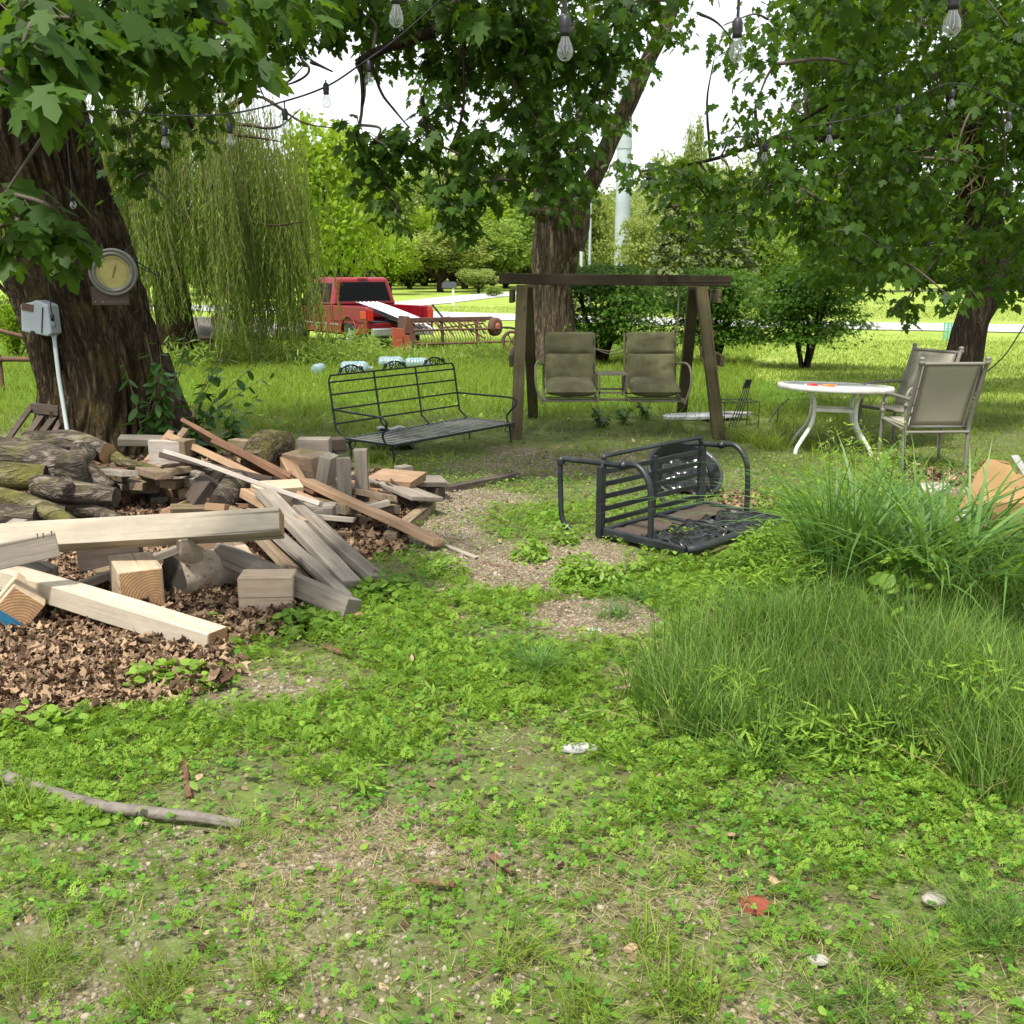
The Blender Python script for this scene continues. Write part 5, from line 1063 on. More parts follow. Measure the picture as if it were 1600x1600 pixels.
def dig(ch, x, z, s, par, mat):
    SG = {'0': 'abcdef', '1': 'bc', '2': 'abged', '3': 'abgcd', '4': 'fgbc', '6': 'afgecd', '8': 'abcdefg'}
    pos = {'a': ((0, 1), (1, 1)), 'g': ((0, .5), (1, .5)), 'd': ((0, 0), (1, 0)), 'f': ((0, .5), (0, 1)), 'b': ((1, .5), (1, 1)), 'e': ((0, 0), (0, .5)), 'c': ((1, 0), (1, .5))}
# back plate and hook arm
r = empty('wooden_backboard', 'dark small board nailed to the trunk below the thermometer', 'board', P(172, 462, 9.02), R(10))
b = MB(); b.box((0, 0, .0), (.30, .03, .16)); b.build('board', M_dark, r, .005)
b = MB()
for x in (-.12, -.06, .10): b.lathe([(0, .003), (.005, .002), (.005, 0)], 8, Matrix.Translation((x, -.017, -.05)) @ Matrix.Rotation(PI / 2, 4, 'X'))
b.build('screw', M_alu, r)
r = empty('hook_bracket', 'black scrolled hook bracket sticking out right of the thermometer', 'hook', P(200, 400, 9.1))
b = MB(); b.tube(cr([P(a, c, 9.1) - r.location for a, c in ((195, 392), (205, 402), (222, 414), (240, 427), (247, 431), (249, 427), (246, 424))], 4), .006, 6); b.tube(cr([P(a, c, 9.1) - r.location for a, c in ((205, 414), (218, 417), (230, 424), (234, 421), (232, 418))], 4), .005, 6); b.build('scroll_arm', M_iron, r)
b = MB(); b.bar((-.02, .02, -.1), (-.02, .02, .06), .02, .008); b.build('mount_plate', M_iron, r)
r = empty('hook_bracket', 'black S-shaped hook bracket on the left side of the leaning trunk', 'hook', P(20, 430, 9.4))
b = MB(); b.tube(cr([P(a, c, 9.4) - r.location for a, c in ((30, 425), (24, 437), (17, 452), (11, 459), (5, 455), (6, 450))], 4), .007, 6); b.tube(cr([P(a, c, 9.4) - r.location for a, c in ((28, 432), (22, 440), (16, 441), (15, 436))], 4), .006, 6); b.build('scroll_arm', M_iron, r)
b = MB(); b.bar(P(30, 415, 9.45) - r.location, P(34, 432, 9.45) - r.location, .02, .01); b.build('mount_plate', M_iron, r)
q = P(68, 498, 8.98); r = empty('electric_box', 'grey weatherproof outlet box tilted on the left of the trunk, brown label on top', 'electric box', q, 0, rot=(0, R(9), R(-12)))
b = MB(); b.prism([(-.145, -.13), (-.165, .10), (-.06, .135), (-.02, .16), (.10, .135), (.145, -.10), (.11, -.13)], -.09, .06); b.build('housing', M_boxg, r, .014, 3)
b = MB(); b.box((.055, -.094, .0), (.004, .012, .22)); b.build('lid_seam', M_iron, r); b = MB(); b.box((-.09, -.093, .085), (.11, .008, .06)); b.build('brown_label', plain('brown_label', (.11, .055, .04), .8), r); b = MB(); b.box((-.03, -.09, -.12), (.03, .03, .03)); b.build('latch', M_iron, r)
r = empty('conduit_pipe', 'pale conduit pipe running down the trunk from the grey box', 'pipe', P(84, 524, 8.98))
b = MB(); b.tube([P(a, c, d) - r.location for a, c, d in ((84, 522, 8.98), (86, 540, 8.95), (92, 590, 8.9), (100, 640, 8.85), (105, 672, 8.8))], .018, 10); b.build('pipe', M_pvc, r); b = MB(); b.tube([P(84, 515, 8.98) - r.location, P(84.5, 527, 8.98) - r.location], .024, 10); b.build('collar', M_pvc, r)
r = empty('yellow_tag', 'bright yellow cable tag hanging left of the trunk above the grey box', 'tag', P(33, 467, 9.3)); b = MB(); b.box((0, 0, 0), (.07, .012, .05), Matrix.Rotation(R(35), 3, 'Y')); b.build('tag_body', M_yellow, r, .004); b = MB(); b.tube(cr([P(a, c, 9.1) - r.location for a, c in ((70, 438), (55, 455), (40, 467), (34, 478), (36, 490), (45, 497))], 4), .006, 6); b.build('cord', M_socket, r)
# dark slatted chair / pallet leaning left
r = empty('wooden_rack', 'dark weathered slatted wooden frame leaning left of the trunk behind the logs', 'wooden frame', P(60, 680, 8.9))
for (a, c), (e, f_), w_ in (((10, 690), (50, 634), .05), ((32, 696), (66, 648), .06), ((48, 698), (86, 650), .06), ((72, 700), (96, 655), .05)):
    b = MB(); b.bar(P(a, c, 8.6) - r.location, P(e, f_, 9.05) - r.location, w_, .025, (0, -1, .5)); b.build('slat', M_dark, r, .004)
b = MB(); b.bar(P(48, 637, 9.02) - r.location, P(92, 642, 9.02) - r.location, .035, .09); b.build('head_board', M_dark, r, .005)
# black cable on the right
r = empty('garden_cable', 'thin black cable sagging to the lawn right of the chairs', 'cable', P(1570, 545, 12)); b = MB(); b.tube(cr([P(a, c, 12) - r.location for a, c in ((1530, 585), (1545, 578), (1570, 555), (1590, 525), (1610, 490), (1640, 420), (1680, 300))], 5), .008, 6); b.build('cable', M_socket, r); b = MB(); b.lathe([(0, -.02), (.02, 0), (0, .02)], 8, Matrix.Translation(P(1530, 585, 12) - r.location)); b.build('plug', M_socket, r)
# ------------------------------------------------------------------ string lights
def string(name, la, cable, bulbs, rc, s, drop):
    r = empty(name, la, 'string lights', cable[0])
    b = MB(); b.tube(cr([c - r.location for c in cable], 8), rc, 6); b.build('cable', M_socket, r)
    for p, dr in bulbs:
        p = p - r.location       # p = the middle of the glass
        so_ = MB(); so_.lathe([(0, .105 * s), (.012 * s, .10 * s), (.020 * s, .085 * s), (.021 * s, .06 * s), (.018 * s, .045 * s), (.020 * s, .03 * s), (.0, .03 * s)], 14, Matrix.Translation(p)); so_.tube([p + Vector((0, 0, .10 * s)), p + Vector((0, 0, .10 * s + dr))], rc * .9, 6); sk = so_.build('socket', M_socket, r)
        g = MB(); g.lathe([(.014 * s, .032 * s), (.016 * s, .02 * s), (.026 * s, -.002 * s), (.030 * s, -.022 * s), (.027 * s, -.040 * s), (.015 * s, -.053 * s), (0, -.056 * s)], 20, Matrix.Translation(p)); gl = g.build('bulb', M_bulb, sk)
        f_ = MB(); f_.tube([p + Vector((x * s, 0, z * s)) for x, z in ((-.004, .03), (-.008, -.01), (-.004, -.03), (.004, -.03), (.008, -.01), (.004, .03))], .0012 * s, 4); f_.build('filament', M_alu, sk)
D = 7.2
string('string_lights', 'black cable of clear bulbs drooping from the leaning trunk across the willow', [P(35, 195, 8.95), P(80, 180, 8.8), P(170, 172, 8.3), P(258, 180, 7.8), P(355, 178, D), P(445, 158, D), P(510, 135, D), P(560, 103, D), P(620, 60, D), P(700, -10, D)],
       [(P(139, 210, 8.5), .04), (P(258, 220, 7.8), .10), (P(360, 216, D), .06), (P(446, 195, D), .05), (P(510, 155, D), .02), (P(577, 120, D), .01)], .006, 1.0, .1)
string('string_lights', 'near string of large clear bulbs hanging from above the top of the picture', [P(300, -120, 4.6), P(619, -70, 4.0), P(883, -30, 3.7), P(1150, -35, 3.7), P(1489, -60, 3.4), P(1800, -160, 3.2)],
       [(P(619, 19, 4.0), .14), (P(883, 70, 3.7), .15), (P(1151, 72, 3.9), .15), (P(1488, 30, 3.4), .12)], .006, .92, .1)
string('string_lights', 'far string with small bulbs tangled in the right maple branches', [P(1180, 235, 9.2), P(1230, 205, 9.2), P(1297, 192, 9.0), P(1405, 168, 9), P(1487, 130, 9), P(1575, 160, 9), P(1650, 200, 9)],
       [(P(1195, 243, 9.2), .05), (P(1296, 216, 9.0), .06), (P(1404, 184, 9), .03), (P(1487, 160, 9), .05), (P(1576, 195, 9), .08)], .005, 1.0, .1)
r = empty('hanging_bulb', 'single clear bulb hanging in front of the trunk just above the grey box', 'bulb', P(82, 505, 8.9)); b = MB(); b.tube([(0, 0, .06), (0, 0, .6)], .005, 5); b.lathe([(.0, .09), (.02, .07), (.02, .02), (0, .02)], 12); b.build('socket', M_socket, r); b = MB(); b.lathe([(.015, .02), (.028, -.01), (.026, -.03), (0, -.05)], 16); b.build('bulb', M_bulb, r)
r = empty('hanging_bulb', 'single bulb hanging midway up the leaning trunk on a dark cord', 'bulb', P(114, 318, 8.8)); b = MB(); b.tube([(0, 0, .06), (0, 0, .7)], .005, 5); b.lathe([(.0, .09), (.02, .07), (.02, .02), (0, .02)], 12); b.build('socket', M_socket, r); b = MB(); b.lathe([(.015, .02), (.028, -.01), (.026, -.03), (0, -.05)], 16); b.build('bulb', M_bulb, r)
# ------------------------------------------------------------------ wood pile
WG = 'pieces of the scrap wood pile'
wn = [0]
def board(p0, p1, w_, t_, roll, mat, label, name='board', bev=.004, ragged=0, group=None, cat='wood', ends=None):
    a = F(*p0) if len(p0) == 3 else Vector(p0[:3]); c = F(*p1)
    wn[0] += 1; s = wn[0] * 1.37
    x = (c - a).normalized(); y = Vector((0, 0, 1)).cross(x).normalized(); z = x.cross(y); L = (c - a).length
    M = Matrix((x, y, z)).transposed().to_4x4() @ Matrix.Rotation(R(roll), 4, 'X')
    o = boardmesh(L, w_, t_, s, ragged=ragged).build(name, mat, None, bev, 2); o.matrix_world = Matrix.Translation((a + c) / 2) @ M
    tag(o, label, cat, group)
    for e in (ends or ()):
        k = MB(); k.box((e * (L / 2 + .0015), 0, 0), (.004, w_ * .94, t_ * .94)); q = k.build('cut_end', M_end, o)
    return o
B = board
# boards and posts, back to front  (px, py, height)
B((186, 688, .34), (262, 690, .32), .12, .06, 10, M_grey, 'short grey board end at the back of the pile by the trunk')
B((240, 735, .18), (290, 672, .42), .05, .05, 20, M_old, 'thin mossy stick-like board leaning beside the white block')
B((215, 740, .2), (268, 676, .40), .05, .04, 20, M_tan, 'narrow tan board leaning left of the white block')
B((300, 668, .48), (470, 757, .26), .23, .035, -38, M_brown, 'wide red-brown board sloping down from the top of the pile', ragged=.02)
B((340, 692, .45), (500, 775, .22), .13, .04, -30, M_brown, 'narrow red-brown board just under the wide one')
B((268, 682, .46), (505, 790, .20), .10, .045, -25, M_tan, 'long tan board sloping beneath the red-brown ones')
B((255, 712, .40), (430, 752, .30), .10, .04, -20, M_dark, 'dark grey-brown board in the hollow of the pile')
B((258, 705, .47), (500, 788, .30), .035, .03, -30, M_white, 'thin pale strip lying across the pile from the white block', 'lath')
B((364, 692, .30), (440, 700, .30), .10, .08, 0, M_old, 'short board behind the split stump')
B((466, 697, .25), (516, 697, .25), .14, .13, 0, M_grey, 'square grey beam offcut at the far back of the pile', 'beam_offcut')
B((505, 697, .22), (538, 695, .22), .15, .12, 0, M_dark, 'dark-ended beam offcut next to the square grey one', 'beam_offcut')
B((452, 725, .26), (505, 735, .27), .19, .22, 8, M_old, 'big cube-like mossy timber block at the back right of the pile', 'timber_block')
B((440, 715, .30), (470, 770, .16), .10, .14, 0, M_tan, 'rough tan block left of the big cube-like block', 'timber_block')
B((505, 775, .10), (516, 712, .40), .14, .09, 15, M_grey, 'thick grey post leaning behind the left upright post', 'post')
def stand(px, pyb, h, w_, t_, lean, mat, la, rz=0):
    p = G(px, pyb); wn[0] += 1
    o = boardmesh(h, w_, t_, wn[0]).build('post', mat, None, .004); o.matrix_world = Matrix.Translation(p + Vector((0, 0, h / 2 - .01))) @ Matrix.Rotation(R(rz), 4, 'Z') @ Matrix.Rotation(R(lean), 4, 'Y') @ Matrix.Rotation(-PI / 2, 4, 'Y'); tag(o, la, 'wood')
stand(540, 820, .47, .055, .09, 1, M_grey, 'left of the two upright grey posts in the pile', 20)
stand(567, 812, .50, .09, .09, -1, M_grey, 'right and taller of the two upright grey posts', 5)
B((235, 713, .36), (292, 713, .36), .07, .235, 0, M_white, 'whitish square block facing the viewer near the trunk', 'timber_block', ends=None)
B((275, 698, .42), (298, 700, .42), .12, .12, 0, M_old, 'grey block touching the right of the whitish square block', 'timber_block')
B((308, 790, .12), (335, 752, .28), .20, .15, 15, M_dark, 'dark square-ended beam poking out left of the small stub log', 'beam_offcut')
B((325, 775, .16), (352, 745, .26), .09, .16, 10, M_grey, 'grey board beside the dark square-ended beam')
B((395, 775, .25), (470, 768, .25), .13, .14, 15, M_newb, 'pale squared offcut under the weathered boards, mid-pile', 'timber_block')
B((462, 800, .12), (482, 762, .24), .12, .14, 5, M_old, 'mossy end of a beam right of the pale offcut', 'beam_offcut')
B((480, 790, .16), (522, 797, .15), .10, .07, 20, M_brown, 'reddish wet board end under the tan plank', ragged=.02)
B((488, 820, .06), (525, 820, .06), .09, .13, 0, M_old, 'mossy block on the ground under the reddish board end', 'timber_block')
B((468, 838, .04), (552, 838, .04), .06, .05, 0, M_tan, 'small splintered tan piece on the ground before the mossy block', ragged=.04)
B((550, 843, .02), (578, 845, .02), .04, .02, 0, M_tan, 'tiny flat sliver right of the splintered tan piece', 'sliver')
B((610, 845, .05), (672, 790, .05), .085, .085, 0, M_old, 'short mossy four-by-four on the gravel under the tan plank', 'beam_offcut')
B((478, 752, .30), (686, 848, .07), .13, .04, -12, M_tan, 'long clean tan plank sloping down to the gravel', ragged=.05)
B((690, 852, .015), (745, 872, .01), .03, .015, 0, M_new, 'thin fresh splinter pointing on the gravel past the tan plank', 'sliver', ragged=.03)
B((585, 745, .20), (652, 752, .20), .24, .07, 8, M_tan, 'torn brown-orange plank slab at the right end of the pile', ragged=.05)
B((600, 752, .18), (668, 780, .15), .26, .03, -10, M_grey, 'flat grey board lying over the torn plank at the right end')
B((622, 735, .20), (640, 732, .2), .1, .05, 0, M_grey, 'small grey corner showing behind the torn plank')
B((650, 752, .16), (694, 752, .14), .14, .04, 12, M_grey, 'short grey board at the far right of the pile, over a dark gap')
B((648, 768, .05), (690, 772, .05), .12, .1, 0, M_dark, 'dark block under the short grey board at the far right', 'timber_block')
B((700, 764, .03), (808, 742, .03), .09, .05, 0, M_dark, 'long dark rotten strip on the gravel toward the swing', ragged=.05)
B((575, 775, .08), (618, 795, .05), .09, .07, 0, M_tan, 'pinkish round-edged board under the flat grey board')
B((625, 780, .05), (660, 795, .04), .1, .06, 0, M_old, 'mossy scrap under the flat grey board')
for i in range(7):
    x0 = 585 + random.uniform(-5, 30); B((x0, 745 + random.uniform(0, 15), .22), (x0 + random.uniform(40, 75), 790 + random.uniform(-6, 10), .05), .012, .012, 0, M_dark, 'thin dark twig leaning on the right end of the pile', 'twig', .002, group='dark twigs at the right end of the pile')
B((412, 768, .34), (550, 912, .06), .115, .045, -8, M_grey, 'broad weathered grey board on top, running down to the right')
B((395, 800, .27), (540, 935, .04), .09, .04, -18, M_grey, 'grooved grey board left of the broad top board', bev=.003)
B((368, 798, .24), (490, 925, .03), .09, .05, -20, M_old, 'grey-brown board showing in the gap below the grooved one')
B((470, 795, .24), (588, 908, .05), .10, .045, -10, M_grey, 'weathered board fanning out right of the broad top board')
B((462, 783, .27), (590, 896, .08), .07, .035, -35, M_grey, 'rightmost thin grey board of the fan')
B((385, 770, .30), (470, 820, .22), .09, .06, -10, M_tan, 'tan board crossing under the top of the fan')
B((345, 862, .20), (552, 952, .06), .11, .10, -20, M_grey, 'thick grey beam sloping right behind the pale cut block', 'beam', ends=None)
B((470, 920, .02), (560, 965, .02), .07, .03, 0, M_tan, 'small light board on the ground under the thick grey beam end')
# left, front
B((440, 818, .40), (-60, 846, .34), .145, .13, 30, M_new, 'long fresh cream timber lying level across the front of the pile', 'fresh_timber', .003, ends=(-1,))
B((-60, 880, .20), (340, 1000, .055), .125, .10, -2, M_new, 'long fresh cream timber sloping down to the dead leaves', 'fresh_timber', .003, ends=(1,))
B((-50, 880, .36), (90, 850, .40), .04, .12, -8, M_grey, 'short grey board with nails on top, over the fresh timbers at the left')
B((20, 872, .18), (78, 900, .12), .12, .06, 10, M_grey, 'small grey offcut between the two fresh timbers')
B((5, 838, .22), (35, 820, .25), .1, .07, 0, M_grey, 'small grey board end above the level fresh timber')
B((125, 872, .12), (222, 868, .14), .06, .16, 0, M_dark, 'dark weathered plank on edge under the level timber')
B((100, 925, .04), (285, 855, .20), .09, .04, -10, M_grey, 'pale grey board with nail holes rising to the right behind the orange-ended block')
B((255, 872, .15), (300, 852, .20), .08, .06, 0, M_old, 'mossy board end beyond the nail-hole board')
B((150, 900, .07), (220, 880, .1), .08, .05, 0, M_old, 'half-hidden brown board behind the orange-ended block')
B((300, 850, .16), (375, 850, .16), .10, .1, 0, M_tan, 'brown block under the right of the level timber', 'timber_block')
B((345, 835, .20), (420, 905, .05), .09, .05, 0, M_old, 'mossy plank under the level timber next to the grey beam')
B((90, 960, .02), (130, 945, .03), .08, .02, 0, M_white, 'pale flat scrap among the dead leaves by the blue strap')
def block(px, pyb, sx, sy, sz, rz, mat, la, face=None, rx=0, zoff=0, blue=False):
    p = G(px, pyb); wn[0] += 1
    o = boardmesh(sx, sy, sz, wn[0], .003).build('timber_block', mat, None, .006, 2); o.matrix_world = Matrix.Translation(p + Vector((0, sy / 2, sz / 2 + zoff))) @ Matrix.Rotation(R(rz), 4, 'Z') @ Matrix.Rotation(R(rx), 4, 'X'); tag(o, la, 'wood')
    if face: k = MB(); k.box((face[0] * (sx / 2 + .002), 0, 0), (.005, sy * .93, sz * .93)); k.build('cut_end', M_end, o)
    if blue: k = MB(); k.box((face[0] * (sx / 2 + .008), -.02, -sz * .40), (.008, sy * 1.15, .05)); k.build('strap', M_blued, o)
block(415, 962, .265, .16, .195, 3, M_newb, 'pale cut block with rounded top corner standing on the leaves', None)
block(205, 955, .34, .21, .20, 118, M_newb, 'cube-like block with an orange sawn end, behind the sloping timber', (-1,), zoff=.03)
block(22, 985, .26, .17, .17, 112, M_newb, 'tilted block with bright orange end and blue metal strap at the left edge', (-1,), rx=42, zoff=.03, blue=True)
# stack of small split scraps in the middle left of the pile
sr = random.Random(5)
for i in range(46):
    lay = i // 12; px = 165 + (i % 12) * 16 + sr.uniform(-8, 8) + lay * 5; h = .05 + lay * .085 + sr.uniform(-.01, .02); py = 772 - lay * 13 + sr.uniform(-12, 8)
    L = sr.uniform(30, 62); dy = sr.uniform(-14, 14)
    B((px - L / 2, py - dy / 2, h), (px + L / 2, py + dy / 2, h + sr.uniform(-.03, .03)), sr.uniform(.07, .13), sr.uniform(.035, .075), sr.uniform(-14, 14), sr.choice([M_old, M_old, M_tan, M_grey, M_old, M_brown]), 'short split board scrap in the low stack between the mossy logs and the white block', 'scrap_board', ragged=.03, group='short scraps stacked in front of the trunk')
for i in range(64):
    px = sr.uniform(285, 600); py = 762 + (px - 300) * .04 + sr.uniform(-26, 44); L = sr.uniform(30, 90); dy = sr.uniform(-22, 26); h = sr.uniform(.05, .20)
    B((px - L / 2, py - dy / 2, h), (px + L / 2, py + dy / 2, h + sr.uniform(-.04, .04)), sr.uniform(.06, .12), sr.uniform(.03, .07), sr.uniform(-20, 20), sr.choice([M_old, M_tan, M_grey, M_brown, M_dark]), 'weathered board scrap buried under the fan of grey boards', 'scrap_board', ragged=.03, group='scraps buried in the middle of the pile')
# logs
def logp(pts, rs, mat, la, ends=(1, 1), stub=None, seed=0, endmat=None):
    pts = cr([F(*p) for p in pts], 8); o0 = pts[0].copy(); pts = [p - o0 for p in pts]; m_ = len(pts); rad = lerpr(rs, m_)
    r = empty('log', la, 'log', o0); b = MB(); n = 26; ref = None; vs = []
    for i, p in enumerate(pts):
        t_ = (pts[min(i + 1, m_ - 1)] - pts[max(i - 1, 0)]).normalized()
        if ref is None: ref = (Vector((0, 0, 1)) - t_ * t_.z).normalized()
        ref = (ref - t_ * ref.dot(t_)).normalized(); bb = t_.cross(ref)
        for k in range(n):
            a = 2 * PI * k / n; s_ = i / m_ * (pts[-1] - pts[0]).length
            q = rad[i] * (1 + .13 * noise.noise(Vector((math.cos(a) * 1.4 + seed, math.sin(a) * 1.4, s_ * 3))) + .07 * noise.noise(Vector((math.cos(a) * 5 + seed, math.sin(a) * 5, s_ * 4))))
            vs.append(p + ref * math.cos(a) * q + bb * math.sin(a) * q)
    b.add(vs, [(i * n + k, i * n + (k + 1) % n, (i + 1) * n + (k + 1) % n, (i + 1) * n + k) for i in range(m_ - 1) for k in range(n)], True)
    if stub:
        q = [F(*p) - o0 for p in stub[0]]; b.tube(cr(q, 5), lerpr(stub[1], 5 * (len(q) - 1) + 1), 12, wob=.5)
    b.build('bark', mat, r)
    for e, i0 in ((ends[0], 0), (ends[1], (m_ - 1) * n)):
        if e: k = MB(); c_ = sum((Vector(v) for v in vs[i0:i0 + n]), Vector()) / n; k.add([c_] + [c_ + (Vector(v) - c_) * .99 for v in vs[i0:i0 + n]], [(0, j + 1, (j + 1) % n + 1) for j in range(n)]); k.build('cut_end', endmat or M_logend, r)
logp([(-60, 712, .40), (40, 712, .40), (110, 735, .32), (170, 772, .16)], [.13, .125, .12, .09], M_log, 'thick forked grey log on top of the log heap, bending down to the right', stub=([(110, 740, .33), (125, 715, .40), (130, 700, .45)], [.10, .08, .07]), seed=1)
logp([(-50, 745, .30), (20, 745, .30), (72, 748, .28)], [.105, .10, .09], M_logm, 'mossy log with dark round end at the left edge of the heap', seed=2)
logp([(60, 757, .25), (110, 768, .23), (182, 777, .20)], [.08, .08, .065], M_log, 'grey barked log with a black cut end in the middle of the heap', stub=([(100, 765, .26), (104, 750, .33)], [.06, .04]), seed=3)
logp([(-40, 768, .18), (40, 785, .18), (118, 822, .08)], [.06, .06, .05], M_logm, 'thin mossy yellow-green branch log sloping down in the heap', seed=4)
logp([(40, 690, .46), (110, 690, .46), (168, 708, .40)], [.08, .085, .075], M_log, 'topmost grey log right against the trunk foot, brown cut end', seed=5, endmat=M_end)
logp([(0, 805, .12), (60, 806, .12)], [.075, .07], M_log, 'dark stub log low at the left of the heap', seed=6)
logp([(95, 790, .12), (150, 800, .1), (205, 820, .06)], [.055, .05, .03], M_log, 'dark low log with a splintered white break, under the grey one', seed=7)
logp([(100, 772, .12), (185, 768, .14)], [.07, .05], M_logm, 'mossy hidden log behind the grey one with black end', seed=14)
logp([(-40, 800, .08), (110, 800, .08)], [.09, .09], M_log, 'broad dark log at the bottom of the heap', seed=15)
logp([(175, 712, .36), (200, 725, .34), (245, 735, .3)], [.05, .04, .03], M_logm, 'short pale-green lichened branch between heap and white block', seed=8)
logp([(372, 752, .30), (358, 768, .27), (342, 788, .22)], [.085, .085, .07], M_log, 'short stub log with frayed bark in the middle of the pile', seed=9)
logp([(272, 905, .11), (320, 893, .11), (385, 880, .11)], [.115, .11, .10], woodmat('bare_grey_log', (.46, .38, .29), (.24, .185, .13), .6), 'bare grey log with a branch stub in front, next to the pale cut block', stub=([(312, 880, .14), (295, 862, .26), (285, 838, .36)], [.07, .05, .035]), seed=10)
logp([(402, 738, .24), (412, 700, .40), (450, 695, .40)], [.12, .13, .10], M_logm, 'split mossy stump chunk at the back of the pile', seed=11, endmat=M_end)
# fallen stick in the foreground
pts = [(-60, 1190, .03), (0, 1211, .035), (70, 1236, .03), (150, 1258, .03), (240, 1270, .025), (310, 1277, .025), (378, 1288, .02)]
logp(pts, [.024, .023, .022, .020, .019, .017, .015], plain('grey_stick_bark', (.20, .175, .145), .85, sc=30, var=.5, bmp=.8), 'long curved grey stick lying across the foreground, pale broken tip', seed=12, endmat=M_new)
bpy.data.objects['log.013' if 'log.013' in bpy.data.objects else 'log'].name = 'fallen_stick' 
for (a, c, e, f_, la) in ((505, 1010, 535, 1020, 'curled brown bark scrap near the bottom of the thick beam'), (765, 1340, 800, 1365, 'short grey-brown twig piece in the lower middle'), (285, 1190, 292, 1245, 'dark brown upright-lying bark strip above the curved stick'), (400, 1052, 425, 1042, 'pale flat wood scrap on the gravel near the sloping timber end'), (710, 1384, 640, 1380, 'thin flat bark chip at the bottom middle'), (740, 878, 800, 886, 'dark short twig on the gravel strip')):
    B((a, c, .012), (e, f_, .012), .022, .014, 20, M_tan if 'pale' in la else M_brown, la, 'bark_scrap', ragged=.02)
# stones and brick in the foreground
def rock(px, py, r_, mat, la, sc=(1, .8, .45), name='stone', cat='stone', seed=0):
    p = G(px, py); b = MB(); b.sheet(lambda u, v: tuple(r_ * s_ * c_ * (1 + .22 * noise.noise(Vector((math.cos(u * 2 * PI) * math.sin(v * PI) * 1.6 + seed, math.sin(u * 2 * PI) * math.sin(v * PI) * 1.6, math.cos(v * PI) * 1.6)))) for c_, s_ in zip((math.cos(u * 2 * PI) * math.sin(v * PI), math.sin(u * 2 * PI) * math.sin(v * PI), math.cos(v * PI)), sc)), 20, 12)
    o = b.build(name, mat); o.location = p + Vector((0, 0, r_ * sc[2] * .6)); tag(o, la, cat)
rock(1180, 1422, .045, M_brick, 'crumbled orange-red brick piece in the lower right weeds', name='brick_piece', cat='brick', seed=3)
rock(1459, 1410, .032, M_stone, 'pale grey stone in the weeds right of the red brick', seed=4)
rock(628, 985, .045, M_cardw, 'flat pale stone on the weeds below the grey beam', (1, .6, .2), seed=5)
rock(905, 1174, .07, M_cardw, 'crumpled grey-white scrap of cloth in the middle of the weeds', (1, .35, .28), 'cloth_scrap', 'cloth', seed=6)
rock(1278, 1503, .025, M_stone, 'small whitish stone near the bottom right corner gravel', seed=7)
rock(145, 1012, .04, M_cardw, 'white lump among the dead leaves at the left', seed=8)
rock(930, 985, .04, M_cardw, 'pale bluish scrap beside the gravel patch', (1, .6, .2), 'paper_scrap', 'paper', seed=9)
# ------------------------------------------------------------------ ground cover (nobody could count it)
def region(n, y0, y1, spread=.62, pad=.4):
    """uniform points over the wedge of ground in front of the camera"""
    y = np.sqrt(rng.uniform(y0 * y0, y1 * y1, n)); x = rng.uniform(-1, 1, n) * (spread * y + pad)
    return x, y
def zg(x, y): return gz(x, y) + np.where((y < 13) & (abs(x) < 9), (fbm(x, y, .5, 5) - .5) * .05 + (vnoise(x, y, .12, 6) - .5) * .012, 0)
def area(y0, y1, spread=.62, pad=.4): return spread * (y1 * y1 - y0 * y0) + 2 * pad * (y1 - y0)
def sel(x, y, prob):
    k = rng.random(len(x)) < prob; return x[k], y[k]
def stuff(o): return tag(o, kind='stuff')
def scatter(name, tmpl, x, y, zoff, pitch, roll, size, mat, rnd=None):
    n = len(x); pos = np.stack([x, y, zg(x, y) + zoff], 1)
    return stuff(leafcloud(name, tmpl, pos, rng.uniform(0, 2 * PI, n), pitch, roll, size, mat, None, rnd))
def out_of_pile(px, py):
    return (px < 590) & (py > 700) & (py < 960) & (py < 905 + (px * .1)) 
# pebbles
ico_v = [(0, 0, 1), (.89, 0, .45), (.28, .85, .45), (-.72, .53, .45), (-.72, -.53, .45), (.28, -.85, .45), (.72, .53, -.45), (-.28, .85, -.45), (-.89, 0, -.45), (-.28, -.85, -.45), (.72, -.53, -.45), (0, 0, -1)]
ico_f = [(0, 1, 2), (0, 2, 3), (0, 3, 4), (0, 4, 5), (0, 5, 1), (1, 6, 2), (2, 7, 3), (3, 8, 4), (4, 9, 5), (5, 10, 1), (2, 6, 7), (3, 7, 8), (4, 8, 9), (5, 9, 10), (1, 10, 6)]
x, y = region(260000, 1.9, 9.5); px, py, g, l, t = masks(x, y)
x, y = sel(x, y, np.clip(g * 1.1 + .06, 0, 1) * (1 - l) * (1 - t) * np.where(y < 5, .62, .8)); n = len(x); print('pebbles', n)
s = rng.gamma(3.0, .0016, n) + .0022; q = rng.uniform(0, 2 * PI, n)
Mx = np.zeros((n, 3, 3)); Mx[:, 0, 0] = np.cos(q) * s; Mx[:, 0, 1] = -np.sin(q) * s * .75; Mx[:, 1, 0] = np.sin(q) * s; Mx[:, 1, 1] = np.cos(q) * s * .75; Mx[:, 2, 2] = s * .6
stuff(link('gravel', inst('gravel', ico_v, ico_f, Mx, np.stack([x, y, zg(x, y) + s * .25], 1), np.clip(rng.normal(.45, .28, n), 0, 1), True), M_peb))
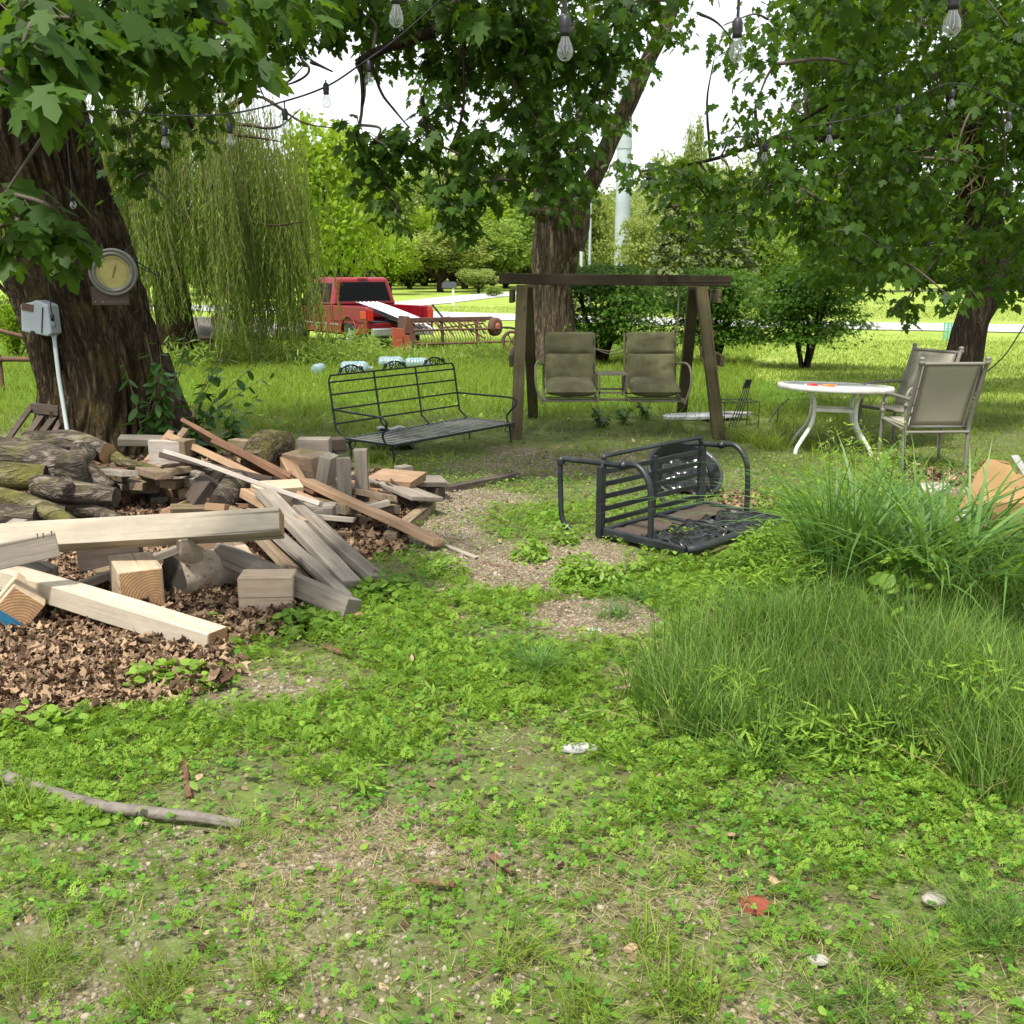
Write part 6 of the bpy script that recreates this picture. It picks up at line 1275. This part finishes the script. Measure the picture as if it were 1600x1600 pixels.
# dead leaf litter
L_crisp = ([(x_ * .8, y_, .22 * math.sin(y_ * 6 + x_ * 4) + .9 * x_ * x_) for x_, y_, _ in L_maple[0]], L_maple[1])
x, y = region(150000, 3.0, 9.3); px, py, g, l, t = masks(x, y)
x, y = sel(x, y, np.clip(l, 0, 1) * .85); n = len(x); print('litter', n)
scatter('leaf_litter', L_crisp, x, y, rng.uniform(.004, .055, n), rng.normal(0, .35, n), rng.normal(0, .55, n), rng.gamma(5, .006, n) + .012, M_dead)
x, y = region(5200, 1.9, 12); n = len(x)
scatter('leaf_litter', L_oval, x, y, rng.uniform(.004, .02, n), rng.normal(0, .3, n), rng.normal(0, .5, n), rng.uniform(.015, .05, n), M_dead)
# thatch: short dead straw
x, y = region(190000, 1.9, 8.5); px, py, g, l, t = masks(x, y)
nn = fbm(x, y, .35, 21); x, y = sel(x, y, np.clip((nn - .36) * 3.5, .08, 1) * (1 - l) * np.where(py > 1250, 1, .35)); n = len(x)
pos = np.stack([x, y, zg(x, y) + .004], 1); print('thatch', n)
stuff(link('dead_grass', blades('dead_grass', pos, rng.uniform(.012, .03, n), rng.uniform(.0015, .003, n), rng.uniform(1.5, 4.5, n), rng.uniform(-.5, .8, n), rng.random(n), 2), M_thatch))
# carpet weeds: ferny fronds
def frond(seed=0):
    r_ = random.Random(seed); V = []; Fc = []
    def dia(x, y, a, l, w_, z):
        b0 = len(V); ca, sa = math.cos(a), math.sin(a)
        V.extend([(x, y, z), (x + ca * l * .5 - sa * w_, y + sa * l * .5 + ca * w_, z + .02), (x + ca * l, y + sa * l, z - .03), (x + ca * l * .5 + sa * w_, y + sa * l * .5 - ca * w_, z + .02)]); Fc.append((b0, b0 + 1, b0 + 2, b0 + 3))
    for k in range(4):
        t_ = .25 + k * .2 + r_.uniform(-.03, .03); z = -.3 * t_ * t_ + r_.uniform(-.03, .03); Lp = (.42, .40, .30, .18)[k]
        for s_ in (-1, 1):
            a = PI / 2 - s_ * r_.uniform(.75, 1.1); dia(0, t_, a, Lp, .035, z)
            for q, da in ((.45, .8), (.45, -.8), (.8, .6), (.8, -.6)):
                dia(math.cos(a) * Lp * q, t_ + math.sin(a) * Lp * q, a + da, Lp * r_.uniform(.35, .5), .04, z)
    dia(0, .9, PI / 2, .25, .04, -.28); b0 = len(V); V.extend([(-.012, 0, 0), (.012, 0, 0), (.0, .95, -.27)]); Fc.append((b0, b0 + 1, b0 + 2)); return V, Fc
L_frond = frond()
def weedprob(x, y, sc, seed, lo=.30):
    px, py, g, l, t = masks(x, y); nn = fbm(x, y, sc, seed)
    dens = np.where(py > 1290, .26, 1.0) * (1 - sst(1240, 1330, py) * .0)
    dens = dens + blobs(px, py, [(1250, 1320, 330, 70, .7), (900, 1290, 260, 50, .5), (1150, 1380, 140, 50, .4), (1500, 1300, 150, 100, .6), (90, 1400, 120, 50, .3)])
    return px, py, g, l, t, np.clip(dens, 0, 1) * np.clip((nn - lo) * 4, 0, 1) * np.clip(1 - g * 1.25, 0, 1) * (1 - np.clip(l * 1.3, 0, 1)) * (1 - .7 * t)
x, y = region(130000, 1.95, 7.4); px, py, g, l, t, pr = weedprob(x, y, .5, 31)
pr *= np.where(py > 880, 1, .35); x, y = sel(x, y, pr * np.where(py < 1290, .95, .6)); n = len(x); print('fronds', n)
scatter('carpet_weeds', L_frond, x, y, rng.uniform(0, .035, n), rng.uniform(-.2, 1.1, n), rng.normal(0, .5, n), rng.uniform(.026, .062, n), M_weed, np.clip(rng.normal(.5, .28, n), 0, 1))
# clover
V = []; Fc = []
for k in range(3):
    a = k * 2 * PI / 3; b0 = len(V)
    for (u, v_) in ((0, 0), (.42, .35), (.36, .85), (0, .95), (-.36, .85), (-.42, .35)): V.append((u * math.cos(a) - v_ * math.sin(a), u * math.sin(a) + v_ * math.cos(a), -.1 * abs(u) + .12 * v_))
    Fc += [(b0, b0 + 1, b0 + 2, b0 + 3), (b0, b0 + 3, b0 + 4, b0 + 5)]
L_clov = (V, Fc)
x, y = region(130000, 1.95, 8.5); px, py, g, l, t, pr = weedprob(x, y, .32, 41, .40)
x, y = sel(x, y, pr * .42 + .018 * (1 - l) + .16 * (py > 1250)); n = len(x); print('clover', n)
scatter('clover', L_clov, x, y, rng.uniform(.008, .05, n), rng.normal(0, .3, n), rng.normal(0, .3, n), rng.uniform(.007, .016, n), M_clover)
# round and oval low leaves
for nm, T_, num, seed, s0, s1, mat, lo, k_ in (('creeping_weeds', L_round, 52000, 51, .012, .030, M_broad, .54, .5), ('plantain_weeds', L_oval, 42000, 61, .015, .048, M_broad, .55, .35), ('dark_low_weeds', L_oval, 110000, 71, .008, .024, M_weed, .38, .5)):
    x, y = region(num, 1.95, 9.3); px, py, g, l, t, pr = weedprob(x, y, .28, seed, lo); pr = np.maximum(pr, .02 * (1 - l)) + .12 * (py < 760)
    x, y = sel(x, y, pr * k_); n = len(x); print(nm, n)
    scatter(nm, T_, x, y, rng.uniform(.005, .06, n), rng.uniform(-.5, .6, n), rng.normal(0, .35, n), rng.uniform(s0, s1, n), mat)
# leafy clumps in front of the overturned settee and round the pile
def clump(px0, py0, rx, ry, n, hmax, size, mat, T_=L_oval, nm='leafy_weeds'):
    L_ = []
    c = G(px0, py0); a = rng.uniform(0, 2 * PI, n); r_ = rng.random(n) ** .5
    x = c.x + np.cos(a) * r_ * rx; y = c.y + np.sin(a) * r_ * ry; z = zg(x, y) + rng.random(n) ** .7 * hmax * (1.05 - r_ ** 2) + .01
    return np.stack([x, y, z], 1)
def clumps(nm, L_, size, mat, T_, pitch=(-.7, .3)):
    pos = np.concatenate([clump(*q) for q in L_]); n = len(pos)
    stuff(leafcloud(nm, T_, pos, rng.uniform(0, 2 * PI, n), rng.uniform(*pitch, n), rng.normal(0, .4, n), rng.uniform(size * .6, size * 1.3, n), mat, None))
Q = lambda *a: (a[0], a[1], a[2], a[3], a[4], a[5], 0, None)
clumps('leafy_weeds', [Q(925, 915, .22, .16, 520, .16), Q(905, 905, .16, .12, 300, .2), Q(1140, 900, .2, .14, 360, .14), Q(1190, 870, .22, .2, 420, .18), Q(985, 900, .2, .1, 260, .1), Q(1060, 850, .2, .2, 90, .12), Q(700, 900, .15, .12, 160, .1), Q(830, 870, .12, .2, 260, .12), Q(880, 850, .1, .1, 120, .15)], .042, M_broad, L_oval)
clumps('leafy_weeds', [Q(1260, 880, .45, .5, 1900, .30), Q(1330, 800, .5, .5, 1500, .28), Q(1230, 800, .3, .4, 700, .2), Q(1400, 800, .35, .3, 700, .22), Q(1560, 900, .3, .3, 900, .2), Q(1330, 760, .4, .3, 700, .5), Q(1390, 790, .3, .3, 600, .45), Q(1130, 1120, .3, .2, 500, .2), Q(1300, 1180, .5, .2, 900, .16), Q(1500, 1150, .4, .3, 700, .3), Q(1150, 930, .3, .2, 500, .12), Q(1250, 930, .3, .25, 900, .22)], .06, M_weed, L_lance, (-.6, .8))
clumps('leafy_weeds', [Q(1410, 960, .26, .22, 210, .34), Q(1480, 920, .24, .2, 110, .36), Q(1400, 1020, .15, .15, 60, .2)], .085, M_broad, L_round, (-1.0, .1))
clumps('leafy_weeds', [Q(290, 1070, .2, .13, 170, .1), Q(240, 1080, .12, .1, 70, .12), Q(470, 985, .25, .15, 330, .08), Q(60, 1150, .25, .12, 150, .1), Q(110, 1270, .2, .1, 110, .04), Q(330, 975, .1, .05, 50, .05), Q(105, 870, .1, .08, 40, .1), Q(600, 930, .2, .2, 240, .08)], .04, M_broad, L_round, (-.5, .4))
clumps('leafy_weeds', [Q(130, 812, .25, .12, 220, .12), Q(250, 860, .2, .1, 90, .1), Q(120, 690, .3, .15, 150, .5), Q(165, 700, .2, .1, 100, .4)], .05, M_dkweed, L_oval)
# lawn grass beyond the pile, tall and uncut
x, y = region(230000, 8.4, 31, .62, .6); dist = y
px, py = pix(x, y, gz(x, y))
keep = np.clip(1.25 * (9.5 / y) ** 1.35, 0, 1) * np.where(y < 10.8, .25 + .5 * (fbm(x, y, .8, 7) > .52), 1)
keep *= np.where((px > 620) & (px < 1210) & (y < 12.0), .40, 1) * (1 - ((px < 600) & (y < 9.0)) * .8)
mown = (px > 1180) & (y > 13) | (px > 1330) & (y > 9.5)
x1, y1 = sel(x[~mown], y[~mown], keep[~mown]); n = len(x1); print('lawn', n)
h = rng.uniform(.10, .24, n) * (.65 + .8 * fbm(x1, y1, 1.6, 17)) * np.where(y1 < 12, .75, 1)
stuff(link('uncut_grass', blades('uncut_grass', np.stack([x1, y1, zg(x1, y1) - .01], 1), h, .0035 + .0006 * y1, rng.uniform(.1, .6, n), rng.uniform(.1, .9, n), np.clip(rng.normal(.5, .25, n) + .35 * (fbm(x1, y1, 1.1, 27) - .5), 0, 1), 3), M_grass))
x1, y1 = sel(x[mown], y[mown], keep[mown] * .9); n = len(x1)
stuff(link('mown_lawn', blades('mown_lawn', np.stack([x1, y1, zg(x1, y1) - .01], 1), rng.uniform(.04, .11, n), .004 + .0006 * y1, rng.uniform(.1, .6, n), rng.uniform(.1, .9, n), rng.random(n), 2), M_grass))
x, y = region(60000, 24, 62, .62, 1); px, py = pix(x, y, gz(x, y)); rd = (abs((y - 42) + (x - 9) * .42) < 6.5)
x, y = x[~rd], y[~rd]; n = len(x)
stuff(link('far_lawn_grass', blades('far_lawn_grass', np.stack([x, y, gz(x, y) - .01], 1), rng.uniform(.05, .13, n), .0006 * y, rng.uniform(.1, .6, n), rng.uniform(.1, .9, n), rng.random(n), 2), M_grassm))
# sparse short grass on the gravel apron by the swing and over the foreground
x, y = region(110000, 2.0, 11.5); px, py, g, l, t, pr = weedprob(x, y, .45, 81, .42); pr = pr * np.where(py > 1300, .9, .25) + .30 * (py > 1280) + .35 * ((py < 780) & (fbm(x, y, .6, 83) > .5)); x, y = sel(x, y, pr * (1 - l)); n = len(x); print('short', n)
stuff(link('short_grass', blades('short_grass', np.stack([x, y, zg(x, y)], 1), rng.uniform(.03, .09, n), rng.uniform(.0014, .0034, n), rng.uniform(.2, 1.4, n), rng.uniform(.2, 1.4, n), np.clip(rng.random(n) + .25 * (y < 3.2), 0, 1), 3), M_grass))
# tall fine grass, right
x, y = region(260000, 2.6, 5.6); px, py, g, l, t = masks(x, y); t = t + (fbm(x, y, .45, 97) - .5) * .9 * (t > .02); x, y = sel(x, y, np.where(t > .42, np.clip(t, 0, 1), 0) * .34 * (.45 + 1.1 * (fbm(x, y, .16, 93) > .42))); n = len(x); print('fine', n)
h = rng.uniform(.12, .34, n) * (.45 + 1.2 * fbm(x, y, .35, 91))
stuff(link('fine_tall_grass', blades('fine_tall_grass', np.stack([x, y, zg(x, y)], 1), h, rng.uniform(.003, .0075, n), rng.uniform(.0, .35, n), rng.uniform(.05, .7, n), np.clip(rng.normal(.45, .42, n) + .5 * (fbm(x, y, .25, 95) - .5), 0, 1), 3), M_grassf))
k = rng.random(n) < .06
stuff(link('dry_grass', blades('dry_grass', np.stack([x, y, zg(x, y)], 1)[k], h[k] * .8, np.full(k.sum(), .004), rng.uniform(.2, 1.2, k.sum()), rng.uniform(.1, 1.5, k.sum()), rng.random(k.sum()), 3), M_thatch))
k = rng.random(n) < .05
stuff(link('grass_seed_stalks', blades('grass_seed_stalks', np.stack([x, y, zg(x, y)], 1)[k], h[k] * 1.35, np.full(k.sum(), .0028), rng.uniform(.0, .4, k.sum()), rng.uniform(.0, .4, k.sum()), rng.random(k.sum()), 3), M_pale))
# big tussocks of broad blades
def tuft(px0, py0, rad, n, h0, h1, wd, mat, la, lean=(.1, .7), curve=(.3, 1.6), name='grass_tuft', grp=None):
    c = G(px0, py0); a = rng.uniform(0, 2 * PI, n); r_ = rng.random(n) ** .6 * rad
    pos = np.stack([np.cos(a) * r_, np.sin(a) * r_, np.zeros(n)], 1)
    o = link(name, blades(name, pos, rng.uniform(h0, h1, n), rng.uniform(wd * .6, wd * 1.3, n), rng.uniform(*lean, n), rng.uniform(*curve, n), np.clip(rng.normal(.5, .25, n), 0, 1), 6), mat)
    o.location = (c.x, c.y, float(zg(np.array([c.x]), np.array([c.y]))[0]) - .01); tag(o, la, 'grass', grp); return o
tuft(1450, 925, .42, 460, .30, .98, .028, M_gblue, 'huge tussock of broad arching grass blades at the right', (.0, .8), (.1, 1.5), 'grass_tussock')
tuft(1320, 925, .17, 230, .45, .95, .017, M_gblue, 'upright blue-green grass clump left of the huge tussock', (.0, .3), (.1, .8), 'grass_tussock')
tuft(1590, 960, .2, 220, .3, .6, .010, M_gblue, 'grass clump spilling over at the right edge below the cardboard', (.1, .7), (.3, 1.2), 'grass_tussock')
tuft(1200, 1000, .14, 160, .2, .38, .007, M_gblue, 'medium grass clump left of the tall fine grass', (.1, .6), (.3, 1.0), 'grass_tussock')
gg = [(838, 1055, .06, 130, .12, .26, .0045, M_gblue, 'dense green grass tuft just below the gravel patch'), (1185, 1200, .07, 120, .12, .28, .006, M_grassf, 'pale broad-bladed tuft at the foot of the tall fine grass'), (800, 1500, .05, 70, .07, .14, .004, M_grass, 'yellow-green tuft right of bottom centre, upper one'), (1070, 1570, .08, 110, .07, .15, .005, M_grass, 'yellow-green tuft at the bottom right of centre'), (1420, 1520, .07, 110, .08, .17, .004, M_grass, 'tuft in the lower right corner area'), (1560, 1470, .1, 260, .10, .2, .003, M_grassf, 'dark fine tuft at the lower right edge'), (1340, 1575, .1, 160, .06, .13, .004, M_grassf, 'low dark green tuft at the bottom right'), (920, 1580, .06, 100, .06, .13, .004, M_grass, 'tuft at the bottom centre edge'), (250, 1560, .08, 200, .06, .12, .003, M_grass, 'grass tuft in the bottom left corner, right part'), (60, 1530, .12, 260, .06, .13, .003, M_grass, 'broad grass tuft in the bottom left corner'), (420, 1540, .05, 70, .07, .15, .004, M_grass, 'loose grass tuft left of bottom centre'), (380, 1320, .05, 50, .07, .14, .003, M_grass, 'thin tuft by the tip of the curved stick'), (30, 1290, .05, 50, .1, .2, .004, M_grass, 'thin tuft at the left edge in front of the curved stick'), (1010, 1480, .05, 60, .06, .12, .004, M_grass, 'small tuft below the red brick'), (960, 965, .08, 120, .08, .17, .004, M_gblue, 'blue-green tuft on the right of the gravel patch'), (1010, 940, .06, 90, .08, .16, .004, M_gblue, 'small tuft behind the blue-green one'), (585, 720, .12, 90, .12, .3, .006, M_grass, 'grass tuft beside the iron bench left leg'), (1160, 690, .12, 130, .14, .34, .006, M_grass, 'tall tuft right of the right swing leg'), (1200, 700, .2, 220, .15, .36, .006, M_grass, 'wispy tall tuft left of the patio table'), (640, 690, .1, 60, .15, .3, .005, M_grass, 'grass blades growing up through the iron bench seat')]
for q in gg: tuft(*q)
# flowering orchard-grass stalks before the table
def stalks(la, spots, h0, h1):
    for i, (px0, py0) in enumerate(spots):
        c = G(px0, py0); r = empty('grass_stalk', la[i], 'grass', (c.x, c.y, 0), 0, 'seed-headed grass stalks in front of the white table'); h = random.uniform(h0, h1); dx = random.uniform(-.1, .1)
        b = MB(); q = cr([(0, 0, 0), (dx * .3, 0, h * .5), (dx, 0, h)], 5); b.tube(q, lerpr([.003, .0015], len(q)), 4); b.build('stem', M_grassf, r)
        hp = []
        for k in range(52): t_ = 1 - (k % 5) * .07 * (1 + .3 * random.random()); hp.append(Vector((dx * t_, 0, h * t_)) + Vector((random.uniform(-.03, .03) * (1.2 - (t_ - .6)), random.uniform(-.02, .02), random.uniform(-.01, .02))))
        n = len(hp); leafcloud('seed_head', L_oval, np.array([tuple(p) for p in hp]), rng.uniform(0, 6.3, n), rng.uniform(.3, 1.4, n), rng.normal(0, .5, n), rng.uniform(.012, .024, n), M_pale, r)
S_ = [(1318, 860), (1332, 850), (1380, 845), (1300, 870), (1355, 840), (1400, 860), (1345, 880), (1372, 870), (1290, 850), (1408, 838)]
stalks(['pale seed-headed grass stalk, number unclear in the loose bunch before the white table'.replace(', number unclear', '')] * len(S_), S_, .45, .85)
# tall lance-leaved weeds and leafy saplings
def weed(la, px0, py0, h, nl, size, mat, T_=L_lance, name='tall_weed', d=None, lean=(0, 0), nst=1, spread=.05, pit=(-.6, .6)):
    c = G(px0, py0) if d is None else P(px0, py0, d); r = empty(name, la, 'plant', (c.x, c.y, c.z - .01)); pos = []; az = []; pt = []; sz = []; b = MB()
    for s_ in range(nst):
        a0 = random.uniform(0, 6.3); tx = lean[0] + math.cos(a0) * spread; ty = lean[1] + math.sin(a0) * spread; hh = h * random.uniform(.7, 1)
        q = cr([(0, 0, 0), (tx * .35, ty * .35, hh * .5), (tx, ty, hh)], 6); b.tube(q, lerpr([.0045 + h * .004, .0015], len(q)), 5)
        for k in range(nl):
            t_ = .12 + .88 * k / nl; j = min(len(q) - 1, int(t_ * (len(q) - 1))); pos.append(tuple(q[j])); az.append(k * 2.4 + a0); pt.append(random.uniform(*pit)); sz.append(size * random.uniform(.7, 1.15) * (1 - .4 * t_ ** 3))
    b.build('stem', M_wtwig, r); n = len(pos); leafcloud('leaves', T_, np.array(pos), np.array(az), np.array(pt), rng.normal(0, .3, n), np.array(sz), mat, r)
weed('bright lance-leaved weed standing in the left middle of the carpet of weeds', 570, 1240, .13, 22, .085, M_broad, pit=(-.9, .7), nst=2)
weed('second lance-leaved weed, nearer the gravel patch', 675, 1105, .14, 20, .09, M_broad, pit=(-.9, .7), nst=2)
weed('single weed with pointed leaves at the right, in front of the tall fine grass', 1500, 1215, .10, 8, .06, M_broad)
weed('small weed with pointed leaves rising from the dead leaves', 268, 1065, .10, 7, .05, M_broad)
weed('oval-leaved weed before the tall fine grass', 1290, 1115, .22, 7, .07, M_broad, L_oval)
weed('narrow fan-leaved weed in front of the tall fine grass', 1385, 1130, .14, 12, .12, M_weed)
for la, px0, py0, h, nst, lean in (('leafy dark sapling sprouting right of the leaning trunk foot', 262, 700, 1.15, 5, (.15, 0)), ('arching leafy sapling reaching right of the trunk over the lawn', 290, 700, .95, 6, (.6, .1)), ('low leafy sprout at the trunk foot above the scrap boards', 225, 690, .75, 4, (.05, -.1)), ('dark leafy sprout standing in the lawn behind the pile', 365, 690, .50, 4, (.1, 0))):
    weed(la, px0, py0, h, 15, .15, M_dkweed, L_oval, 'leafy_sapling', 8.9 if px0 < 300 else None, lean, nst, .28, (-.7, .3))
for i, (px0, py0, la) in enumerate(((940, 668, 'dark leafy weed growing under the left of the swing'), (975, 662, 'dark leafy weed under the swing table'), (1010, 655, 'small leafy weed under the right swing seat'))): weed(la, px0, py0, .28, 14, .09, M_dkweed, L_oval, nst=5, spread=.15)
# tall weeds round the machinery and under the willow
x, y = region(120000, 18.5, 26.5); px, py = pix(x, y, gz(x, y))
m1 = (px > 590) & (px < 850) & (y > 21.5) & (y < 24.4); m2 = (px > 230) & (px < 600) & (y > 20.5) & (y < 24.8); m3 = (px > 130) & (px < 330) & (y > 18.5) & (y < 21)
k = rng.random(len(x)) < np.where(m1, .4, np.where(m2, .6, np.where(m3, .4, 0))); x, y = x[k], y[k]; n = len(x); print('tallweeds', n)
h = rng.uniform(.25, .62, n) * (.2 + 1.5 * fbm(x, y, .8, 77)) * np.where(pix(x, y, gz(x, y))[0] > 590, .62, 1.0)
stuff(leafcloud('tall_weeds', L_lance, np.stack([x, y, gz(x, y) + h * rng.random(n)], 1), rng.uniform(0, 6.3, n), rng.uniform(-.3, 1.3, n), rng.normal(0, .5, n), rng.uniform(.10, .22, n), M_mid, None))
x, y = region(26000, 11, 20); px, py = pix(x, y, gz(x, y)); k = (px > 200) & (px < 780) & (rng.random(len(x)) < np.clip((fbm(x, y, .9, 57) - .5) * 5, 0, 1) * np.clip(1.6 - (y - 11) / 3, 0, 1)); x, y = x[k], y[k]; n = len(x)
stuff(leafcloud('lawn_weeds', L_oval, np.stack([x, y, gz(x, y) + rng.uniform(.02, .2, n)], 1), rng.uniform(0, 6.3, n), rng.uniform(-.6, .5, n), rng.normal(0, .4, n), rng.uniform(.04, .10, n), M_weed, None))
# flat nails on the grey board at the left
for i, (a, c) in enumerate(((59, 834), (68, 833), (81, 830))):
    r = MB(); r.tube([(0, 0, 0), (0, 0, .022)], .0022, 6); r.lathe([(0, .024), (.006, .024), (.006, .022), (0, .022)], 8); o = r.build('nail', M_rust); o.location = F(a, c + 8, .455); tag(o, 'rusty nail standing in the top edge of the short grey board at the left', 'nail', 'nails in the grey board')
